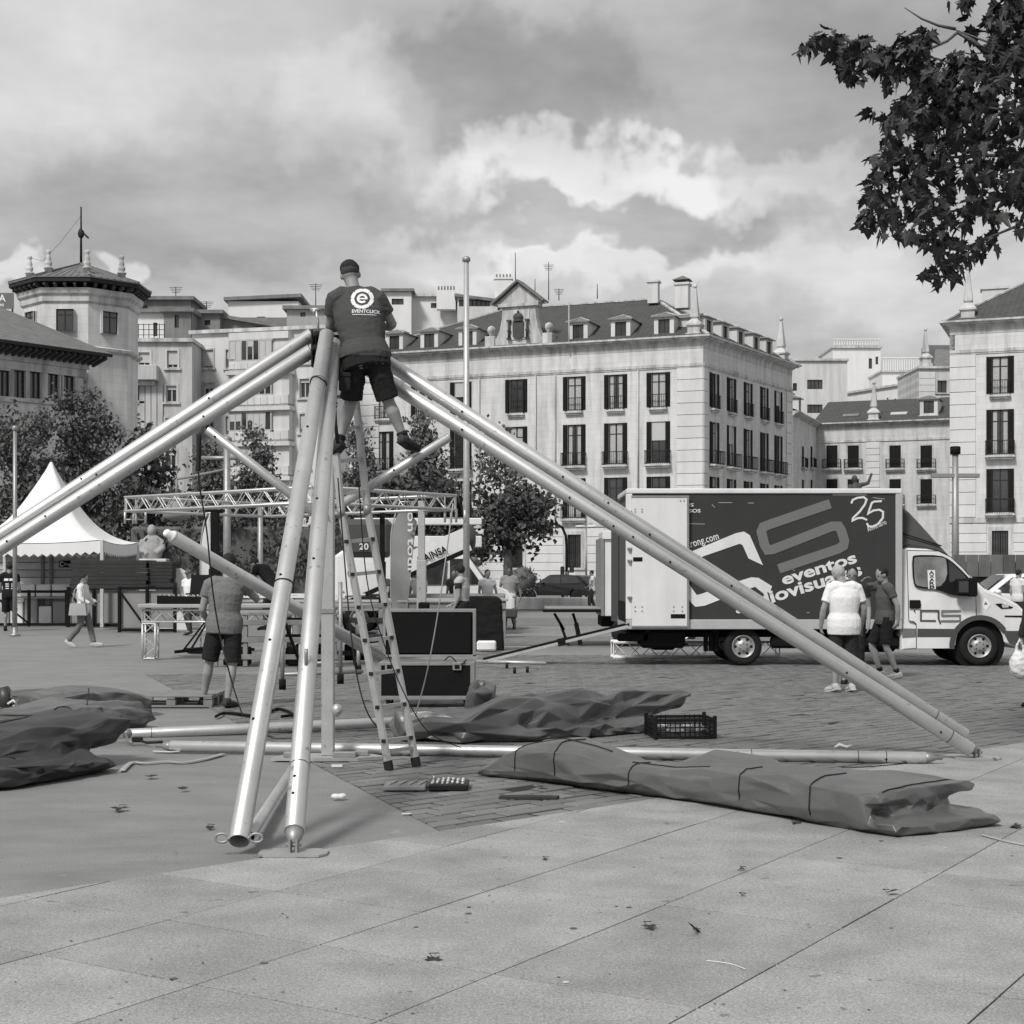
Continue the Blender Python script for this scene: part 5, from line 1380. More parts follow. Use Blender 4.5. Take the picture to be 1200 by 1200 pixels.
text_fit(lg, 'trong.com', tilt(806.5, 642.5, 16.5), 38*TS, 10*TS, .006)
text_fit(lg, 'S', tilt(807.5, 593.5, 0), 5.5*TS, 4*TS, .02); text_fit(lg, 'SOS', tilt(807.5, 600.5, 0), 13.5*TS, 4.2*TS, .02)
text_fit(lg, 'Aniversario', tilt(1017.5, 623.5, 24), 24*TS, 6*TS, .0)
stroke(lg, [zp(*p) for p in [(998,97),(1003,84),(1020,76),(1045,73),(1056,82),(1050,100),(1030,128),(1004,153),(1003,162),(1022,153),(1040,152),(1058,160)]], 7.5*.30833*TS, yf, yb)
stroke(lg, [zp(*p) for p in [(1114,88),(1085,90),(1076,95),(1068,118),(1062,136),(1082,124),(1105,121),(1119,129),(1118,152),(1100,175),(1080,185),(1063,184),(1057,172)]], 7.5*.30833*TS, yf, yb)
lg.build('side_lettering', M_TRW, cargo, TM)
sc_ = MB()
for (px, py, w, a) in ((850, 589, 16, 0), (880, 589.5, 7, 0), (815, 614, 22, 1), (836, 593, 5, 50), (996, 580, 40, 0), (1030, 584, 14, 8), (930, 668, 3, 40), (947, 718, 3, 0)):
    x, z = tl(px, py); q = Matrix.Rotation(R(a), 4, 'Y'); sc_.M = TR(x, yf+.004, z) @ q; sc_.box(-w*TS/2, w*TS/2, 0, .003, -.004, .006)
sc_.build('scuff_marks', mat('scuff_grey', .4, .7), cargo, TM)
# running gear under the box
q = MB(); (xa, _), (xb, _) = tl(742, 0), tl(1150, 0)
for y in (.55, 1.55): q.cbox(xa, xb, y, y+.09, .48, .66, .01)
for px in (760, 840, 905, 980, 1050): x = tl(px, 0)[0]; q.box(x-.05, x+.05, .1, 2.1, .58, .658)
q.build('chassis', M_CHAS, truck, TM)
for (px0, px1, z0, z1, y0, y1) in ((752, 805, .30, .62, .2, 1.0), (905, 1058, .30, .52, .12, .3), (1010, 1056, .22, .60, .35, 1.2), (770, 800, .22, .5, 1.1, 1.9)):
    q = MB(); q.cbox(tl(px0, 0)[0], tl(px1, 0)[0], y0, y1, z0, z1, .05); q.build('underfloor_box', M_CHAS, truck, TM)
q = MB()
for px in (829, 835, 842): x = tl(px, 0)[0]; q.box(x-.03, x+.05, .3, .33, .24, .56)
q.build('mudflap', M_CHAS, truck, TM)
q = MB(); x = tl(742, 0)[0]; q.cbox(x-.25, x+.3, .2, 2.0, .42, .56, .02); q.beam((x-.1, .4, .56), (x+.25, .4, .35), .06, .06); q.build('tail_step', M_CHAS, truck, TM)
wheel(truck, (tl(872, 0)[0], .10, .335), .335, .22, TM); wheel(truck, (tl(872, 0)[0], 1.85, .335), .335, .24, TM)
wheel(truck, (tl(1148.5, 0)[0], .05, .345), .345, .22, TM); wheel(truck, (tl(1148.5, 0)[0], 1.75, .345), .345, .22, TM)
# cab
wc = tl(1149, 757); ar = 31*TS
arch = [(wc[0]+ar*math.cos(a), wc[1]+ar*math.sin(a)) for a in [R(x) for x in range(184, -5, -12)]]
prof = [tl(1056.5, 762), tl(1057, 644), tl(1066, 641.5), tl(1090, 643), tl(1104, 646), tl(1116, 652), tl(1134, 669), tl(1156, 690), tl(1175, 698), tl(1194, 708), tl(1202, 716), tl(1206, 735), tl(1207, 752), tl(1203, 762)]
prof = prof + [p for p in reversed(arch)]
cab = MB(); body_prism(cab, prof, .03, 2.03, .06, tumble=lambda z: max(0, z-1.25)*.16); cabo = cab.build('cab', M_TRW, truck, TM)
ty_ = lambda z: .03 + max(0, z-1.25)*.16
def cab_slab(name, pts, m, par, t0, t1, sm=0):
    """slab that follows the leaning side of the cab"""
    if sm: pts = smooth_poly(pts, sm)
    q = MB(); n = len(pts); vs = [(x, ty_(z)-t1, z) for x, z in pts] + [(x, ty_(z)-t0, z) for x, z in pts]
    q.add(vs, [tuple(range(n)), tuple(reversed(range(n, 2*n)))] + [(i, (i+1) % n, n+(i+1) % n, n+i) for i in range(n)]); return q.build(name, m, par, TM)
def z2(x, y): return tl(1040+x*.19162, 570+y*.19162)
door = cab_slab('door', [z2(*p) for p in [(133,390),(325,395),(400,432),(470,500),(545,590),(546,815),(480,826),(430,870),(412,920),(405,990),(180,992),(178,840),(160,826),(133,820)]], M_TRW, truck, -.02, .010)
cab_slab('window_seal', [z2(*p) for p in [(160,430),(185,418),(335,420),(395,448),(470,520),(548,610),(550,672),(400,668),(315,632),(185,622),(160,590)]], M_CHAS, door, .0105, .016, 1)
cab_slab('side_window', [z2(*p) for p in [(170,440),(190,430),(355,432),(372,452),(372,560),(318,622),(190,612),(170,588)]], mat('side_glass', .20, .05, var=.7, scale=2.2, spec=.7), door, .0165, .020, 1)  # paler mottled grey paints a reflection into the pane
cab_slab('quarter_window', [z2(*p) for p in [(384,462),(400,465),(470,535),(490,560),(390,590),(384,580)]], M_CGLASS, door, .0165, .020)
pp = cab_slab('window_notice', [z2(*p) for p in [(252,512),(298,512),(298,628),(252,626)]], M_TRW, door, .0205, .022)
q = MB()
for k, ch_ in enumerate('AXARB'): x, z = z2(260, 537+k*22); text_fit(q, ch_, TR(x, ty_(z)-.0245, z) @ XZ @ Matrix.Diagonal((1, 1, -1, 1)), 6*TS, 4*TS, .01, .001)
q.build('notice_lettering', M_CHAS, door, TM)
q = MB(); 
for pts in ([(133,390),(133,820),(160,826),(178,840),(180,990)], [(133,390),(325,395),(400,432),(470,500),(545,590),(546,815)]):
    P_ = [z2(*p) for p in pts]; q.tube([(x, ty_(z)-.008, z) for x, z in P_], .007, 5)
q.build('door_seam', M_CHAS, door, TM)
cab_slab('handle', [z2(*p) for p in [(136,695),(200,695),(205,705),(204,740),(195,748),(136,746)]], M_CHAS, door, .0105, .022)
cab_slab('side_stripe', [z2(*p) for p in [(92,869),(176,870),(176,921),(92,921)]], M_TRM, truck, -.004, .004); cab_slab('side_stripe', [z2(*p) for p in [(184,870),(436,872),(410,922),(184,922)]], MATS['deflector_grey'], door, .0105, .014)
q = MB(); y0 = ty_(1.0)-.0145; y1 = y0+.004
stroke(q, [z2(*p) for p in [(298,822),(206,822),(206,760),(314,760),(314,808),(326,840)]], 10*.19162*TS, y0, y1); q.build('door_logo', MATS['deflector_grey'], door, TM)
q = MB(); stroke(q, [z2(*p) for p in [(450,761),(336,761),(336,789),(446,789),(446,823),(328,823)]], 10*.19162*TS, y0, y1); q.build('door_logo', M_TRM, door, TM)
cab_slab('hazard_sticker', [z2(*p) for p in [(604,682),(634,722),(604,764),(576,722)]], mat('sticker_white', .85, .5), truck, .0, .004)
cab_slab('sticker_mark', [z2(*p) for p in [(604,702),(616,724),(592,724)]], M_TRM, truck, .0045, .006)
cab_slab('headlight', [z2(*p) for p in [(662,718),(700,716),(772,738),(760,746),(700,748)]], M_CHAS, truck, .0, .008); cab_slab('headlight_lens', [z2(*p) for p in [(700,722),(735,722),(745,740),(705,742)]], M_LAMP, truck, .0085, .014)
cab_slab('bumper', [z2(*p) for p in [(708,884),(860,884),(880,920),(880,985),(850,1010),(745,955)]], M_DEFL, truck, -.02, .02)
cab_slab('grille_bar', [z2(*p) for p in [(720,790),(830,790),(850,802),(720,798)]], M_CHAS, truck, .0, .006)
fl = MB(); stroke(fl, [(wc[0]+(ar+.035)*math.cos(a), wc[1]+(ar+.035)*math.sin(a)) for a in [R(x) for x in range(186, 24, -9)]], .085, -.005, .06); fl.build('wheel_arch', M_DEFL, truck, TM)
q = MB(); q.tube([(wc[0], .10, wc[1]), (wc[0], .60, wc[1])], ar-.01, 28); q.build('wheel_well', M_CHAS, truck, TM)
dfl = [tl(1057, 643), tl(1057, 612), tl(1060, 600), tl(1066, 594), tl(1072, 598), tl(1086, 614), tl(1104, 636), tl(1118, 652), tl(1104, 647), tl(1066, 642.5)]
q = MB(); body_prism(q, dfl, .22, 1.85, .10, tumble=lambda z: max(0, z-2.1)*.25); df = q.build('wind_deflector', M_DEFL, truck, TM)
q = MB(); a, b = tl(1057.5, 623.5), tl(1107, 639.5); q.tube([(a[0], .22, a[1]), (b[0], .20, b[1])], .012, 6); q.build('deflector_seam', M_CHAS, df, TM)
q = MB(); (xa, za), (xb, zb) = tl(1116.5, 653), tl(1155, 690); q.M = TM.inverted() @ TM
q.add([(xa+.02, .25, za+.012), (xa+.02, 1.8, za+.012), (xb+.02, 1.95, zb+.012), (xb+.02, .1, zb+.012)], [(0,1,2,3)]); q.build('windscreen', M_CGLASS, truck, TM)
q = MB(); (x0, z1), (x1, z0) = tl(1117, 678), tl(1133, 698); q.cbox(x0, x1, -.24, -.05, z0, z1, .03); mi = q.build('mirror', M_CHAS, truck, TM)
q = MB(); (x0, z1), (x1, z0) = tl(1131.5, 677), tl(1141, 699); q.cbox(x0, x1, -.25, -.04, z0, z1, .025); q.beam((x0+.02, -.06, z0+.15), (x0+.1, .1, z0+.2), .06, .08); q.build('mirror_shell', M_CHAS, mi, TM)
q = MB(); (x0, z1), (x1, z0) = tl(1119, 681), tl(1130, 694); q.box(x0, x1, -.246, -.2405, z0, z1); q.build('mirror_glass', M_CGLASS, mi, TM)
q = MB(); x, z = tl(1072, 716); q.cyl((x, .0, z), (x, .03, z), .012, n=8); q.build('door_lock', M_CHAS, door, TM)

# loading ramp and truss by the truck
rp = thing('loading_ramp', 'long narrow loading ramp sloping from the truck tail to the ground', 'ramp', gd(566, 776))
a, b = gd(566, 777), at(737, 734, 26.95)
for off in (0, .32):
    q = MB(); o_ = Vector((0, off, 0)); q.beam(a+o_+Vector((0, 0, .02)), b+o_, .16, .05); q.build('runner', M_ALU2, rp, world=True)
    q = MB(); q.beam(a+o_+Vector((0, -.075, .06)), b+o_+Vector((0, -.075, .04)), .012, .04); q.build('runner_edge', M_CHAS, rp, world=True)
    q = MB(); c0 = a.lerp(b, .52)+o_+Vector((0, -.1, .02)); c1 = a.lerp(b, .57)+o_+Vector((0, -.1, .02)); q.beam(c0, c1, .02, .12); q.build('runner_joint', M_CHAS, rp, world=True)

def truss(par, p0, p1, s, m, r=.022, rb=.011, bays=None, name='chord', brname='lattice', up=(0, 0, 1)):
    """square box truss between two points; each chord and each face's lattice is a part"""
    p0, p1 = Vector(p0), Vector(p1); d = (p1-p0).normalized()
    if abs(d.dot(Vector(up))) > .95: up = (0, 1, 0)
    sv = d.cross(Vector(up)).normalized(); uv = sv.cross(d); L_ = (p1-p0).length
    cs = [(-1, -1), (1, -1), (1, 1), (-1, 1)]; n = bays or max(3, int(L_/(s*.95)))
    P = lambda c, t: p0 + d*L_*t + sv*c[0]*s/2 + uv*c[1]*s/2
    for c in cs: q = MB(); q.cyl(P(c, 0), P(c, 1), r, n=8); q.build(name, m, par, world=True)
    for k in range(4):
        q = MB(); a, b = cs[k], cs[(k+1) % 4]
        for i in range(n):
            t0, t1 = i/n, (i+1)/n
            q.cyl(P(a if i % 2 else b, t0), P(b if i % 2 else a, t1), rb, n=5, cap=False)
        for t in (0.004, .996): q.cyl(P(a, t), P(b, t), rb*1.3, n=5, cap=False)
        q.build(brname, m, par, world=True)
M_TRUSS = mat('white_truss', .82, .5, var=.08, scale=5)
tu = thing('truss_section', 'white box truss section lying on the ground under the truck', 'truss', gd(815, 774))
a, b = gd(717, 771), gd(912, 770); a.z = b.z = .165; truss(tu, a, b, .29, M_TRUSS, .034, .011, 11)
for z_ in (.0, .0): pass
q = MB(); q.cbox(a.x, b.x, a.y-.14, a.y+.14, .315, .335, .004); q.build('cover_strip', M_TRUSS, tu, world=True)

# white truck behind, only its tail showing
t2 = thing('box_truck', 'white box truck tail with lowered lift platform behind the lettered truck', 'truck', (at(705, 670, 34).x, 34, 0)); T2 = WM[t2.name]; s2 = 34/F
def b2(name, px0, px1, py0, py1, y0, y1, m, par=None): 
    q = MB(); q.cbox((px0-705)*s2, (px1-705)*s2, y0, y1, H-(py1-HY)*s2, H-(py0-HY)*s2, .01); return q.build(name, m, par or t2, T2)
b2('cargo_box', 708, 840, 622, 722, 0, 2.2, M_TRW); b2('corner_post', 704.5, 707.8, 630, 722, -.05, 2.2, M_STEEL); b2('corner_post', 706, 717.5, 622, 632, -.06, -.002, M_TRW)
b2('chassis', 706, 840, 723, 735, .3, 1.9, M_CHAS); b2('lift_platform', 640, 706.5, 712.5, 716.5, .1, 2.1, M_STEEL); b2('platform_edge', 636, 706.5, 714.0, 717.5, .02, .095, M_CHAS)
q = MB(); q.beam((.05, .4, .7), (.6, .4, .25), .12, .12); q.beam((.05, 1.6, .7), (.6, 1.6, .25), .12, .12); q.build('lift_arm', M_CHAS, t2, T2)
wheel(t2, ((735-705)*s2, .1, .34), .34, .25, T2); wheel(t2, ((800-705)*s2, .1, .34), .34, .25, T2)
for (px, dx) in ((650, .22), (672, .12)):
    q = MB(); x = (px-705)*s2; q.beam((x, .3, .72), (x+dx, .3, .35), .1, .06); q.beam((x+dx*.6, .3, .5), (x+dx*1.4, .3, .02), .1, .06); q.build('platform_leg', M_CHAS, t2, T2)

# cars
def car(label, M, paint, length=4.2, h=1.46, wdt=1.74, hatch=True, group='cars behind the square'):
    o = thing('car', label, 'car', M=M, group=group); k = length/4.2; kz = h/1.46
    def P(pts): return [(x*k, z*kz) for x, z in pts]
    wr = .31
    def ar_(x): return [(x+.36*math.cos(R(a)), .31+.36*math.sin(R(a))) for a in range(180, -1, -20)]
    prof = P([(-2.1, .28), (-2.1, .55), (-2.06, .78), (-1.95, .92)] + ([(-1.75, 1.2), (-1.45, 1.40), (-.6, 1.46), (.2, 1.44)] if hatch else [(-1.35, .97), (-.85, 1.35), (-.4, 1.44), (.25, 1.43)]) + [(.85, 1.0), (1.55, .88), (1.95, .75), (2.08, .58), (2.1, .30)] )
    low = [(1.30+.36*math.cos(R(a)), .31+.36*math.sin(R(a))) for a in range(0, 181, 20)] + [(-1.28+.36*math.cos(R(a)), .31+.36*math.sin(R(a))) for a in range(0, 181, 20)]
    body = MB(); body_prism(body, prof + P([(x, z if z > .3 else .24) for x, z in low]), 0, wdt, .09, tumble=lambda z: max(0, z-.9*kz)*.35); bo = body.build('body', paint, o, M)
    ty = lambda z: max(0, z-.9*kz)*.35
    def slab(name, pts, m, par, t=.006):
        pts = P(pts); n = len(pts)
        for far in (0, 1):
            q = MB(); sg = (lambda y: wdt-y) if far else (lambda y: y)
            q.add([(x, sg(ty(z)-t), z) for x, z in pts]+[(x, sg(ty(z)+.02), z) for x, z in pts], [tuple(range(n)), tuple(reversed(range(n, 2*n)))]+[(i, (i+1) % n, n+(i+1) % n, n+i) for i in range(n)]); q.build(name, m, par, M)
    slab('side_window', [(.72, .98), (.16, 1.36), (-.35, 1.37), (-.35, .96)], M_CGLASS, o); slab('side_window', [(-.43, .96), (-.43, 1.37), (-1.25, 1.32), (-1.5, 1.05), (-1.35, .97)] if hatch else [(-.43, .96), (-.43, 1.36), (-.72, 1.31), (-1.1, 1.0)], M_CGLASS, o)
    q = MB(); a = P([(.88, 1.0)])[0]; b = P([(.28, 1.41)])[0]; q.add([(a[0]+.03, .12, a[1]+.02), (a[0]+.03, wdt-.12, a[1]+.02), (b[0]+.03, wdt-.28, b[1]+.02), (b[0]+.03, .28, b[1]+.02)], [(0,1,2,3)]); q.build('windscreen', M_CGLASS, o, M)
    a = P([(-2.0, .98)])[0]; b = P([(-1.52, 1.36)])[0]
    if hatch: q = MB(); q.add([(a[0], .15, a[1]), (b[0]-.03, .28, b[1]), (b[0]-.03, wdt-.28, b[1]), (a[0], wdt-.15, a[1])], [(0,1,2,3)]); q.build('rear_window', M_CGLASS, o, M)
    for y in (.0, wdt):
        q = MB(); x, z = P([(1.86, .70)])[0]; q.ell((x, y + (.08 if y == 0 else -.08), z), .17, .1, .075); q.build('headlight', M_LAMP, o, M)
        q = MB(); x, z = P([(-2.03, .80)])[0]; q.ell((x, y + (.1 if y == 0 else -.1), z), .08, .1, .12); q.build('tail_light', mat('tail_light_dark', .06, .3), o, M)
        q = MB(); x, z = P([(.62, 1.0)])[0]; q.ell((x, y + (-.08 if y == 0 else .08), z), .09, .09, .07); q.build('door_mirror', paint, o, M)
    for x in (1.30*k, -1.28*k):
        wheel(o, (x, .02, .31*kz), .31*kz, .2, M, lug=5); wheel(o, (x, wdt-.22, .31*kz), .31*kz, .2, M, lug=5)
    return o
P_SIL = mat('silver_paint', .12, .3, metal=.4, var=.04); P_BLK = mat('black_paint', .015, .25, var=.1, spec=.6); P_WHT = mat('white_car_paint', .78, .3, var=.03, spec=.5); P_GRY = mat('grey_paint', .14, .3, metal=.3, var=.05)
def cm(px, Y, rz=0.0): p = at(px, 670, Y); return TR(p.x, p.y, .0) @ rotz(rz)
car('dark parked car in front of the palace arch, left of traffic signals', cm(648, 88, math.pi), P_BLK, h=1.5)
car('grey parked car under the traffic signals by the palace', cm(690, 90, 0), P_GRY)
car('white parked car behind the truck bonnet at the right', cm(1172, 44, math.pi), P_WHT, 4.3, 1.6)
car('grey parked car behind the white car at the right edge', cm(1222, 80, math.pi), P_GRY)
# ------------------------------------------------------------------ stage, stalls, street furniture
M_TRA = mat('truss_aluminium', .62, .45, metal=.5, var=.1, scale=5)
M_CANV = mat('white_canvas', .80, .8, var=.04, scale=.7, streak=.06, spec=.2)
M_WOOD = mat('dark_board', .04, .75, var=.25, scale=3)
M_WOODM = mat('weathered_wood', .22, .8, var=.22, scale=4)
M_WOODL = mat('pale_wood', .38, .8, var=.15, scale=3)
M_PANEL = mat('grey_panel', .26, .7, var=.08, scale=2)
# roof truss on lifts
st = thing('stage_roof_truss', 'square aluminium truss roof raised over the small stage', 'truss', gd(372, 780))
Nn = at(373, 580.5, 28.6); Lf = at(153, 592, 32.6); Rf = at(528, 590, 33.6); zz_ = (Nn.z+Lf.z)/2 + .05
for v in (Nn, Lf, Rf): v.z = zz_
Nn = at(373, 580, (zz_-H)*F/90); Lf = at(153, 591, (zz_-H)*F/79); Rf = at(528, 589, (zz_-H)*F/81); Ff = Lf + Rf - Nn
for a, b in ((Lf, Nn), (Nn, Rf), (Rf, Ff), (Ff, Lf)): truss(st, a, b, .30, M_TRA, .026, .012)
for c in (Lf, Rf):
    for (dx, dy) in ((-.12, 0), (.12, 0), (.0, .25), (.3, .1)): q = MB(); q.cyl(c+Vector((dx, dy, -.15)), c+Vector((dx, dy, -.42)), .026, n=8); q.build('corner_stub', M_TRA, st, world=True)
    q = MB(); q.cyl(c+Vector((-.12, 0, -.33)), c+Vector((.3, .1, -.33)), .015, n=6); q.build('corner_bar', M_TRA, st, world=True)
def lift(label, px, py_base, ytop, m, w, tri=True):
    b = gd(px, py_base); o = thing('lift_tower', label, 'lift tower', b); h = H + (HY-ytop)/F*b.y
    q = MB(); q.cbox(-w/2, w/2, -w/2, w/2, .1, h*.6, .01); q.build('mast', m, o); q = MB(); q.cbox(-w*.36, w*.36, -w*.36, w*.36, h*.6, h, .01); q.build('inner_mast', m, o)
    q = MB(); q.cbox(-w*.9, w*.9, -w*.2, w*.2, h, h+.05, .01); q.build('fork', M_CHAS, o)
    q = MB(); q.cbox(-w*.3, w*.9, -w*.9, -w*.52, .7, 1.0, .03); q.build('winch', M_CHAS, o)
    for (dx, dy) in ((-.7, -.5), (.7, -.5), (-.7, .5), (.7, .5)): q = MB(); q.beam((0, 0, .12), (dx, dy, .06), .06, .06); q.beam((0, 0, .9), (dx*.8, dy*.8, .08), .03, .03); q.build('outrigger', m, o)
    return o
lift('black lift tower holding up the left side of the truss roof', 252, 766, 600, M_CHAS, .22)
lift('pale metal lift tower under the right side of the truss roof', 494, 760, 587, M_ALU2, .20)
lift('thin black lift tower behind the ladder under the truss roof', 448, 757, 592, M_CHAS, .15)
# feather flags
def flag(label, px, ybase, ytop, w, m, txt=None, curve=1):
    b = gd(px, ybase); o = thing('feather_flag', label, 'flag', b); h = H + (HY-ytop)/F*b.y; n = 16
    pts = [((-.0 if k < 11 else ((k-10)/6)**2*w*.8*curve), h*min(1, k/14 if k < 14 else 1)) for k in range(n+1)]
    pole_ = MB(); pole_.tube([(x-.02, .02, z) for x, z in pts], .018, 6); pole_.build('flag_pole', M_ALU2, o)
    s_ = MB(); vs = []
    for k in range(n+1):
        x, z = pts[k]; z0 = .45+(h-.45)*k/n; xx = (max(0, k-11)/5)**2*w*.5*curve
        wid = w*(.55+.45*k/n) if k < n-2 else w*(.9 - .3*(k-n+2))
        for i in range(6): u = i/5; vs.append((xx+u*(wid-xx*.6), -.05*math.sin(u*5+k*.5)*u, z0 - (u*.12 if k > n-3 else 0)))
    s_.add(vs, [(k*6+i, k*6+i+1, (k+1)*6+i+1, (k+1)*6+i) for k in range(n) for i in range(5)], 0, True); so = s_.build('cloth', m, o)
    bs = MB(); bs.cbox(-.25, .25, -.2, .2, 0, .05, .01); bs.build('base', M_CHAS, o)
    if txt:
        q = MB(); X = TR(w*.62, -.075, h*.93) @ XZ @ Matrix.Diagonal((1, 1, -1, 1)) @ Matrix.Rotation(R(-90), 4, 'Z'); text_fit(q, txt, X, h*.42, w*.28, .01); q.build('lettering', M_TRW, so)
    return o
flag('tall grey feather flag with vertical white lettering behind the ladder', 459, 752, 588, .62, mat('flag_grey', .26, .75, var=.12, scale=2), 'on todi')
flag('pale plain feather flag beside the black lift tower', 236, 765, 601, .36, mat('flag_pale', .66, .75, var=.06, scale=2))

# desk on truss legs with mixing gear
dk = thing('truss_desk', 'mixing desk table carried on short truss legs', 'table', gd(230, 773)); dM = WM[dk.name]; ds = gd(230, 773).y/F
x0, x1 = (166-230)*ds, (345-230)*ds; zt = (773-708)*ds
q = MB(); q.cbox(x0-.05, x1, -.1, .8, zt-.07, zt, .01); q.build('table_top', M_WOODL, dk)
M0 = WM[dk.name]
def dtruss(a, b, s, r=.02, rb=.009, bays=None): truss(dk, M0 @ Vector(a), M0 @ Vector(b), s, M_TRA, r, rb, bays)
dtruss((x0, .1, zt-.22), (x1, .1, zt-.22), .22)
for xx in (x0+.14, x1-.2): dtruss((xx, .1, .02), (xx, .1, zt-.36), .24)
mx = thing('mixing_console', 'black mixing console with knobs on the truss desk', 'mixer', M0 @ Vector((.1, .3, zt)));
q = MB(); q.prism([(-.85, 0), (.5, 0), (.5, .1), (-.85, .16)], -.25, .25, XZ); q.build('console', M_CHAS, mx)
for k in range(22): q = MB(); q.cyl((-.8+k*.06, -.2+.1*(k % 3), .12), (-.8+k*.06, -.2+.1*(k % 3), .18), .014, n=6); q.build('knob', M_STEEL, mx)
lp = thing('laptop', 'open laptop standing on the mixing console', 'laptop', M0 @ Vector((.05, .5, zt+.17)))
q = MB(); q.cbox(-.32, .32, -.2, .2, 0, .03, .005); q.build('keyboard', M_CHAS, lp); q = MB(); q.M = TR(0, .2, .03) @ Matrix.Rotation(R(68), 4, 'X'); q.cbox(-.32, .32, -.02, .38, -.03, 0, .005); q.build('screen', M_CHAS, lp)

# stage risers with wooden frames
for i, (px, py, w, h, lb) in enumerate(((322, 781, 2.2, .95, 'low wooden stage riser frame behind the front tent legs'), (392, 776, 1.8, 1.05, 'dark stage riser frame just behind the centre post'))):
    o = thing('stage_riser', lb, 'riser', gd(px, py)); q = MB(); q.cbox(-w/2, w/2, 0, 1.2, h-.06, h, .01); q.build('deck', M_PANEL, o)
    for k in range(5):
        x = -w/2+.06+k*(w-.12)/4; q = MB(); q.cbox(x-.04, x+.04, .02, .1, .0, h-.065, .006); q.build('post', M_WOODM, o)
    for z in (.12, .42, .72): q = MB(); q.cbox(-w/2, w/2, -.005, .02, z, z+.09, .006); q.build('rail', M_WOOD if i else M_WOODM, o)
    for k in range(2): q = MB(); q.cbox(-w/2+.15+k*w*.5, -w/2+.6+k*w*.5, .25, .6, .005, .32, .02); q.build('motor_box', M_CHAS, o)
ne = thing('net_panel', 'pale framed net panel lying on the stage riser', 'panel', at(335, 700, 26)); q = MB()
for k in range(11): x = -1+k*.2; q.beam((x, 0, 0), (x+.25, 1.0, .02), .012, .012)
for k in range(7): y = k/6; q.beam((-1+.25*y, y, .0), (1+.25*y, y, .0), .012, .012)
q.build('mesh', M_STEEL, ne); q = MB(); q.beam((-1, 0, .01), (1, 0, .01), .05, .04); q.beam((-.75, 1, .03), (1.25, 1, .03), .05, .04); q.build('rim', M_TRW, ne)
# scaffold base tubes behind the posts
sf = thing('scaffold_base', 'low scaffold tube base on black casters behind the tent legs', 'scaffold', gd(375, 803)); q0 = gd(331, 806); q1 = gd(420, 799)
for (a, b, r) in (((331, 797), (425, 793), .03), ((352, 783), (428, 781), .03)):
    q = MB(); q.cyl(gd(a[0], a[1]+3)+Vector((0, 0, .12)), gd(b[0], b[1]+3)+Vector((0, 0, .12)), r, n=10); q.build('base_tube', M_STEEL, sf, world=True)
for (px, py, ht) in ((331, 808, .9), (399, 801, 1.5), (352, 792, .5), (420, 790, .5)):
    g0 = gd(px, py); q = MB(); q.cyl(g0+Vector((0, 0, .02)), g0+Vector((0, 0, ht)), .03, n=10); q.build('upright', M_STEEL, sf, world=True); q = MB(); q.cyl(g0, g0+Vector((0, 0, .14)), .05, n=10); q.build('foot', M_CHAS, sf, world=True)
q = MB(); q.beam(gd(334, 800)+Vector((0, 0, .9)), gd(352, 790)+Vector((0, 0, .15)), .04, .04); q.beam(gd(399, 800)+Vector((0, 0, 1.1)), gd(418, 795)+Vector((0, 0, .15)), .04, .04); q.build('diagonal', M_CHAS, sf, world=True)
# rails and tables farther back
for (px, py, w, lb) in ((408, 752, 5.5, 'long pale counter behind the ladder'), (520, 748, 3.2, 'pale counter behind the black flight case')):
    o = thing('counter', lb, 'table', gd(px, py)); q = MB(); q.cbox(-w/2, w/2, 0, .7, .92, .98, .01); q.build('top', M_WOODL, o); q = MB(); q.cbox(-w/2+.05, w/2-.05, .05, .1, .72, .915, .01); q.build('apron', M_PANEL, o)
    for k in range(4): x = -w/2+.1+k*(w-.2)/3; q = MB(); q.cbox(x-.04, x+.04, .1, .18, 0, .915, .01); q.build('leg', M_STEEL, o)
# boom crane truck and van
cr = thing('crane_truck', 'crane truck with white lettered boom and hoses behind the flags', 'truck', gd(500, 742)); cs_ = gd(500, 742).y
cY = cs_ - 1.0
a, b = at(405, 694, cY), at(548, 632, cY)
q = MB(); q.beam(a, b, .5, .62, up=(0, 0, 1)); bo = q.build('boom', M_TRW, cr, world=True)
q = MB(); d_ = (b-a).normalized(); q.beam(a-Vector((0, .28, .29)), b-Vector((0, .28, .29)), .06, .12); q.build('boom_rib', M_CHAS, bo, world=True)
q = MB(); ang = math.atan2(d_.z, d_.x); text_fit(q, 'MAINSA', TR(*at(492, 661, cY-.30)) @ XZ @ Matrix.Diagonal((1, 1, -1, 1)) @ Matrix.Rotation(ang, 4, 'Z'), .80, .20, .02); q.build('boom_lettering', M_CHAS, bo, world=True)
q = MB(); q.ell(b, .22, .2, .42); q.cyl(b-Vector((0, .3, 0)), b+Vector((0, .3, 0)), .1, n=12); q.build('boom_knuckle', MATS['deflector_grey'], cr, world=True)
q = MB(); c = at(427, 640, cY); q.cbox(c.x-.5, c.x+.75, cY-.4, cY+.5, c.z-.3, c.z+.7, .15); q.build('crane_column', MATS['deflector_grey'], cr, world=True)
q = MB(); text_fit(q, '20', TR(*at(421, 644, cY-.43)) @ XZ @ Matrix.Diagonal((1, 1, -1, 1)), .24, .17, .02); q.build('column_number', M_TRW, cr, world=True)
for (z_, w_) in ((2.3, .5), (2.9, .3)):
    q = MB(); p_ = at(412, 670, cY); q.cbox(p_.x, p_.x+3.4, cY+.6, cY+.9, z_, z_+w_*.6, .02); q.build('side_boom', M_TRW, cr, world=True)
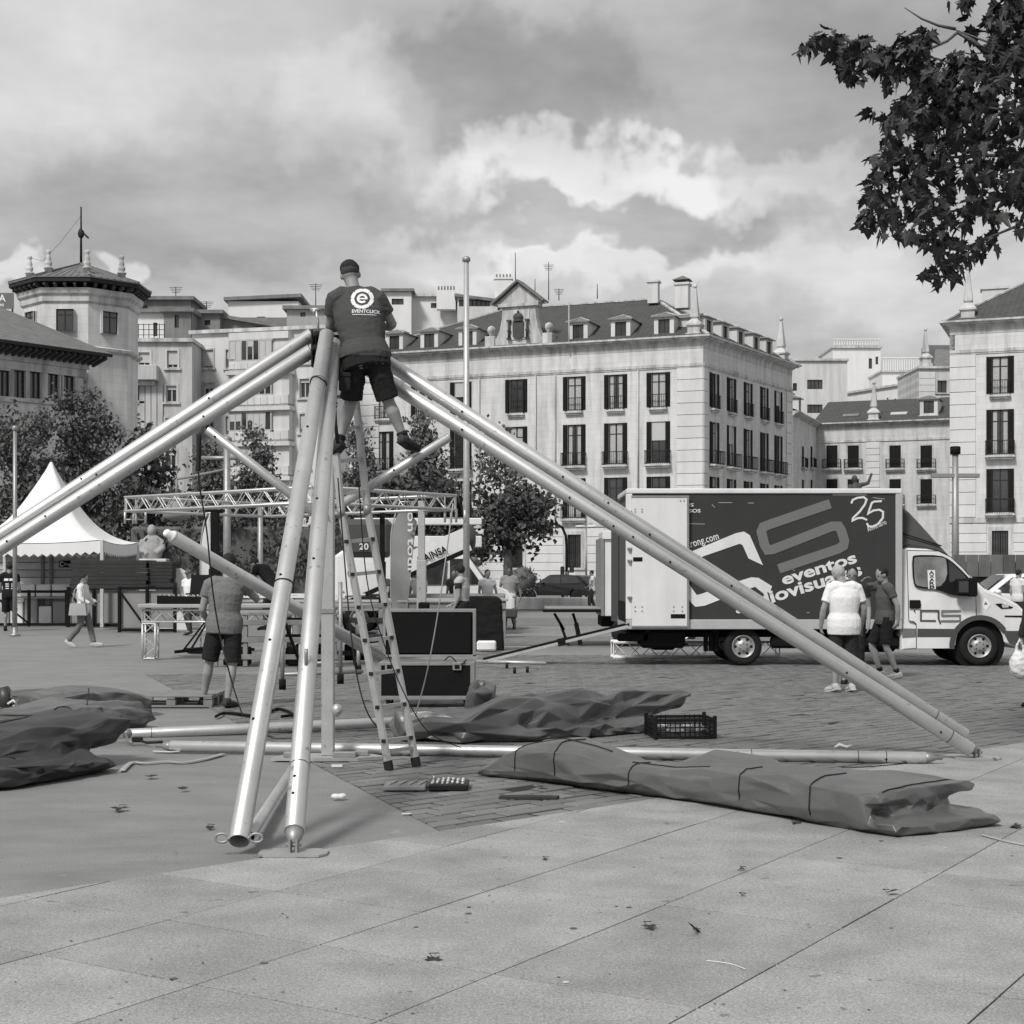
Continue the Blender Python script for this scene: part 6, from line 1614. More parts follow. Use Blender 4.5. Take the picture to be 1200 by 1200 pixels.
q = MB(); p_ = at(395, 670, cY); q.cbox(p_.x, p_.x+4.4, cY+.2, cY+2.2, .75, 1.05, .03); q.build('flat_bed', M_PANEL, cr, world=True)
for k in range(2):
    for px in (420, 480): wheel(cr, (at(px, 670, cY).x-gd(500, 742).x, cY-gd(500, 742).y+.2+k*1.7, .42), .42, .25, WM[cr.name])
vn = thing('van', 'white van behind the worker in the vest, windscreen facing right', 'van', gd(523, 738)); VM = WM[vn.name]
prof = [(-3.2, .35), (-3.2, 2.1), (-3.0, 2.25), (.35, 2.25), (.6, 2.15), (1.15, 1.35), (1.75, 1.12), (1.95, .85), (1.95, .35)]
q = MB(); body_prism(q, prof, 0, 1.9, .1, tumble=lambda z: max(0, z-1.2)*.12); q.build('body', M_TRW, vn)
q = MB(); q.prism([(.1, 1.3), (.1, 2.02), (.5, 2.02), (.95, 1.38), (.95, 1.3)], -.012, .08, XZ); q.build('side_window', M_CGLASS, vn)
q = MB(); q.prism([(-1.0, 1.3), (-1.0, 1.98), (.0, 1.98), (.0, 1.3)], -.010, .08, XZ); q.build('side_window', M_CGLASS, vn)
q = MB(); q.add([(.62, .15, 2.12), (.62, 1.75, 2.12), (1.17, 1.8, 1.38), (1.17, .1, 1.38)], [(0,1,2,3)]); q.build('windscreen', M_CGLASS, vn)
q = MB(); q.ell((1.85, .2, .95), .14, .16, .1); q.build('headlight', M_LAMP, vn)
q = MB(); q.cbox(1.2, 2.02, -.03, 1.93, .32, .62, .05); q.build('bumper', MATS['deflector_grey'], vn)
for x in (1.2, -2.3): wheel(vn, (x, -.01, .33), .33, .22, VM)
# flight case with its lid up
fc = thing('flight_case', 'black flight case with open lid and metal edges on casters', 'case', gd(500, 829)); fs_ = gd(500, 829).y/F
w_ = 55*fs_; zb_ = .10; zm = (829-775)*fs_; zt_ = (829-716)*fs_; dp = .62
def fcb(name, x0, x1, y0, y1, z0, z1, m, par=None, c=.006): q = MB(); q.cbox(x0, x1, y0, y1, z0, z1, c); return q.build(name, m, par or fc)
M_CASE = mat('black_case_board', .010, .7, var=.3, scale=8, bump=.1, bscale=120, spec=.1)
bx_ = fcb('case_body', -w_, w_, 0, dp, zb_, zm-.02, M_CASE); ld = fcb('lid', -w_, w_, dp-.02, dp+.2, zm+.03, zt_, M_CASE)
q = MB(); q.cbox(-w_+.05, w_-.05, dp-.05, dp-.021, zm+.07, zt_-.05, .004); q.build('lid_lining', mat('case_foam', .007, .95, var=.3, scale=30), ld)
for (x0, x1, z0, z1) in ((-w_-.012, w_+.012, zt_-.03, zt_+.008), (-w_-.012, -w_+.025, zm+.03, zt_-.031), (w_-.025, w_+.012, zm+.03, zt_-.031), (-w_-.012, w_+.012, zm+.022, zm+.05)): fcb('lid_edge', x0, x1, dp-.035, dp+.21, z0, z1, M_STEEL, ld, .003)
for (x0, x1, z0, z1) in ((-w_-.012, w_+.012, zb_-.006, zb_+.04), (-w_-.012, w_+.012, zm-.05, zm-.012), (-w_-.012, -w_+.02, zb_+.041, zm-.051), (w_-.04, w_+.012, zb_+.041, zm-.051)): fcb('case_edge', x0, x1, -.012, dp+.01, z0, z1, M_STEEL, bx_, .003)
for x in (-w_+.12, w_-.2): fcb('latch', x-.055, x+.055, -.03, -.013, zm-.11, zm-.01, M_STEEL, bx_, .008); fcb('latch_ring', x-.03, x+.03, -.036, -.031, zm-.09, zm-.04, M_CHAS, bx_, .003)
for x in (-w_+.1, w_-.1):
    for y in (.1, dp-.1): q = MB(); q.cyl((x-.025, y, .055), (x+.025, y, .055), .05, n=16); q.build('caster', RUB, fc); 
    q = MB(); q.cbox(x-.04, x+.04, .06, .16, .07, .095, .004); q.build('caster_plate', M_STEEL, fc)
q = MB(); q.tube([(w_-.35+.02*k, -.02+.01*math.sin(k), zm+.01+.05*math.sin(k*.5)) for k in range(14)], .008, 6); q.build('cable', M_BLK, fc)
bb = thing('black_drape_stand', 'black cloth covered stand right of the flight case', 'stand', gd(565, 762)); q = MB(); q.prism([(-.42, 0), (.45, 0), (.4, 1.05), (.3, 1.12), (-.3, 1.12), (-.4, 1.0)], 0, .6, XZ); me_ = fuse(q, .03, 4); wrinkle(me_, .03, 4, 2); me_.materials.append(cloth('black_drape', .015)); link('drape', me_, bb)
q = MB(); q.cbox(-.2, .2, -.3, 0, .02, .22, .03); q.build('foot_box', M_TRUSS, bb, WM[bb.name] @ TR(.1, -.3, 0))

# stall, pagoda tent, stacked boards
def kiosk():
    Y = 50; p = at(-30, 670, Y); o = thing('market_kiosk', 'timber market kiosk with horizontal boards behind the white tent', 'kiosk', (p.x, Y, 0)); s = Y/F
    x1 = (140+30)*s; z1 = H-(650-HY)*s
    q = MB(); q.cbox(0, x1, .03, 2.2, 0, z1, .01); q.build('wall', M_WOODM, o)
    n = 9
    for k in range(n): q = MB(); q.cbox(0, x1, 0, .028, z1*k/n+.01, z1*(k+1)/n-.02, .006); q.build('board', mat('kiosk_board', .5, .8, var=.16, scale=2, rand=.18), o)
    q = MB(); q.cbox(-.2, x1+.2, -.3, 2.5, z1+.01, z1+.12, .01); q.build('roof', M_WOODL, o)
    for px in (50, 60): x = (px+30)*s; q = MB(); q.cbox(x-.05, x+.05, -.06, -.002, 0, z1, .01); q.build('post', M_WOODM, o)
    q = MB(); q.cbox((70+30)*s, (88+30)*s, -.08, -.03, H-(665-HY)*s, H-(657-HY)*s, .005); sg = q.build('sign_board', M_CHAS, o); q = MB(); text_fit(q, 'C', TR((71+30)*s, -.085, H-(663.8-HY)*s) @ XZ @ Matrix.Diagonal((1, 1, -1, 1)), .11, .17, .02); text_fit(q, 'Casa', TR((76+30)*s, -.085, H-(662.5-HY)*s) @ XZ @ Matrix.Diagonal((1, 1, -1, 1)), .25, .08, .0); q.build('sign_letter', M_TRW, sg)
kiosk()
def pagoda():
    Y = 46.0; s = Y/F; c = at(60, 670, Y+1.6); o = thing('pagoda_tent', 'white peaked pagoda tent with scalloped valance at the left', 'tent', (c.x, c.y, 0)); hw = 2.15; ze = H-(633-HY)*s; zp_ = H-(537-HY)*s
    n = 14; cv = MB(); vs = []
    rows = 16
    for r_ in range(rows+1):
        t = r_/rows; w = hw*(1-t)*(1 - .12*math.sin(math.pi*t)) if t < 1 else .0
        z = ze + (zp_-ze)*(t**1.75)
        w = max(w, .03)
        for sd in range(4):
            for i in range(6):
                u = i/6*2-1
                x, y = [(u*w, -w), (w, u*w), (-u*w, w), (-w, -u*w)][sd]
                sag = -.10*(1-t)*(1-u*u)*(1 if t < .2 else .5)
                vs.append((x, y, z+sag*(1-t)))
    m = 24; cv.add(vs, [(r_*m+i, r_*m+(i+1) % m, (r_+1)*m+(i+1) % m, (r_+1)*m+i) for r_ in range(rows) for i in range(m)], 0, True); cv.build('canopy', M_CANV, o)
    va = MB()
    for sd in range(4):
        N_ = 34; pts = []
        for i in range(N_+1):
            u = i/N_*2-1; x, y = [(u*hw, -hw), (hw, u*hw), (-u*hw, hw), (-hw, -u*hw)][sd]; zz0 = ze-.02-.10*(1-u*u)
            pts.append(((x*1.004, y*1.004, zz0), (x*1.004, y*1.004, zz0-.30-(.09 if i % 2 else 0))))
        for (a, b), (c_, d_) in zip(pts, pts[1:]): va.add([a, b, d_, c_], [(0,1,2,3)])
    va.build('valance', M_CANV, o)
    for (x, y) in ((-1, -1), (1, -1), (1, 1), (-1, 1)): q = MB(); q.cbox(x*hw-.05, x*hw+.05, y*hw-.05, y*hw+.05, 0, ze, .01); q.build('leg', M_TRA, o)
pagoda()
ORD = ('lowest', 'second lowest', 'third lowest', 'middle', 'third highest', 'second highest', 'topmost')
BS = TR(*gd(140, 739)); s = gd(140, 739).y/F
for k in range(7):
    q = MB(); z0 = (739-690)*s + k*.115; q.cbox((82-140)*s + rnd.uniform(-.04, .04), (172-140)*s + rnd.uniform(-.04, .04), 0, 1.2, z0, z0+.111, .008)
    tag(q.build('stage_board', M_WOOD, None, BS), ORD[k] + ' dark stage board of the wide stack on the black frames', 'board', 'boards in the wide stack')
    q = MB(); z0 = (739-687)*s + k*.10; q.cbox((173-140)*s, (200-140)*s + rnd.uniform(-.05, .05), .1, 1.3, z0, z0+.096, .008)
    tag(q.build('stage_board', M_WOOD, None, BS), ORD[k] + ' short dark stage board of the narrow stack right of the wide one', 'board', 'boards in the narrow stack')
def barrier(label, px0, px1, py, h, pan=True):
    a, b = gd(px0, py), gd(px1, py); o = thing('barrier_frame', label, 'barrier', (a.x, a.y, 0), group='black frames under the board stacks'); L_ = (b-a).length
    for z in (.06, h): q = MB(); q.cbox(0, L_, -.04, .04, z-.04, z+.04, .006); q.build('rail', M_CHAS, o)
    for x in (0, L_*.5, L_): q = MB(); q.cbox(x-.04, x+.04, -.05, .05, 0, h+.05, .006); q.build('post', M_CHAS, o)
    q = MB(); q.beam((0, -.06, h-.05), (L_*.5, -.06, .1), .05, .05); q.build('diagonal', M_CHAS, o)
    if pan:
        q = MB(); q.cbox(.05, L_-.05, .045, .08, .12, h-.06, .006); q.build('panel', M_PANEL, o)
barrier('black braced frame with grey panel under the board stack', 80, 140, 735, 1.15); barrier('black braced frame at the right of the board stack', 140, 205, 741, 1.2); barrier('black braced frame at the left edge before white boxes', -10, 78, 734, 1.05, False)
WB = TR(*gd(30, 731))
for k in range(6): q = MB(); q.cbox(-1.0+k*.45, -.6+k*.45, .2, .8, 0, .55+.15*(k % 3), .02); tag(q.build('storage_box', M_TRUSS if k % 2 else M_WOODL, None, WB), '%s pale storage box from the left in the ground row behind the black frame' % ('first', 'second', 'third', 'fourth', 'fifth', 'sixth')[k], 'box', 'pale boxes on the ground row')
for k in range(3): q = MB(); q.cbox(-.2+k*.5, .25+k*.5, .1, .5, .86, 1.25, .02); tag(q.build('storage_box', M_TRUSS, None, WB), '%s white storage box on the raised shelf behind the left black frame' % ('leftmost', 'middle', 'rightmost')[k], 'box', 'white boxes on the upper row')
q = MB(); q.cbox(-.4, 1.5, .05, .6, .80, .855, .01); sb = thing('shelf_table', 'narrow pale shelf carrying the upper white boxes at the left', 'shelf', WB.translation); q.build('top', M_WOODL, sb)
for x in (-.35, 1.45): q = MB(); q.cbox(x-.04, x+.04, .82, .9, 0, .8, .01); q.build('leg', M_STEEL, sb)
# stone bust on its plinth
bu = thing('stone_bust', 'pale stone statue bust in front of the hedge', 'statue', gd(178, 722)); s = gd(178, 722).y/F
q = MB(); hb = (722-655)*s; q.cbox(-.55, .55, -.4, .4, 0, hb, .04); q.cbox(-.65, .65, -.5, .5, hb-.2, hb-.005+.01, .03); q.build('plinth', M_TRIM, bu)
q = MB(); q.ell((0, 0, hb+.3), .42, .3, .5); q.ell((.02, 0, hb+.62), .38, .22, .3); q.ell((0, -.02, hb+1.05), .17, .2, .24); q.cyl((0, 0, hb+.8), (0, 0, hb+1.0), .11); q.tube([(.33, 0, hb+.7), (.45, -.1, hb+.4), (.2, -.25, hb+.2)], .12, 8); q.tube([(-.33, 0, hb+.7), (-.42, -.1, hb+.35), (-.1, -.25, hb+.15)], .12, 8)
me_ = fuse(q, .035, 3); me_.materials.append(mat('statue_stone', .34, .85, var=.2, scale=6)); link('figure', me_, bu)
# pale plaster block behind the desk
pb = thing('info_panel', 'white curved panel behind the mixing desk', 'panel', gd(203, 738)); q = MB(); q.prism([(-.5, 0), (.45, 0), (.45, 1.6), (.2, 1.75), (-.5, 1.75)], 0, .08, XZ); q.build('panel', M_TRW, pb); q = MB(); q.tube([(.0, -.02, 1.5), (.15, -.02, 1.1), (.12, -.02, .6)], .05, 8); q.build('print_curve', M_PANEL, pb)

# masts, lamps, signals
def mast(label, px, ybase, ytop, r, m=None, name='mast', arm=None, knob=True, cat='pole'):
    b = gd(px, ybase); o = thing(name, label, cat, b); h = H+(HY-ytop)/F*b.y
    q = MB(); q.tube([(0, 0, 0), (0, 0, h*.45), (0, 0, h)], [r, r*.95, r*.8], 14); q.build('shaft', m or M_ALU2, o)
    if knob: q = MB(); q.lathe([(r*.8, h), (r*1.25, h+.02), (r*1.25, h+.1), (r*.7, h+.14)], 12); q.build('cap', M_STEEL, o)
    q = MB(); q.lathe([(r*2.4, 0), (r*2.4, .03), (r*1.2, .06), (r*1.2, .2), (r, .22)], 14); q.build('base', M_STEEL, o)
    return o, h
mast('tall bare metal pole rising in front of the palace gable', 546.5, 745, 307, .085)
mast('plain pale pole at the far left beside the pagoda tent', 17.5, 745, 505, .06, M_STEEL)
o, h = mast('grey lamp post with crossbar among the trees left of the legs', 266, 735, 517, .12, M_STEEL, 'lamp_post', cat='lamp')
s = gd(266, 735).y/F
q = MB(); q.cyl((-(266-236)*s, 0, h-.5), (.5, 0, h-.5), .06, n=8); q.build('crossbar', M_STEEL, o)
q = MB(); x = (207-266)*s; q.lathe([(.12, 0), (.42, .12), (.40, .3), (.2, .55), (.08, .75)], 14, (x, 0, 3.15)); q.cyl((x, 0, 3.9), (x, 0, 4.4), .04, n=6); q.cyl((x, 0, 4.4), (0, 0, 4.7), .04, n=6); q.build('lantern', M_PANEL, o)
o, h = mast('thin grey post between the truss roof and the hedge', 305, 735, 590, .09, M_STEEL)
o, h = mast('grey cross-armed post in front of the right palace', 1119.5, 716, 532, .16, M_STEEL, 'lamp_post', knob=False, cat='lamp')
q = MB(); q.cbox(-1.0, 1.0, -.12, .12, h-1.0, h-.82, .02); q.build('crossarm', M_STEEL, o); q = MB(); q.lathe([(.14, h-.02), (.22, h), (.22, h+.3), (.16, h+.32)], 12); q.build('cap', M_CHAS, o)
def signal(label):
    b = gd(664, 694); o = thing('traffic_light', label, 'traffic light', b); s = b.y/F; z = lambda y: H-(y-HY)*s; X = lambda px: (px-664)*s
    q = MB(); q.tube([(0, 0, 0), (0, 0, z(640)), (X(663), 0, z(628)), (X(659), 0, z(618)), (X(651), 0, z(614)), (X(640), 0, z(613))], .11, 10); q.build('pole', M_CHAS, o)
    for (px, y0, y1, w) in ((636.5, 606, 622, 5.5), (659, 664, 677, 4.5), (670, 660, 671, 5)):
        q = MB(); q.cbox(X(px-w/2), X(px+w/2), -.2, .1, z(y1), z(y0), .03); hd = q.build('signal_head', M_CHAS, o)
        for k in range(3):
            c = (X(px), -.2, z(y0+(y1-y0)*(k+.5)/3)); q = MB(); q.cyl(c, (c[0], c[1]-.03, c[2]), .14, n=14); q.build('lens', M_CGLASS, hd); q = MB(); q.tube([(c[0]+.16*math.cos(R(a)), c[1]-.12, c[2]+.16*math.sin(R(a))) for a in range(0, 181, 30)], .02, 5); q.build('visor', M_CHAS, hd)
    return o
signal('curved traffic light pole with three signal heads before the palace')
q0 = at(687, 670, 95); sl = thing('street_lamp', 'slim street lamp with twin white heads by the palace wall', 'lamp', (q0.x, 95, 0)); hh = H+(HY-617)/F*95
q = MB(); q.cyl((0,0,0), (0,0,hh), .08, .05, 8); q.build('post', M_STEEL, sl)
for sg in (-1, 1): q = MB(); q.ell((sg*.35, 0, hh+.0), .35, .18, .08); q.build('lamp_head', M_TRW, sl)
# rail along the far side of the square, hoarding at the right
lw = thing('low_wall', 'low stone wall between the square and the road', 'wall', (0, 66, 0)); q = MB(); q.cbox(-40, 40, 0, .5, 0, .55, .04); q.build('wall', M_PLAST2, lw)
hd = thing('hoarding', 'weathered dark hoarding fence in front of the right palace', 'fence', at(1118, 670, 62)); hM = TR(at(1118, 670, 62).x, 62, 0); hd.matrix_basis = hM; WM[hd.name] = hM; s = 62/F
z0, z1 = H-(676-HY)*s, H-(650-HY)*s
for k in range(18):
    x0_ = k*.5; q = MB(); q.cbox(x0_, x0_+.48, 0, .05, z0 if k < 8 else z0-.25, z1 if k < 8 else z1-.12, .01); q.build('plank', mat('hoarding_grey', .13, .8, var=.2, scale=3, streak=.3, rand=.2) if k < 8 else M_WOOD, hd)
q = MB(); q.cbox(-.1, 9.2, .06, .15, 0, z1-.3, .01); q.build('backing', M_CHAS, hd)
q = MB(); q.cbox(2.2, 9.2, -.25, -.02, z0-.75, z0-.3, .02); sgn = q.build('shop_sign', mat('sign_dark', .03, .5), hd); q = MB(); text_fit(q, 'F.TABACOS', TR(2.0, -.27, z0-.66) @ XZ @ Matrix.Diagonal((1, 1, -1, 1)) @ TR(.0, 0, 0), 2.1, .26, .03); q.build('sign_lettering', M_TRW, sgn)
# bronze statue in the arcade square, arm raised above the truck roof
bz = thing('bronze_statue', 'dark bronze statue with raised arm showing above the truck roof', 'statue', (at(1003, 670, 120).x, 120, 0)); s = 120/F
q = MB(); zt = H-(576-HY)*s; q.cbox(-1, 1, -1, 1, 0, zt-1.1, .1); q.build('plinth', M_TRIM, bz)
q = MB(); q.ell((0, 0, zt-.2), .5, .35, .95); q.ell((-.1, 0, zt+1.0), .23, .25, .3); q.cyl((-.05, 0, zt+.5), (-.1, 0, zt+.9), .15); q.tube([(.3, 0, zt+.5), (.95, 0, zt+.65), (1.15, 0, zt+1.2), (1.25, 0, zt+1.45)], [.2, .15, .11, .1], 8); q.tube([(-.4, 0, zt+.5), (-.6, -.2, zt+.0), (-.3, -.3, zt-.4)], [.2, .16, .12], 8); q.ell((0, 0, zt-.9), .6, .45, .5)
me_ = fuse(q, .06, 3); me_.materials.append(MATS['dark_bronze']); link('figure', me_, bz)
# ------------------------------------------------------------------ trees and hedges
M_BARK = mat('bark', .12, .9, var=.3, scale=4, bump=.5, bscale=20)
def leaf_mat(name, v): return mat(name, v, .6, var=.35, scale=2.2, spec=.3, detail=2)
M_LEAF = leaf_mat('tree_leaves', .10); M_LEAF2 = leaf_mat('dark_tree_leaves', .07); M_LEAF3 = leaf_mat('grey_tree_leaves', .12)
def leaf_cloud(mb, c, n, sp, size, rg, droop=.0):
    c = Vector(c)
    for _ in range(n):
        d = Vector((rg.gauss(0, 1), rg.gauss(0, 1), rg.gauss(0, .8))); p = c + Vector((d.x*sp, d.y*sp, d.z*sp))
        s = size*rg.uniform(.6, 1.3)
        nrm = Vector((rg.gauss(0, .7), rg.gauss(0, .7) - .2, rg.uniform(.1, 1))).normalized()
        t = nrm.cross(Vector((rg.gauss(0, 1), rg.gauss(0, 1), rg.gauss(0, .5)-droop))).normalized(); b = nrm.cross(t)
        mb.add([p - t*s*.5, p + b*s*.32 + nrm*s*.08, p + t*s*.55 - nrm*s*.05, p - b*s*.32 + nrm*s*.08], [(0,1,2,3)])
def tree(label, px, Y, ground_r, blobs, m, seed, leaf=.26, n=70, dens=1.0, name='tree', group='trees round the square'):
    """blobs in photo coordinates (px, py, rx, ry): clumps are spread through each, at its own depth"""
    rg = random.Random(seed); b = at(px, 670, Y); o = thing(name, label, 'tree', (b.x, Y, 0), group=group); s = Y/F
    top = max(H-(q[1]-HY)*s for q in blobs)
    tr = MB(); hT = top*.55
    pts = [Vector((b.x, Y, 0)), Vector((b.x+rg.uniform(-.1, .1), Y, hT*.5)), Vector((b.x+rg.uniform(-.2, .2), Y, hT)), Vector((b.x+rg.uniform(-.3, .3), Y, top*.9))]
    tr.tube(pts, [ground_r*1.3, ground_r, ground_r*.7, ground_r*.15], 9)
    tips = []; cr = MB()
    for (bx, by, rx, ry) in blobs:
        c = at(bx, by, Y); k = max(6, int(rx*ry*s*s*13*dens))
        for _ in range(k):
            while True:
                d = Vector((rg.uniform(-1, 1), rg.uniform(-1, 1), rg.uniform(-1, 1)))
                if d.length < 1: break
            d *= (.55 + .45*rg.random())/max(d.length, .3) if rg.random() < .6 else 1
            p = c + Vector((d.x*rx*s, d.y*max(rx, ry)*s*.9, d.z*ry*s)); tips.append(p)
            leaf_cloud(cr, p, int(n*rg.uniform(.6, 1.3)), .26+.10*rg.random(), leaf, rg)
    for p in tips[::6]:
        q0 = pts[1].lerp(pts[3], min(1, max(.05, (p.z-hT*.4)/(top-hT*.4)*.8))); mid = q0.lerp(p, .5) + Vector((0, 0, -.15)); tr.tube([q0, mid, p], [ground_r*.3, ground_r*.16, .02], 5)
    tr.build('trunk', M_BARK, o, world=True); stuff(cr.build('crown', m, o, world=True))
    return o
tree('large leafy tree at the left edge behind the pagoda tent', 20, 60, .22, [(25, 520, 42, 45), (5, 600, 40, 40), (60, 590, 35, 50)], M_LEAF, 1, leaf=.2, n=95)
tree('large leafy tree in front of the tower base', 105, 62, .24, [(100, 505, 38, 42), (118, 570, 42, 50), (85, 560, 34, 45)], M_LEAF, 2, leaf=.2, n=95)
tree('dark leafy tree left of the bracing rope', 172, 60, .22, [(172, 545, 32, 40), (185, 600, 34, 40), (150, 610, 34, 35)], M_LEAF2, 3)
def spire(label, px, Y, ytop, ybot, w, seed, m=None):
    bl = []; n = 6
    for k in range(n): t = k/(n-1); bl.append((px + (3 if k % 2 else -3), ytop + (ybot-ytop)*(.08+.9*t), 5 + w*t, (ybot-ytop)/n*.75))
    return tree(label, px, Y, .16, bl, m or M_LEAF3, seed, leaf=.22, n=55, dens=2.6)
spire('pointed airy tree left of the truss roof under the brace', 246, 74, 520, 640, 34, 4)
spire('pointed airy tree in front of the bay windows', 302, 76, 500, 640, 34, 5)
spire('pointed airy tree left of the ladder below the worker', 418, 72, 505, 640, 30, 6)
spire('pointed airy tree behind the right brace under the worker foot', 498, 68, 487, 610, 34, 7)
tree('round dense tree left of the tall pole, low behind the truss', 470, 64, .2, [(455, 590, 36, 28), (505, 585, 38, 32), (530, 620, 30, 30)], M_LEAF2, 8)
tree('round leafy tree right of the tall pole in front of the palace', 596, 62, .2, [(585, 580, 36, 34), (610, 610, 36, 36), (575, 630, 34, 26), (632, 595, 22, 24)], M_LEAF2, 9)
tree('thin airy sapling top behind the right tent leg', 592, 70, .10, [(585, 522, 14, 20), (596, 545, 22, 18), (572, 540, 12, 18)], M_LEAF3, 10, leaf=.2, n=45)
def hedge(label, px0, px1, ytop, Y, d, seed, m):
    rg = random.Random(seed); o = thing('hedge', label, 'hedge', (at((px0+px1)/2, 670, Y).x, Y, 0)); s = Y/F; zt = H-(ytop-HY)*s; x0 = (px0-600)*s; x1 = (px1-600)*s; cr = MB()
    k = int((x1-x0)*zt*9)
    for _ in range(k):
        p = Vector((rg.uniform(x0, x1), Y+rg.uniform(-.1, d), rg.uniform(.1, zt + .25*math.sin(_)))); leaf_cloud(cr, p, 26, .2, .2, rg)
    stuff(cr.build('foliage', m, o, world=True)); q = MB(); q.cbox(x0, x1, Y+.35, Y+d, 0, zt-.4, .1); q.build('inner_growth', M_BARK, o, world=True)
hedge('dark clipped hedge behind the stage and statue', 150, 445, 604, 57, 1.6, 20, M_LEAF2)
hedge('dark shrubs behind the crane truck and van', 430, 560, 640, 58, 1.4, 21, M_LEAF2)
for (px, lb) in ((612, 'small round clipped shrub by the palace entrance'),):
    p = at(px, 670, 84); o = thing('shrub', lb, 'shrub', (p.x, 84, 0)); cr = MB(); rg = random.Random(5)
    for _ in range(40): d = Vector((rg.gauss(0, 1), rg.gauss(0, 1), rg.gauss(0, 1))).normalized(); leaf_cloud(cr, Vector((p.x, 84, 1.1))+d*.75, 20, .16, .16, rg)
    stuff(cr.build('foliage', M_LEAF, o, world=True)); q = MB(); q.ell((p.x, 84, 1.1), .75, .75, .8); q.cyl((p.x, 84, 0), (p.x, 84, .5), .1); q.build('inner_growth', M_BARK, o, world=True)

# ---- the near plane tree at the top right: trunk outside the frame, lobed leaves
def leaf_shape(seed, s=1.0):
    rg = random.Random(seed)
    out = [(0, -.02), (.10, .02), (.30, -.06), (.26, .10), (.48, .20), (.30, .27), (.34, .46), (.17, .42), (.13, .60), (0, .86), (-.13, .60), (-.17, .42), (-.34, .46), (-.30, .27), (-.48, .20), (-.26, .10), (-.30, -.06), (-.10, .02)]
    vs = [Vector((x*rg.uniform(.9, 1.1), y*rg.uniform(.92, 1.08), 0)) for x, y in out]
    for v in vs: v.z = .25*abs(v.x) - .12*v.y**2 - .3*v.x*v.x + rg.uniform(-.02, .02)
    c = Vector((0, .22, -.03)); n = len(vs)
    return [v*s for v in vs] + [c*s], [(i, (i+1) % n, n) for i in range(n)]
def near_tree():
    rg = random.Random(11); base = Vector((7.4, 13.2, 0)); o = thing('plane_tree', 'plane tree with dark lobed leaves hanging into the top right', 'tree', base)
    poly = [(1088,78),(1062,108),(1032,135),(1036,160),(1026,190),(1012,225),(1016,245),(1012,262),(1040,275),(1075,280),(1102,300),(1092,322),(1120,325),(1150,300),(1172,285),(1166,255),(1200,245),(1260,260),(1330,200),(1330,-60),(1180,-40),(1172,20),(1150,62),(1110,62)]
    def inp(x, y):
        c = False; n = len(poly)
        for i in range(n):
            (x1, y1), (x2, y2) = poly[i], poly[(i+1) % n]
            if (y1 > y) != (y2 > y) and x < (x2-x1)*(y-y1)/(y2-y1)+x1: c = not c
        return c
    holes = [(1128, 228, 12), (1100, 216, 7), (1150, 262, 13), (1070, 262, 8), (1190, 165, 10), (1110, 125, 6), (1135, 278, 10), (1186, 195, 8), (1065, 235, 5), (1095, 155, 6), (1120, 185, 7), (1160, 135, 7), (1050, 205, 6), (1175, 240, 8), (1145, 100, 6)]
    P = []
    while len(P) < 3000:
        x, y = rg.uniform(1005, 1330), rg.uniform(-60, 330)
        if not inp(x, y): continue
        if any((x-a)**2+(y-b)**2 < r*r for a, b, r in holes): continue
        P.append((x, y, rg.uniform(11.6, 14.2)))
    band = [(940, 55, 9, 8), (958, 45, 10, 10), (975, 50, 11, 12), (990, 68, 13, 14), (1004, 58, 12, 14), (1000, 84, 8, 8), (1022, 72, 10, 12), (1040, 66, 10, 14), (1044, 92, 7, 9), (1060, 55, 12, 13), (1078, 50, 13, 12), (1072, 76, 14, 14), (1090, 90, 14, 12), (1052, 82, 8, 8), (1088, 36, 5, 7), (1140, 36, 7, 9), (1162, 22, 9, 11), (1182, 10, 16, 12), (1078, 322, 5, 4), (1100, 326, 7, 6), (1195, 265, 5, 8), (1110, 125, 26, 18), (1024, 132, 7, 4), (1022, 186, 5, 4), (1014, 266, 6, 4), (1128, 3, 10, 4)]
    for (x, y, rx, ry) in band:
        for _ in range(max(4, int(rx*ry/5))): P.append((x+rg.gauss(0, rx*.55), y+rg.gauss(0, ry*.55), rg.uniform(11.9, 13.0)))
    pts = [at(x, y, Y) for x, y, Y in P]; inview = [(-1 <= 0) and (920 < x < 1205 and -8 < y < 345) for x, y, Y in P]
    extra = [Vector((7.4+rg.gauss(0, 1.9), 13.4+rg.gauss(0, 1.7), 6.6+rg.gauss(0, 1.1))) for _ in range(2500)]
    extra = [p for p in extra if not (600+F*p.x/p.y < 1215 and 670-F*(p.z-H)/p.y > -12)]
    lv = [leaf_shape(k) for k in range(4)]; mats_ = [mat('plane_leaf', .035, .55, var=.4, scale=5, spec=.3), mat('plane_leaf_pale', .085, .55, var=.3, scale=5, spec=.3)]
    mesh_ = []
    for k, (vs, fs) in enumerate(lv):
        q = MB(); q.add(vs, fs, 0, False); me = q.mesh('leaf'); me.materials.append(mats_[1 if k == 3 else 0]); mesh_.append(me)
    def lm(p, inner):
        yaw = rg.uniform(0, 2*math.pi); s = rg.uniform(.08, .19)
        return TR(*p) @ Matrix.Rotation(yaw, 4, 'Z') @ Matrix.Rotation(rg.gauss(-.75, .45), 4, 'X') @ Matrix.Rotation(rg.gauss(0, .6), 4, 'Y') @ Matrix.Diagonal((s*rg.uniform(.65, 1.1), s, s*rg.uniform(.6, 2.2), 1))
    vis = [p for p, v in zip(pts, inview) if v]; rest = [p for p, v in zip(pts, inview) if not v] + extra
    rg.shuffle(vis); vis.sort(key=lambda p: p.y)
    for p in vis[:300]: link('leaf', mesh_[rg.choice((0, 1, 2, 0, 1, 2, 3))], o, lm(p, 1))
    fol = MB()
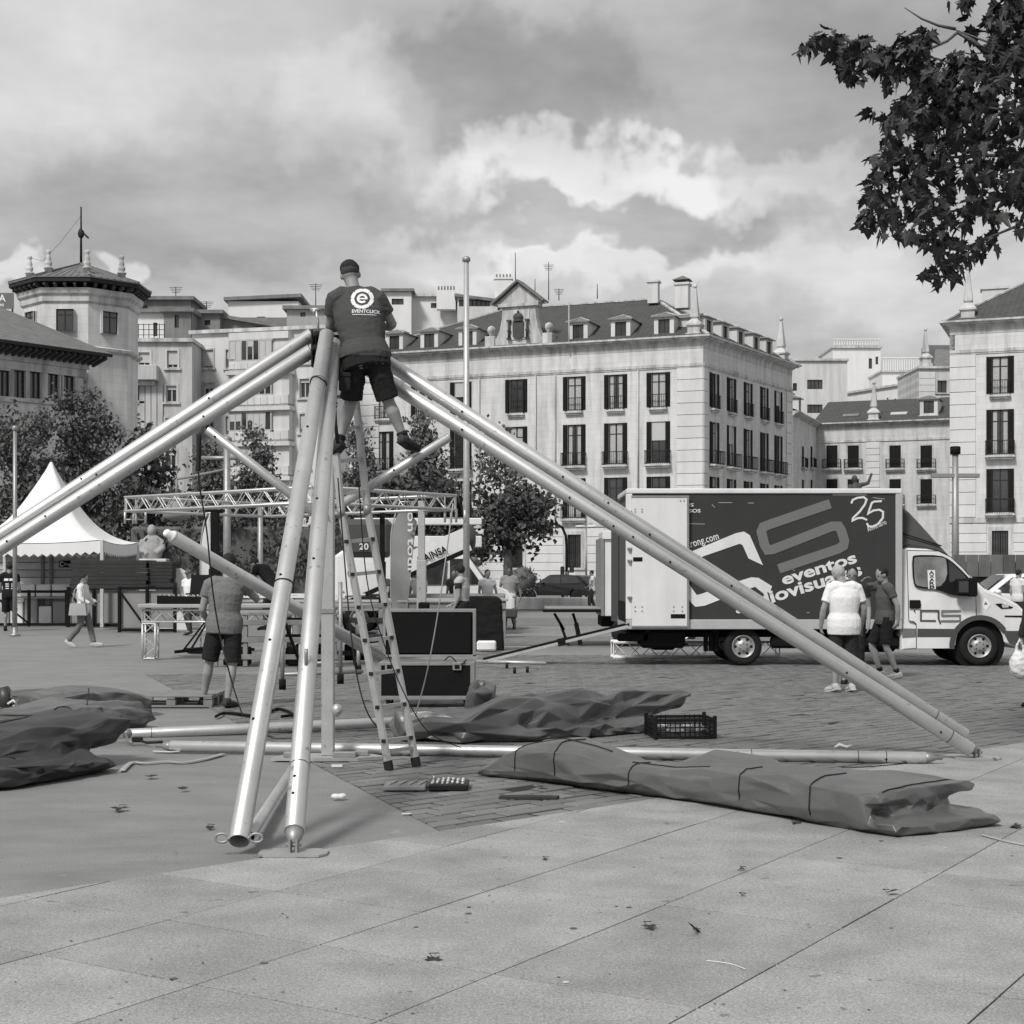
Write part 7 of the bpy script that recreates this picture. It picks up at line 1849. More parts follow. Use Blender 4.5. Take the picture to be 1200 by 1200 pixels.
    for p in vis[300:] + rest: k = rg.choice((0, 1, 2)); fol.M = lm(p, 0); fol.add(*lv[k])
    fol.M = None; stuff(fol.build('foliage', mats_[0], o, world=True))
    tr = MB(); B = base
    limb = [B, B+Vector((-.05, 0, 2)), B+Vector((-.2, -.1, 4)), B+Vector((-.35, -.1, 6.2)), B+Vector((-.3, .1, 8))]
    tr.tube(limb, [.30, .24, .21, .16, .05], 14)
    fork = limb[2]
    ends = [(1120, 35), (1062, 60), (1095, 120), (1040, 190), (1060, 262), (1130, 290), (1180, 210), (1190, 80), (1165, 20), (1150, 160), (1100, 200)]
    for i, (x, y) in enumerate(ends):
        e = at(x, y, 12.4+.12*(i % 5)); r0 = limb[2].lerp(limb[3], .1+.07*i); mid = r0.lerp(e, .5)+Vector((0, 0, .25)); tr.tube([r0, r0.lerp(mid, .5)+Vector((0, 0, .1)), mid, mid.lerp(e, .6)+Vector((0, 0, .05)), e], [.07, .05, .03, .015, .006], 7)
    tr.tube([at(1120, 34, 12.5), at(1100, 30, 12.5), at(1080, 22, 12.5), at(1060, 9, 12.5)], [.014, .011, .008, .004], 6); tr.tube([at(1158, 64, 12.5), at(1140, 48, 12.5), at(1122, 38, 12.5), at(1110, 48, 12.5), at(1092, 56, 12.5), at(1040, 62, 12.5), at(960, 52, 12.5)], [.024, .02, .016, .012, .012, .009, .005], 6)
    tr.build('trunk', M_BARK, o, world=True)
near_tree()
# ------------------------------------------------------------------ folded tarpaulins and things on the ground
M_TARP = mat('tarpaulin', .105, .34, var=.18, scale=2.6, bump=.05, bscale=40, spec=.6)
M_TARPD = mat('dark_tarpaulin', .036, .46, var=.14, scale=2.0, bump=.05, bscale=40, spec=.5)
M_SEAM = mat('tarp_seam', .02, .6)
def folds(me, amp, freq, seed, axis=(1, 0)):
    """crumple: straight creases in several directions, each strongest in its own patches"""
    n = len(me.vertices); co = [0.0]*(3*n); no = [0.0]*(3*n); rg = random.Random(int(seed*100))
    me.vertices.foreach_get('co', co); me.vertex_normals.foreach_get('vector', no); ax, ay = axis
    W = []
    for k, (ang, f, a) in enumerate(((85, .55, 1.0), (55, .9, .75), (122, 1.0, .7), (20, 1.1, .45), (70, 2.1, .34), (110, 2.5, .28), (150, 1.7, .3), (35, 3.1, .18))):
        t = R(ang + rg.uniform(-12, 12)); W.append((math.cos(t)*freq*f, math.sin(t)*freq*f, rg.uniform(-.5, .5)*freq*f, rg.random()*7, a*amp, Vector((rg.random()*20, rg.random()*20, 0))))
    for i in range(0, 3*n, 3):
        x, y, z = co[i], co[i+1], co[i+2]; u = x*ax+y*ay; v = -x*ay+y*ax
        P = Vector((u, v, z)); w = noise.noise(P*1.3 + Vector((seed, 0, 0)))*.55; d = 0.0
        for (cu, cv, cz, ph, a, off) in W:
            m = noise.noise(P*1.1 + off)*1.6 + .35
            if m <= 0: continue
            q = (cu*u + cv*v + cz*z + ph + w) % 1.0; tri = (q/.3 if q < .3 else (1-q)/.7)
            d += a*min(m, 1)*(tri - .5)
        if z < .05: d *= max(0, z/.05)
        co[i] += no[i]*d; co[i+1] += no[i+1]*d; co[i+2] = max(.004, z + no[i+2]*d)
    me.vertices.foreach_set('co', co); me.update()
def crumple(mb, voxel, faces, amp, seed):
    """coarse irregular facets, each corner pushed about, edges only slightly rounded: stiff folded sheeting"""
    a = fuse(mb, voxel, 1); k = faces/max(1, len(a.polygons)*2)
    o = bpy.data.objects.new('c', a); WORK.collection.objects.link(o); d = o.modifiers.new('d', 'DECIMATE'); d.ratio = min(1, k)
    b = evaluate(o); bpy.data.objects.remove(o); rg = random.Random(int(seed*10)); n = len(b.vertices); co = [0.0]*(3*n); no = [0.0]*(3*n)
    b.vertices.foreach_get('co', co); b.vertex_normals.foreach_get('vector', no)
    for i in range(0, 3*n, 3):
        z = co[i+2]
        if z < .02: co[i+2] = .004; continue
        g_ = amp*(rg.gauss(0, .62) + .8*noise.noise(Vector((co[i]*1.7+seed, co[i+1]*1.7, z*2)))); co[i] += no[i]*g_ + rg.gauss(0, amp*.3); co[i+1] += no[i+1]*g_ + rg.gauss(0, amp*.3); co[i+2] = max(.006, z + no[i+2]*g_)
    b.vertices.foreach_set('co', co); b.update()
    o = bpy.data.objects.new('c', b); WORK.collection.objects.link(o)
    m = o.modifiers.new('s', 'SUBSURF'); m.subdivision_type = 'SIMPLE'; m.levels = 3; m.render_levels = 3
    m = o.modifiers.new('m', 'SMOOTH'); m.iterations = 4; m.factor = .5
    c = evaluate(o); bpy.data.objects.remove(o)
    c.polygons.foreach_set('use_smooth', [True]*len(c.polygons)); return c
def tarp(label, parts, m, amp, freq, seed, axis=(1, 0), faces=700, group='folded tent tarpaulins'):
    """parts: lists of (x, y, half width, height, lift) along a path on the ground"""
    c0 = Vector(parts[0][len(parts[0])//2][:2]); o = thing('tarpaulin', label, 'tarpaulin', (c0.x, c0.y, 0), group=group); q = MB()
    for path in parts:
        n = 28; vs = []; k = len(path)
        for i, (x, y, hw, h, lf) in enumerate(path):
            a = Vector(path[max(i-1, 0)][:2]); b = Vector(path[min(i+1, k-1)][:2]); t = (b-a).normalized(); s = Vector((t.y, -t.x))
            for j in range(n):
                an = 2*math.pi*j/n; ca, sa = math.cos(an), math.sin(an)
                cx = math.copysign(abs(ca)**.55, ca); cz = math.copysign(abs(sa)**.62, sa)
                vs.append((x+s.x*hw*cx, y+s.y*hw*cx, lf + h*(.5+.5*cz)))
        q.add(vs, [(i*n+j, i*n+(j+1) % n, (i+1)*n+(j+1) % n, (i+1)*n+j) for i in range(k-1) for j in range(n)] + [tuple(reversed(range(n))), tuple((k-1)*n+j for j in range(n))])
    me = crumple(q, .035, faces, amp, seed); folds(me, amp*.35, freq*1.6, seed, axis); me.materials.append(m)
    me.transform(WM[o.name].inverted()); so = link('sheet', me, o)
    return o, so
def seam(o, so, pts, r=.006, m=None, name='seam'):
    """cord laid on top of the sheet along ground points"""
    me = so.data; T = WM[so.name]; bv = BVHTree.FromPolygons([T @ v.co for v in me.vertices], [tuple(p.vertices) for p in me.polygons]); out = []
    P = [Vector((p[0], p[1], 0)) for p in pts]
    for a, b in zip(P, P[1:]):
        n = max(2, int((b-a).length/.04))
        for k in range(n):
            p = a.lerp(b, k/n); h, _, _, _ = bv.ray_cast(p+Vector((0, 0, 2)), Vector((0, 0, -1)))
            if h is not None: out.append(h+Vector((0, 0, r*.4)))
    if len(out) > 2: q = MB(); q.tube(out, r, 5); q.build(name, m or M_SEAM, o, world=True)
def sideseam(o, so, c, ax, r=.006):
    """cord round the camera side and top of a roll at ground point c, path direction ax"""
    me = so.data; T = WM[so.name]; bv = BVHTree.FromPolygons([T @ v.co for v in me.vertices], [tuple(p.vertices) for p in me.polygons]); ax = Vector((ax[0], ax[1], 0)).normalized(); s = Vector((ax.y, -ax.x, 0)); out = []
    if s.y > 0: s = -s
    C = Vector((c[0], c[1], .1))
    for k in range(0, 40):
        a = R(-8 + k*3.6); d = s*math.cos(a)+Vector((0, 0, 1))*math.sin(a); h, _, _, _ = bv.ray_cast(C+d*2, -d)
        if h is not None: out.append(h + d*r*.5)
    if len(out) > 2: q = MB(); q.tube(out, r, 5); q.build('seam', M_SEAM, o, world=True)
# 1 the long roll in front
nb = Vector((.73, .68))
def fr(x, y, hw, h, lf=0.0): return (x+nb.x*hw, y+nb.y*hw, hw, h, lf)
main = [fr(-.32, 12.43, .05, .06), fr(-.2, 12.30, .16, .16), fr(.0, 12.12, .26, .29), fr(.25, 11.88, .29, .34), fr(.48, 11.68, .26, .30), fr(.75, 11.42, .23, .23), fr(1.1, 11.10, .23, .23), fr(1.4, 10.75, .26, .27), fr(1.65, 10.40, .30, .30), fr(1.9, 10.05, .34, .31), fr(2.1, 9.78, .39, .30), fr(2.18, 9.68, .42, .24)]
upper = [fr(1.75, 10.25, .34, .24, .06), fr(2.0, 9.92, .43, .17, .14), fr(2.15, 9.72, .47, .13, .17), fr(2.27, 9.57, .49, .11, .185), fr(2.33, 9.50, .48, .08, .20)]
lower = [fr(1.8, 10.2, .34, .16), fr(2.1, 9.8, .44, .13), fr(2.25, 9.60, .48, .12), fr(2.36, 9.47, .50, .11), fr(2.43, 9.39, .48, .07)]
back = [(1.2, 11.75, .18, .16, 0), (1.5, 11.55, .26, .30, 0), (1.8, 11.3, .28, .27, 0), (2.1, 11.0, .2, .14, 0)]
o, so = tarp('long grey folded tarpaulin lying in front across the slab edge', [main, upper, lower, back], M_TARP, .016, 1.5, 3.3, (.68, -.73), 900)
for (x, y) in ((.1, 12.2), (.42, 11.92), (.95, 11.4), (1.62, 10.6), (2.1, 10.15)): sideseam(o, so, (x, y), (.68, -.73))
seam(o, so, [(.2, 12.2), (.5, 11.95), (.8, 11.7)]); seam(o, so, [(.9, 11.45), (1.2, 11.2), (1.45, 11.0)]); seam(o, so, [(2.32, 9.62), (2.6, 9.86), (2.86, 10.1), (2.95, 10.18)])
# 2 the middle pile behind the long pole
p0 = gd(455, 866); g = lambda px, py: tuple(gd(px, py).xy)
a = [(g(462, 868)+(0.180, 0.198, 0)), (g(500, 866)+(0.302, 0.306, 0)), (g(545, 868)+(0.324, 0.288, 0)), (g(585, 866)+(0.324, 0.360, 0)), (g(625, 862)+(0.331, 0.414, 0)), (g(670, 858)+(0.302, 0.414, 0)), (g(715, 852)+(0.288, 0.324, .04)), (g(755, 848)+(0.259, 0.306, .08)), (g(790, 846)+(0.202, 0.198, .18)), (g(798, 845)+(0.144, 0.108, .24))]
b = [(g(560, 869)+(0.130, 0.144, 0)), (g(620, 868)+(0.173, 0.144, 0)), (g(690, 862)+(0.173, 0.117, 0)), (g(760, 856)+(0.144, 0.090, 0))]
c = [(g(556, 862)+(.1, .45, 0)), (g(566, 856)+(.14, .50, 0)), (g(580, 856)+(.1, .36, 0))]
o, so = tarp('crumpled grey tarpaulin beside the black crate behind the long pole', [a, b, c], M_TARP, .055, 1.7, 8.1, (1, .2), 620)
seam(o, so, [g(575, 862), g(640, 850), g(690, 850)]); seam(o, so, [g(600, 858), g(612, 845), g(640, 850)])
# 3 left front bundle, cut by the frame
a = [(g(-86, 912)+(.42, .24, .04)), (g(-46, 911)+(.42, .26, .05)), (g(4, 906)+(.42, .28, .07)), (g(54, 899)+(.40, .29, .11)), (g(94, 893)+(.38, .27, .16)), (g(117, 890)+(.34, .22, .21))]
b = [(g(-86, 922)+(.44, .17, 0)), (g(-26, 920)+(.42, .17, 0)), (g(34, 911)+(.42, .17, 0)), (g(89, 902)+(.34, .15, 0)), (g(122, 899)+(.2, .07, 0))]
c = [(g(4, 909)+(.2, .2, .05)), (g(49, 905)+(.22, .2, .06)), (g(84, 899)+(.18, .14, .08))]
o, so = tarp('big dark folded tarpaulin bundle cut by the left edge', [a, b, c], M_TARPD, .040, 1.6, 5.5, (1, .1), 560)
seam(o, so, [g(0, 905), g(50, 893), g(110, 880)]); seam(o, so, [g(-10, 915), g(25, 915)])
# 4 left rear bundle
a = [(g(-40, 866)+(.4, .28, 0)), (g(20, 864)+(.46, .28, 0)), (g(70, 860)+(.50, .33, 0)), (g(115, 856)+(.46, .30, 0)), (g(150, 852)+(.36, .26, 0)), (g(166, 850)+(.15, .1, 0))]
b = [(g(30, 846)+(.5, .30, 0)), (g(80, 842)+(.5, .36, 0)), (g(130, 838)+(.45, .30, 0)), (g(172, 836)+(.3, .2, 0))]
o, so = tarp('grey tarpaulin bundle with oval patch before the wooden pallet', [a, b], M_TARP, .045, 1.8, 1.7, (1, .1), 480)
seam(o, so, [g(102, 862), g(104, 842)]); seam(o, so, [g(0, 866), g(40, 850)])
q = MB(); c = gd(73, 850); c.z = .40
me = so.data; T = WM[so.name]; bv = BVHTree.FromPolygons([T @ v.co for v in me.vertices], [tuple(p.vertices) for p in me.polygons]); ring = []
for k in range(25):
    an = 2*math.pi*k/24; p = at(74+11*math.cos(an), 834+6*math.sin(an), 13.5); dvec = (p-Vector((0, 0, H))).normalized(); h, _, _, _ = bv.ray_cast(Vector((0, 0, H)), dvec)
    if h is not None: ring.append(h - dvec*.004)
if len(ring) > 5: q.tube(ring, .007, 5); q.build('patch_edge', M_SEAM, o, world=True)
tb = thing('rolled_bag', 'small dark upright roll with a pale strap on the rear tarpaulin', 'bag', at(15, 826, 17.2))
q = MB(); q.tube([(-.05, 0, -.05), (-.08, 0, .08), (-.11, 0, .2)], [.09, .1, .06], 12); q.build('roll', M_TARPD, tb); q = MB(); q.tube([(-.02, -.11, .02), (.04, -.11, .06), (.08, -.1, .02), (.02, -.1, -.02)], .014, 6); q.build('strap', M_TRUSS, tb)

# pallet
pt = thing('pallet', 'weathered wooden pallet behind the left tarpaulin bundles', 'pallet', gd(200, 829)); pw, pd = 1.0, .8
PM = WM[pt.name]
for k in range(5): q = MB(); y = k*.18; q.cbox(-pw/2-.0, pw/2, y, y+.13, .122, .145, .004); q.build('deck_board', M_WOODM, pt)
for k in range(3): q = MB(); y = k*.36; q.cbox(-pw/2, pw/2, y, y+.1, .0, .022, .004); q.build('bottom_board', M_WOODM, pt)
for x in (-pw/2+.05, 0, pw/2-.05):
    q = MB(); q.cbox(x-.05, x+.05, 0, .82, .1, .121, .003); q.build('stringer', M_WOODM, pt)
    for y in (.01, .37, .71): q = MB(); q.cbox(x-.055, x+.055, y, y+.1, .0225, .0995, .004); q.build('block', M_WOODM, pt)
# black plastic crate with open sides
ct = thing('plastic_crate', 'black open-sided plastic crate beside the crumpled tarpaulin', 'crate', TR(*gd(797, 862)) .translation if False else gd(797, 863), .12)
cw, cd, chh = .30, .22, .20
M_PLC = mat('black_plastic', .014, .45, var=.2, scale=8)
def cside(n, X0, X1, y, horiz):
    q = MB()
    for z, w in ((.012, .024), (.065, .012), (.11, .012), (.155, .012), (chh-.02, .03)):
        a = (X0, y, z) if horiz else (y, X0, z); b = (X1, y, z) if horiz else (y, X1, z); q.beam(a, b, .012, w)
    for k in range(n+1):
        x = X0+(X1-X0)*k/n; a = (x, y, 0) if horiz else (y, x, 0); b = (x, y, chh-(0.05 if .35 < k/n < .65 else 0)) if horiz else (y, x, chh); q.beam(a, b, .016 if k in (0, n) else .009, .012)
    q.build('side', M_PLC, ct)
cside(12, -cw, cw, -cd, True); cside(12, -cw, cw, cd, True); cside(8, -cd, cd, -cw, False); cside(8, -cd, cd, cw, False)
q = MB(); q.cbox(-cw, cw, -cd, cd, .002, .014, .003); q.build('floor', M_PLC, ct)
for sx in (-1, 1):
    for sy in (-1, 1): q = MB(); q.cbox(sx*cw-.018, sx*cw+.018, sy*cd-.018, sy*cd+.018, 0, chh+.025, .006); q.build('corner', M_PLC, ct)
cc = thing('crate_fittings', 'loose metal fittings and rags lying in the crate', 'fittings', gd(797, 863)+Vector((0, 0, .015))); rg = random.Random(3); q = MB()
for _ in range(16): c = Vector((rg.uniform(-.24, .24), rg.uniform(-.16, .16), .02+rg.random()*.06)); q.M = TR(*c) @ Matrix.Rotation(rg.random()*3, 4, 'Z') @ Matrix.Rotation(rg.random(), 4, 'X'); q.cbox(-.05, .05, -.02, .02, -.015, .015, .005)
q.M = None; stuff(q.build('fittings', M_STEEL, cc))
# socket tool case lying open
tk = thing('tool_case', 'open socket tool case lying on the block paving', 'tool case', gd(500, 924)); TKM = WM[tk.name]; 
q = MB(); q.cbox(.02, .32, -.16, .16, .004, .05, .008); q.build('tray', M_PLC, tk); q = MB(); q.cbox(-.32, .0, -.16, .16, .004, .04, .008); q.build('lid', M_PANEL, tk)
rg = random.Random(8)
for i in range(7):
    for j in range(4): q = MB(); c = (.05+i*.038, -.12+j*.08, .05); q.cyl(c, (c[0], c[1], .05+rg.uniform(.012, .03)), rg.uniform(.008, .016), n=8); q.build('socket', M_ALU2, tk)
for i in range(4):
    q = MB(); x = -.28+i*.075; q.cyl((x, -.11, .047), (x+.05, .11, .047), .008, n=6); q.build('wrench', M_ALU2, tk)
# loose small things
def loose(name, label, cat, px, py, build, m, rz=0.0, group=None):
    o = MB(); build(o); p = gd(px, py); ob_ = o.build(name, m, None, TR(p.x, p.y, 0) @ rotz(rz)); return tag(ob_, label, cat, group)
loose('board_offcut', 'thin dark board offcut lying in front of the long pole', 'board', 617, 936, lambda o: o.prism([(-.2, -.03), (-.05, -.05), (.22, -.06), (.24, .03), (.02, .06), (-.19, .05)], .002, .02), M_WOOD)
def rag(o):
    rg = random.Random(4); t = MB()
    for _ in range(5): t.ell((rg.uniform(-.03, .03), rg.uniform(-.02, .02), .018), .03, .022, .02)
    o.add(t.v, t.f)
loose('crumpled_paper', 'crumpled white paper ball on the dark concrete', 'paper', 397, 936, rag, M_TRW)
loose('paper_scrap', 'small white paper scrap at the corner of the block paving', 'paper', 476, 954, lambda o: o.prism([(-.03, -.02), (.035, -.012), (.03, .02), (-.028, .016)], .003, .005), M_TRW)
loose('paper_scrap', 'small white card near the centre post base', 'paper', 395, 899, lambda o: o.prism([(-.045, -.02), (.045, -.02), (.045, .02), (-.045, .02)], .003, .02), M_TRW)
loose('paper_scrap', 'bright crumpled scrap on the block paving near right pole end', 'paper', 988, 877, lambda o: o.tube([(-.08, 0, .01), (-.03, .02, .03), (.03, -.01, .012), (.09, .01, .03)], [.012, .02, .018, .006], 6), M_TRW)
loose('paper_scrap', 'flat white flake on slab near its paved edge', 'paper', 659, 964, lambda o: o.prism([(-.02, -.01), (.02, -.008), (.015, .012), (-.018, .01)], .003, .005), M_TRW)
loose('paper_scrap', 'flat white flake lower left on the slabs', 'paper', 663, 1152, lambda o: o.prism([(-.012, -.008), (.012, -.006), (.01, .008), (-.01, .008)], .003, .005), M_TRW)
def crumb(o, s, n, seed):
    rg = random.Random(seed)
    for _ in range(n): o.M = TR(rg.gauss(0, s*.5), rg.gauss(0, s*.25), .008) @ Matrix.Rotation(rg.random()*3, 4, 'Z') @ Matrix.Rotation(rg.gauss(0, .3), 4, 'X'); o.add([(-s*.5, 0, 0), (-s*.1, -s*.2, .01), (s*.5, -s*.03, .004), (s*.1, s*.18, .012)], [(0,1,2,3)])
    o.M = None
M_DLEAF = mat('dry_leaf', .04, .8, var=.4, scale=20)
def dleaf(seed, s):
    def f(o):
        rg = random.Random(seed); vs, fs = leaf_shape(seed); o.M = TR(0, 0, .012) @ Matrix.Rotation(rg.random()*6, 4, 'Z') @ Matrix.Rotation(rg.gauss(0, .35), 4, 'X') @ Matrix.Scale(s, 4); o.add(vs, fs); o.M = None
        o.tube([(0, 0, .008), (-.02, s*.4, .02), (.02, s*.8, .012)], .002, 4)
    return f
LV = [(141, 948, .14, 'curled dry leaf alone on dark concrete left of the legs'), (214, 927, .10, 'flat dark leaf strip on concrete nearer the left leg'), (178, 912, .13, 'flat dark scrap right of the left tarpaulin bundle'), (246, 970, .07, 'thin dark leaf close to the open tube foot'),
      (508, 1125, .09, 'curled dark dry leaf on the front slabs left of centre'), (760, 1087, .09, 'pale curled dry leaf on the slabs near the middle'), (818, 1096, .09, 'dark dry leaf with stalk right of the pale one'), (1041, 1048, .08, 'dark stick-like leaf on the slab near a long joint'),
      (931, 965, .11, 'dry leaf touching the front of the long tarpaulin'), (1196, 970, .14, 'dark leaf cluster at the right edge of the slabs'), (1167, 891, .05, 'small dark leaf right of the right foot plate'), (1062, 895, .06, 'dark leaf below the tip of the long pole'),
      (633, 924, .09, 'small dry leaf between the board offcut and long tarpaulin'), (871, 1051, .035, 'tiny dark leaf crumb beside a slab joint'), (640, 1008, .04, 'tiny flat leaf on slab right of board offcut'), (872, 1020, .05, 'flat leaf lying across the joint in mid slab')]
for i, (px, py, s, lb) in enumerate(LV): loose('dry_leaf', lb, 'leaf', px, py, dleaf(30+i, s), M_DLEAF, group='dry leaves on the ground')
lit = MB(); rg = random.Random(77)
for _ in range(260):
    px, py = rg.uniform(-10, 1210), 670 + 530*rg.random()**1.15
    if py < 780: continue
    p = gd(px, py); s = rg.uniform(.004, .013); a = rg.random()*3.1
    lit.M = TR(p.x, p.y, .0035) @ Matrix.Rotation(a, 4, 'Z'); lit.add([(-s, -s*.2, 0), (s*.3, -s*.4, .001), (s, 0, 0), (0, s*.4, .001)], [(0,1,2,3)])
lit.M = None; stuff(tag(lit.build('litter_specks', M_DLEAF), 'tiny leaf crumbs and grit scattered over the paving', 'litter'))
gu = MB(); rg = random.Random(78)
for _ in range(16):
    px, py = rg.uniform(-10, 1210), 985 + 215*rg.random(); p = gd(px, py); s = rg.uniform(.008, .02)
    n = 9; gu.add([(p.x+s*math.cos(k*2*math.pi/n)*rg.uniform(.8, 1.1), p.y+s*math.sin(k*2*math.pi/n)*rg.uniform(.8, 1.1), .0028) for k in range(n)], [tuple(range(n))])
stuff(tag(gu.build('gum_spots', mat('old_gum', .12, .7)), 'old flattened gum spots on the front slabs', 'spots'))
# straps and cables
def lay(name, label, cat, pts, r, m, flat=None):
    p0 = gd(*pts[0]); o = thing(name, label, cat, p0); P = [gd(*p)+Vector((0, 0, r*1.1+.003)) for p in pts]; out = []
    n = len(P)
    for i in range(n-1):
        a, b, c, d = P[max(i-1, 0)], P[i], P[i+1], P[min(i+2, n-1)]
        for k in range(6): t = k/6; out.append(.5*((2*b)+(c-a)*t+(2*a-5*b+4*c-d)*t*t+(3*b-a-3*c+d)*t**3))
    out.append(P[-1]); q = MB(); q.tube(out, r, 6, ry=flat or r, upv=(0, 0, 1)); q.build('band' if flat else 'cable', m, o, world=True); return o
lay('webbing_strap', 'pale webbing strap lying wavy beside the dark bundle', 'strap', [(143, 904), (155, 894), (170, 895), (195, 893), (215, 894), (240, 890), (262, 884)], .004, M_WOODL, .03)
lay('webbing_strap', 'pale short strap end on the concrete left of the legs', 'strap', [(180, 881), (200, 882), (215, 881)], .004, M_TRW, .02)
lay('cable', 'thin pale cord running off right from the long tarpaulin', 'cord', [(1150, 980), (1165, 984), (1180, 988), (1205, 993)], .006, M_WOODL)
lay('cable', 'thin dark cord along the paving below the long pole tip', 'cord', [(985, 900), (1010, 900), (1035, 898), (1058, 896)], .004, M_CHAS)
lay('cable', 'curved white thread on a front slab', 'cord', [(828, 1127), (845, 1129), (860, 1132), (873, 1137)], .002, M_TRW)
lay('cable', 'thin dark cord on the block paving left of the tool case', 'cord', [(362, 868), (345, 866), (322, 866), (314, 862)], .004, M_CHAS)
lay('cable', 'black cable loop on the paving behind the front legs', 'cable', [(253, 842), (262, 838), (280, 839), (295, 841), (316, 836), (326, 833), (338, 836), (342, 840), (330, 842)], .018, M_CHAS)
# caster truck bar lying by the ramp
cb = thing('caster_bar', 'low bar on small casters on the paving beside the ramp foot', 'bar', gd(590, 785)); a, b = gd(556, 782), gd(640, 784)
q = MB(); q.cyl(a+Vector((0, 0, .1)), b+Vector((0, 0, .1)), .03, n=8); q.build('bar', M_ALU2, cb, world=True)
for (px, py) in ((594, 783), (603, 789), (618, 788)): p = gd(px, py); q = MB(); q.cyl(p+Vector((-.025, 0, .05)), p+Vector((.025, 0, .05)), .05, n=12); q.build('caster', RUB, cb, world=True)
fb = thing('flat_sheet', 'pale flat rounded sheet lying under the ramp foot', 'sheet', gd(605, 776)); q = MB(); q.prism([(-.6, -.5), (.4, -.45), (.75, -.2), (.7, .15), (-.6, .35)], .003, .02, TR(*gd(605, 776))); q.build('sheet', M_PANEL, fb, world=True)
# ------------------------------------------------------------------ other people
def pm_(px, py, rz): p = gd(px, py); return TR(p.x, p.y, 0) @ rotz(rz)
# man carrying a pole on his shoulder, back to us
h = 1.86; k = h/1.75
J = stand(h, head=(.10, .12, 1.60*k*.985), neck=(.03, .03, 1.45*k), chest=(.01, .01, 1.27*k), shL=(-.19, .0, 1.39*k), shR=(.215, .04, 1.40*k), elR=(.37, .22, 1.22*k), wrR=(.27, .30, 1.36*k), haR=(.2, .30, 1.45*k), elL=(-.27, -.02, 1.10*k), wrL=(-.22, .2, .95*k), haL=(-.18, .29, .93*k), look=(.3, 1, -.4),
          hipL=(-.10, .0, .93*k), knL=(-.19, .05, .52*k), anL=(-.28, .12, .10), toL=(-.34, .29, .03), hipR=(.10, 0, .93*k), knR=(.10, .0, .50*k), anR=(.05, -.09, .09), toR=(.12, .09, .03))
J['head'] = Vector((.03, .16, 1.635*k)); J['look'] = Vector((.15, 1, -.1))
car_, csh = person('man in grey T-shirt and black shorts carrying a pole on his shoulder', pm_(263, 829, .0), J, shirt=.17, shorts=.018, shoes=.05, s=k, voxel=.0105, leg_to=.95, bulk=1.1, hem=.02)
cp_ = thing('carried_pole', 'thick pale pole carried on the shoulder of the man in grey', 'pole', at(310, 695, 18.0))
pole(cp_, 'tube', at(203, 629, 17.1), at(455, 775, 19.4), .075, [(.6, .2)]); q = MB(); a = at(203, 629, 17.1); d = (at(203, 629, 17.1)-at(455, 775, 19.4)).normalized(); q.tube([a, a+d*.03, a+d*.05, a+d*.10, a+d*.12], [.075, .06, .045, .045, .03], 16); q.build('pole_tip', M_TRUSS, cp_, world=True)
# group by the truck
h = 1.74; k = h/1.75
J = stand(h, elL=(-.29, -.02, 1.12), wrL=(-.31, .04, .88), haL=(-.29, .08, .79), elR=(.28, .0, 1.13), wrR=(.27, .12, .90), haR=(.26, .17, .81), head=(-.06, .07, 1.61), look=(-.2, 1, -.25), anL=(-.12, .0, .09), toL=(-.20, .15, .03), toR=(.10, .2, .03))
person('grey-haired man in loose white T-shirt and dark trousers, back turned', pm_(989, 811, 0), J, shirt=.78, shorts=.03, shoes=.45, hair=HAIR_G, s=1.03, voxel=.011, bulk=1.2, hem=.06, sleeve=.62, legs='shorts', leg_to=1.25)
J = stand(1.70, elR=(.42, .25, 1.40), wrR=(.17, .28, 1.52), haR=(.08, .22, 1.58), shR=(.20, .05, 1.42), head=(0, .05, 1.60), look=(-.1, 1, -.1), elL=(-.25, -.1, 1.12), wrL=(-.22, -.12, .88), haL=(-.2, -.08, .8), knR=(.14, .16, .50), anR=(.12, .02, .10), toR=(.13, .2, .04), anL=(-.10, -.16, .09), toL=(-.10, .02, .03))
person('dark-haired man in grey T-shirt and black shorts with one arm raised', pm_(1037, 795, R(100)), J, shirt=.085, shorts=.015, shoes=.5, s=.98, voxel=.011, sleeve=.5, leg_to=.9, sock=.02)
J = stand(1.72, look=(0, 1, -.1)); person('person in dark clothes hidden behind the man in white', pm_(999, 801, R(165)), J, shirt=.03, shorts=.02, shoes=.02, s=.99, voxel=.013, legs='trousers', leg_to=1)
# walkers on the left
J = stand(1.60, knL=(-.08, .13, .48), anL=(-.07, .22, .09), toL=(-.07, .40, .06), knR=(.08, -.02, .47), anR=(.07, -.30, .14), toR=(.07, -.15, .03), elL=(-.22, .05, 1.05), wrL=(-.16, .25, .98), haL=(-.10, .33, .98), elR=(.22, .04, 1.05), wrR=(.18, .24, .95), haR=(.12, .32, .93))
wo, ws = person('woman walking in white jacket with a pale shoulder bag', pm_(97, 758, R(-95)), J, shirt=.72, shorts=.16, shoes=.5, s=.92, voxel=.013, sleeve=1.9, legs='trousers', hem=.06, bulk=1.02)
bg = thing('shoulder_bag', 'pale tote bag carried by the walking woman', 'bag', WM[wo.name] @ Vector((.27, .0, .70))); bg.matrix_basis = WM[bg.name] = TR(*(WM[wo.name] @ Vector((.27, .0, .70)))) @ rotz(R(-95))
q = MB(); q.prism([(-.2, 0), (.2, 0), (.17, .26), (-.17, .26)], -.05, .05, Matrix(((0,0,1,0), (1,0,0,0), (0,1,0,0), (0,0,0,1)))); q.build('sack', M_WOODL, bg); q = MB(); q.tube([(0, -.14, .25), (-.05, -.1, .55), (-.1, .0, .68), (-.05, .1, .55), (0, .14, .25)], .012, 6); q.build('strap', M_WOODL, bg)
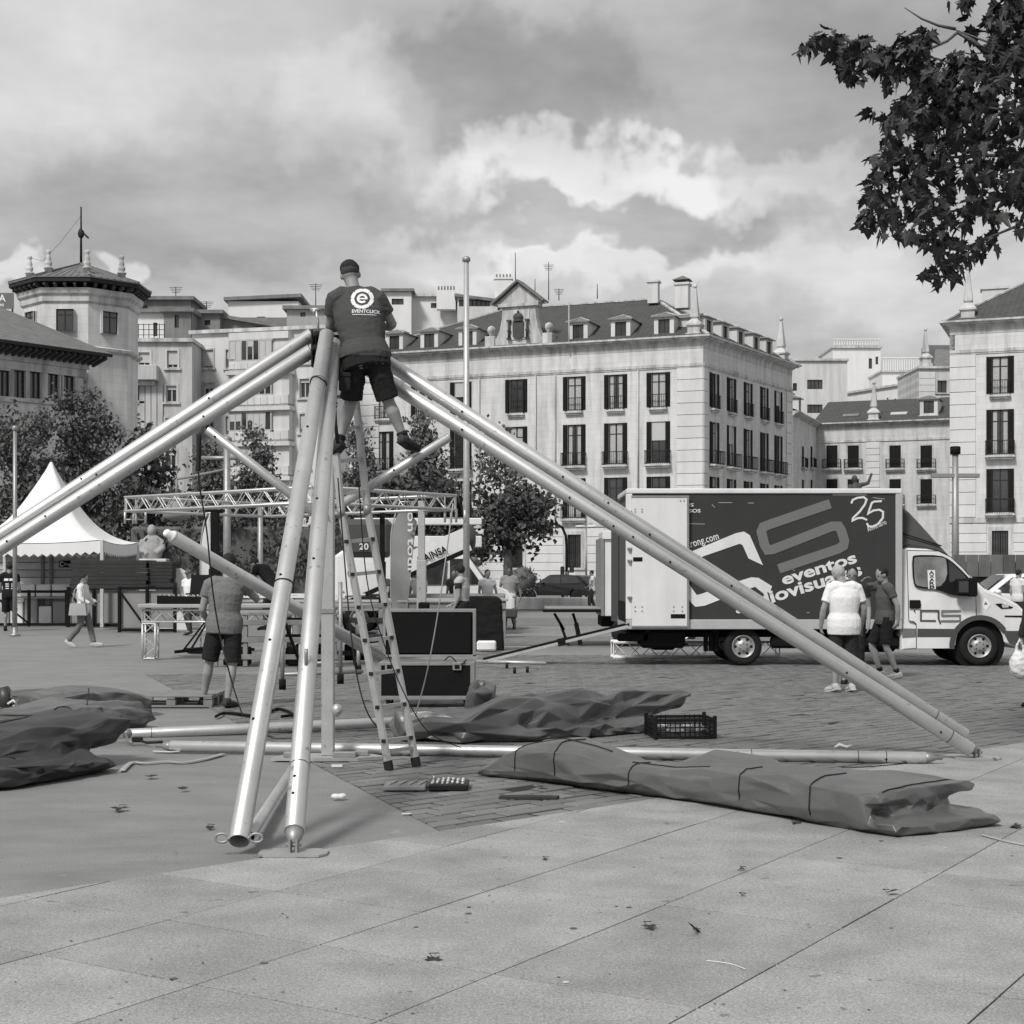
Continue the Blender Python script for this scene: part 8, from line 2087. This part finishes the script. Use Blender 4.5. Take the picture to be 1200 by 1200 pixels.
J = stand(1.88, knL=(-.11, .06, .52), anL=(-.12, .05, .1), elL=(-.27, .06, 1.16), wrL=(-.2, .28, 1.05), haL=(-.14, .36, 1.06), elR=(.27, .06, 1.16), wrR=(.22, .26, 1.05), haR=(.16, .33, 1.06))
mo, ms = person('man in black printed T-shirt and shorts standing at the left edge', pm_(11, 739, R(8)), J, shirt=.015, shorts=.015, shoes=.02, s=1.07, voxel=.013, leg_to=.98)
q = MB(); c = WM[mo.name] @ Vector((.0, -.4, 1.38)); s = 1/41.0
for (dx, dz, w, hh) in ((-4, 2, 5, 2.6), (3, 2, 7, 2.6), (-3, -3, 4, 1.2), (4, -3, 5, 1.2), (-3, -5.4, 4, 1.2), (4, -5.4, 5, 1.2), (-3, -8, 4, 1.2), (4, -8, 4, 1.2)):
    x0, x1, z0, z1 = c.x+(dx-w/2)*s, c.x+(dx+w/2)*s, c.z+(dz-hh/2)*s, c.z+(dz+hh/2)*s; n = 4
    for i in range(n): q.add([(x0+(x1-x0)*i/n, c.y, z0), (x0+(x1-x0)*(i+1)/n, c.y, z0), (x0+(x1-x0)*(i+1)/n, c.y, z1), (x0+(x1-x0)*i/n, c.y, z1)], [(0,1,2,3)])
print_on(q, ms, None, (0, 1, 0), .006); q.build('shirt_print', M_PRINT, ms, world=True)
# at the right edge
J = stand(1.70, elL=(-.24, -.02, 1.1), wrL=(-.27, .05, .85), haL=(-.27, .08, .76)); pr_, _ = person('person in dark clothes cut by the right edge holding a plastic bag', pm_(1221, 829, R(20)), J, shirt=.035, shorts=.015, shoes=.02, s=.97, voxel=.013, sleeve=1.95, legs='trousers')
bg = thing('plastic_bag', 'white plastic carrier bag held at the right edge', 'bag', WM[pr_.name] @ Vector((-.29, .05, .42))); q = MB(); q.ell((0, 0, .10), .12, .10, .17); q.ell((.02, 0, .02), .11, .09, .09); q.tube([(-.05, 0, .22), (-.03, 0, .34), (.0, 0, .40), (.04, 0, .34), (.06, 0, .22)], .016, 6); me = fuse(q, .013, 1); wrinkle(me, .016, 14, 3); me.materials.append(mat('carrier_bag', .72, .5, var=.1, scale=12)); link('bag', me, bg)
J = stand(1.7); person('person in pale top beside the white car at the right edge', pm_(1193, 741, R(-60)), J, shirt=.62, shorts=.04, shoes=.04, s=.97, voxel=.016, legs='trousers', bulk=1.1)
# middle distance
J = stand(1.78, knL=(-.11, .12, .52), anL=(-.14, .0, .15), toL=(-.16, .16, .05), knR=(.12, .04, .50), anR=(.12, .12, .09), toR=(.13, .3, .03), elL=(-.30, -.04, 1.14), wrL=(-.34, .06, .9), haL=(-.33, .1, .82), elR=(.30, -.04, 1.14), wrR=(.34, .06, .9), haR=(.33, .1, .82))
person('worker in grey overalls walking towards us between tree and pole', pm_(597, 737, R(172)), J, shirt=.24, shorts=.26, shoes=.12, s=1.0, skin=SKIN_D, voxel=.014, legs='trousers', bulk=1.12)
J = stand(1.78, elR=(.28, .05, 1.12), wrR=(.14, .26, 1.0), haR=(.06, .32, .98), look=(.7, 1, -.1)); person('worker in pale vest over dark shirt behind the flight case', pm_(541, 768, R(70)), J, shirt=.03, shorts=.30, shoes=.03, s=1.02, voxel=.014, legs='trousers', vest=.42, bulk=1.1)
J = stand(1.72, pelvis=(0, -.12, .90), waist=(0, -.05, 1.02), chest=(0, .10, 1.17), neck=(0, .26, 1.30), head=(0, .38, 1.36), look=(0, .8, -.8), shL=(-.18, .21, 1.26), shR=(.18, .21, 1.26), elL=(-.22, .30, .98), elR=(.22, .32, .98), wrL=(-.16, .46, .82), wrR=(.16, .48, .82), haL=(-.13, .52, .76), haR=(.13, .54, .76), hipL=(-.095, -.12, .88), hipR=(.095, -.12, .88))
Mb = pm_(316, 763, R(62)); person('crew member in black T-shirt bending over the stage riser', Mb @ TR(0, 0, .45), J, shirt=.013, shorts=.03, shoes=.02, s=1.0, voxel=.014, legs='trousers')
J = stand(1.72, elL=(-.26, .12, 1.28), wrL=(-.1, .26, 1.50), haL=(-.04, .26, 1.55), elR=(.26, .12, 1.28), wrR=(.1, .26, 1.50), haR=(.04, .26, 1.55)); pc, _ = person('person taking a photograph behind the front tent legs', pm_(338, 748, R(150)) @ TR(0, 0, .75), J, shirt=.05, shorts=.05, shoes=.03, s=.98, voxel=.016, legs='trousers', cap=.35)
cmr = thing('camera', 'small black camera held up behind the front tent legs', 'camera', WM[pc.name] @ Vector((0, .28, 1.56))); q = MB(); q.cbox(-.07, .07, -.03, .03, -.04, .04, .01); q.build('camera_body', M_CHAS, cmr); q = MB(); q.cyl((0, .03, 0), (0, -.1, 0), .03, n=12); q.build('lens', M_CHAS, cmr)
pf = thing('podium', 'low grey podium block behind the stage riser', 'podium', gd(330, 746)); q = MB(); q.cbox(-1.6, 1.2, -.4, 1.4, 0, .74, .02); q.build('block', M_PANEL, pf)
for (px, py, lb, sh, rz, kw) in ((490, 741, 'bystander in white shirt and cap behind the counter', .75, 170, dict(cap=.55)), (412, 742, 'bystander in white jacket reaching over the counter behind ladder', .70, 60, {}), (222, 744, 'seated-looking person in white top behind the laptop', .75, 150, dict(cap=.12)), (571, 740, 'dark-haired woman in white top left of the grey overalls worker', .7, 200, dict(hairlen=.15)), (694, 716, 'pedestrian in white top crossing left of the truck tails', .75, 90, {}), (666, 700, 'pedestrian in black beside the traffic signals', .02, 100, {}), (533, 740, 'dark-haired bystander beside the worker in the vest', .05, 165, dict(hairlen=.12)), (452, 744, 'bystander in dark jacket beyond the feather flag', .06, 120, {})):
    J = stand(1.70, knL=(-.10, .14, .50), anL=(-.10, .10, .10), toL=(-.10, .28, .05), anR=(.1, -.14, .10), toR=(.1, .02, .03), elL=(-.24, .05, 1.12), wrL=(-.2, .24, 1.0), haL=(-.16, .32, 1.0))
    person(lb, pm_(px, py, R(rz)), J, shirt=sh, shorts=.06, shoes=.1, s=.97, voxel=.018, legs='trousers', **kw)
bpy.data.scenes.remove(WORK)
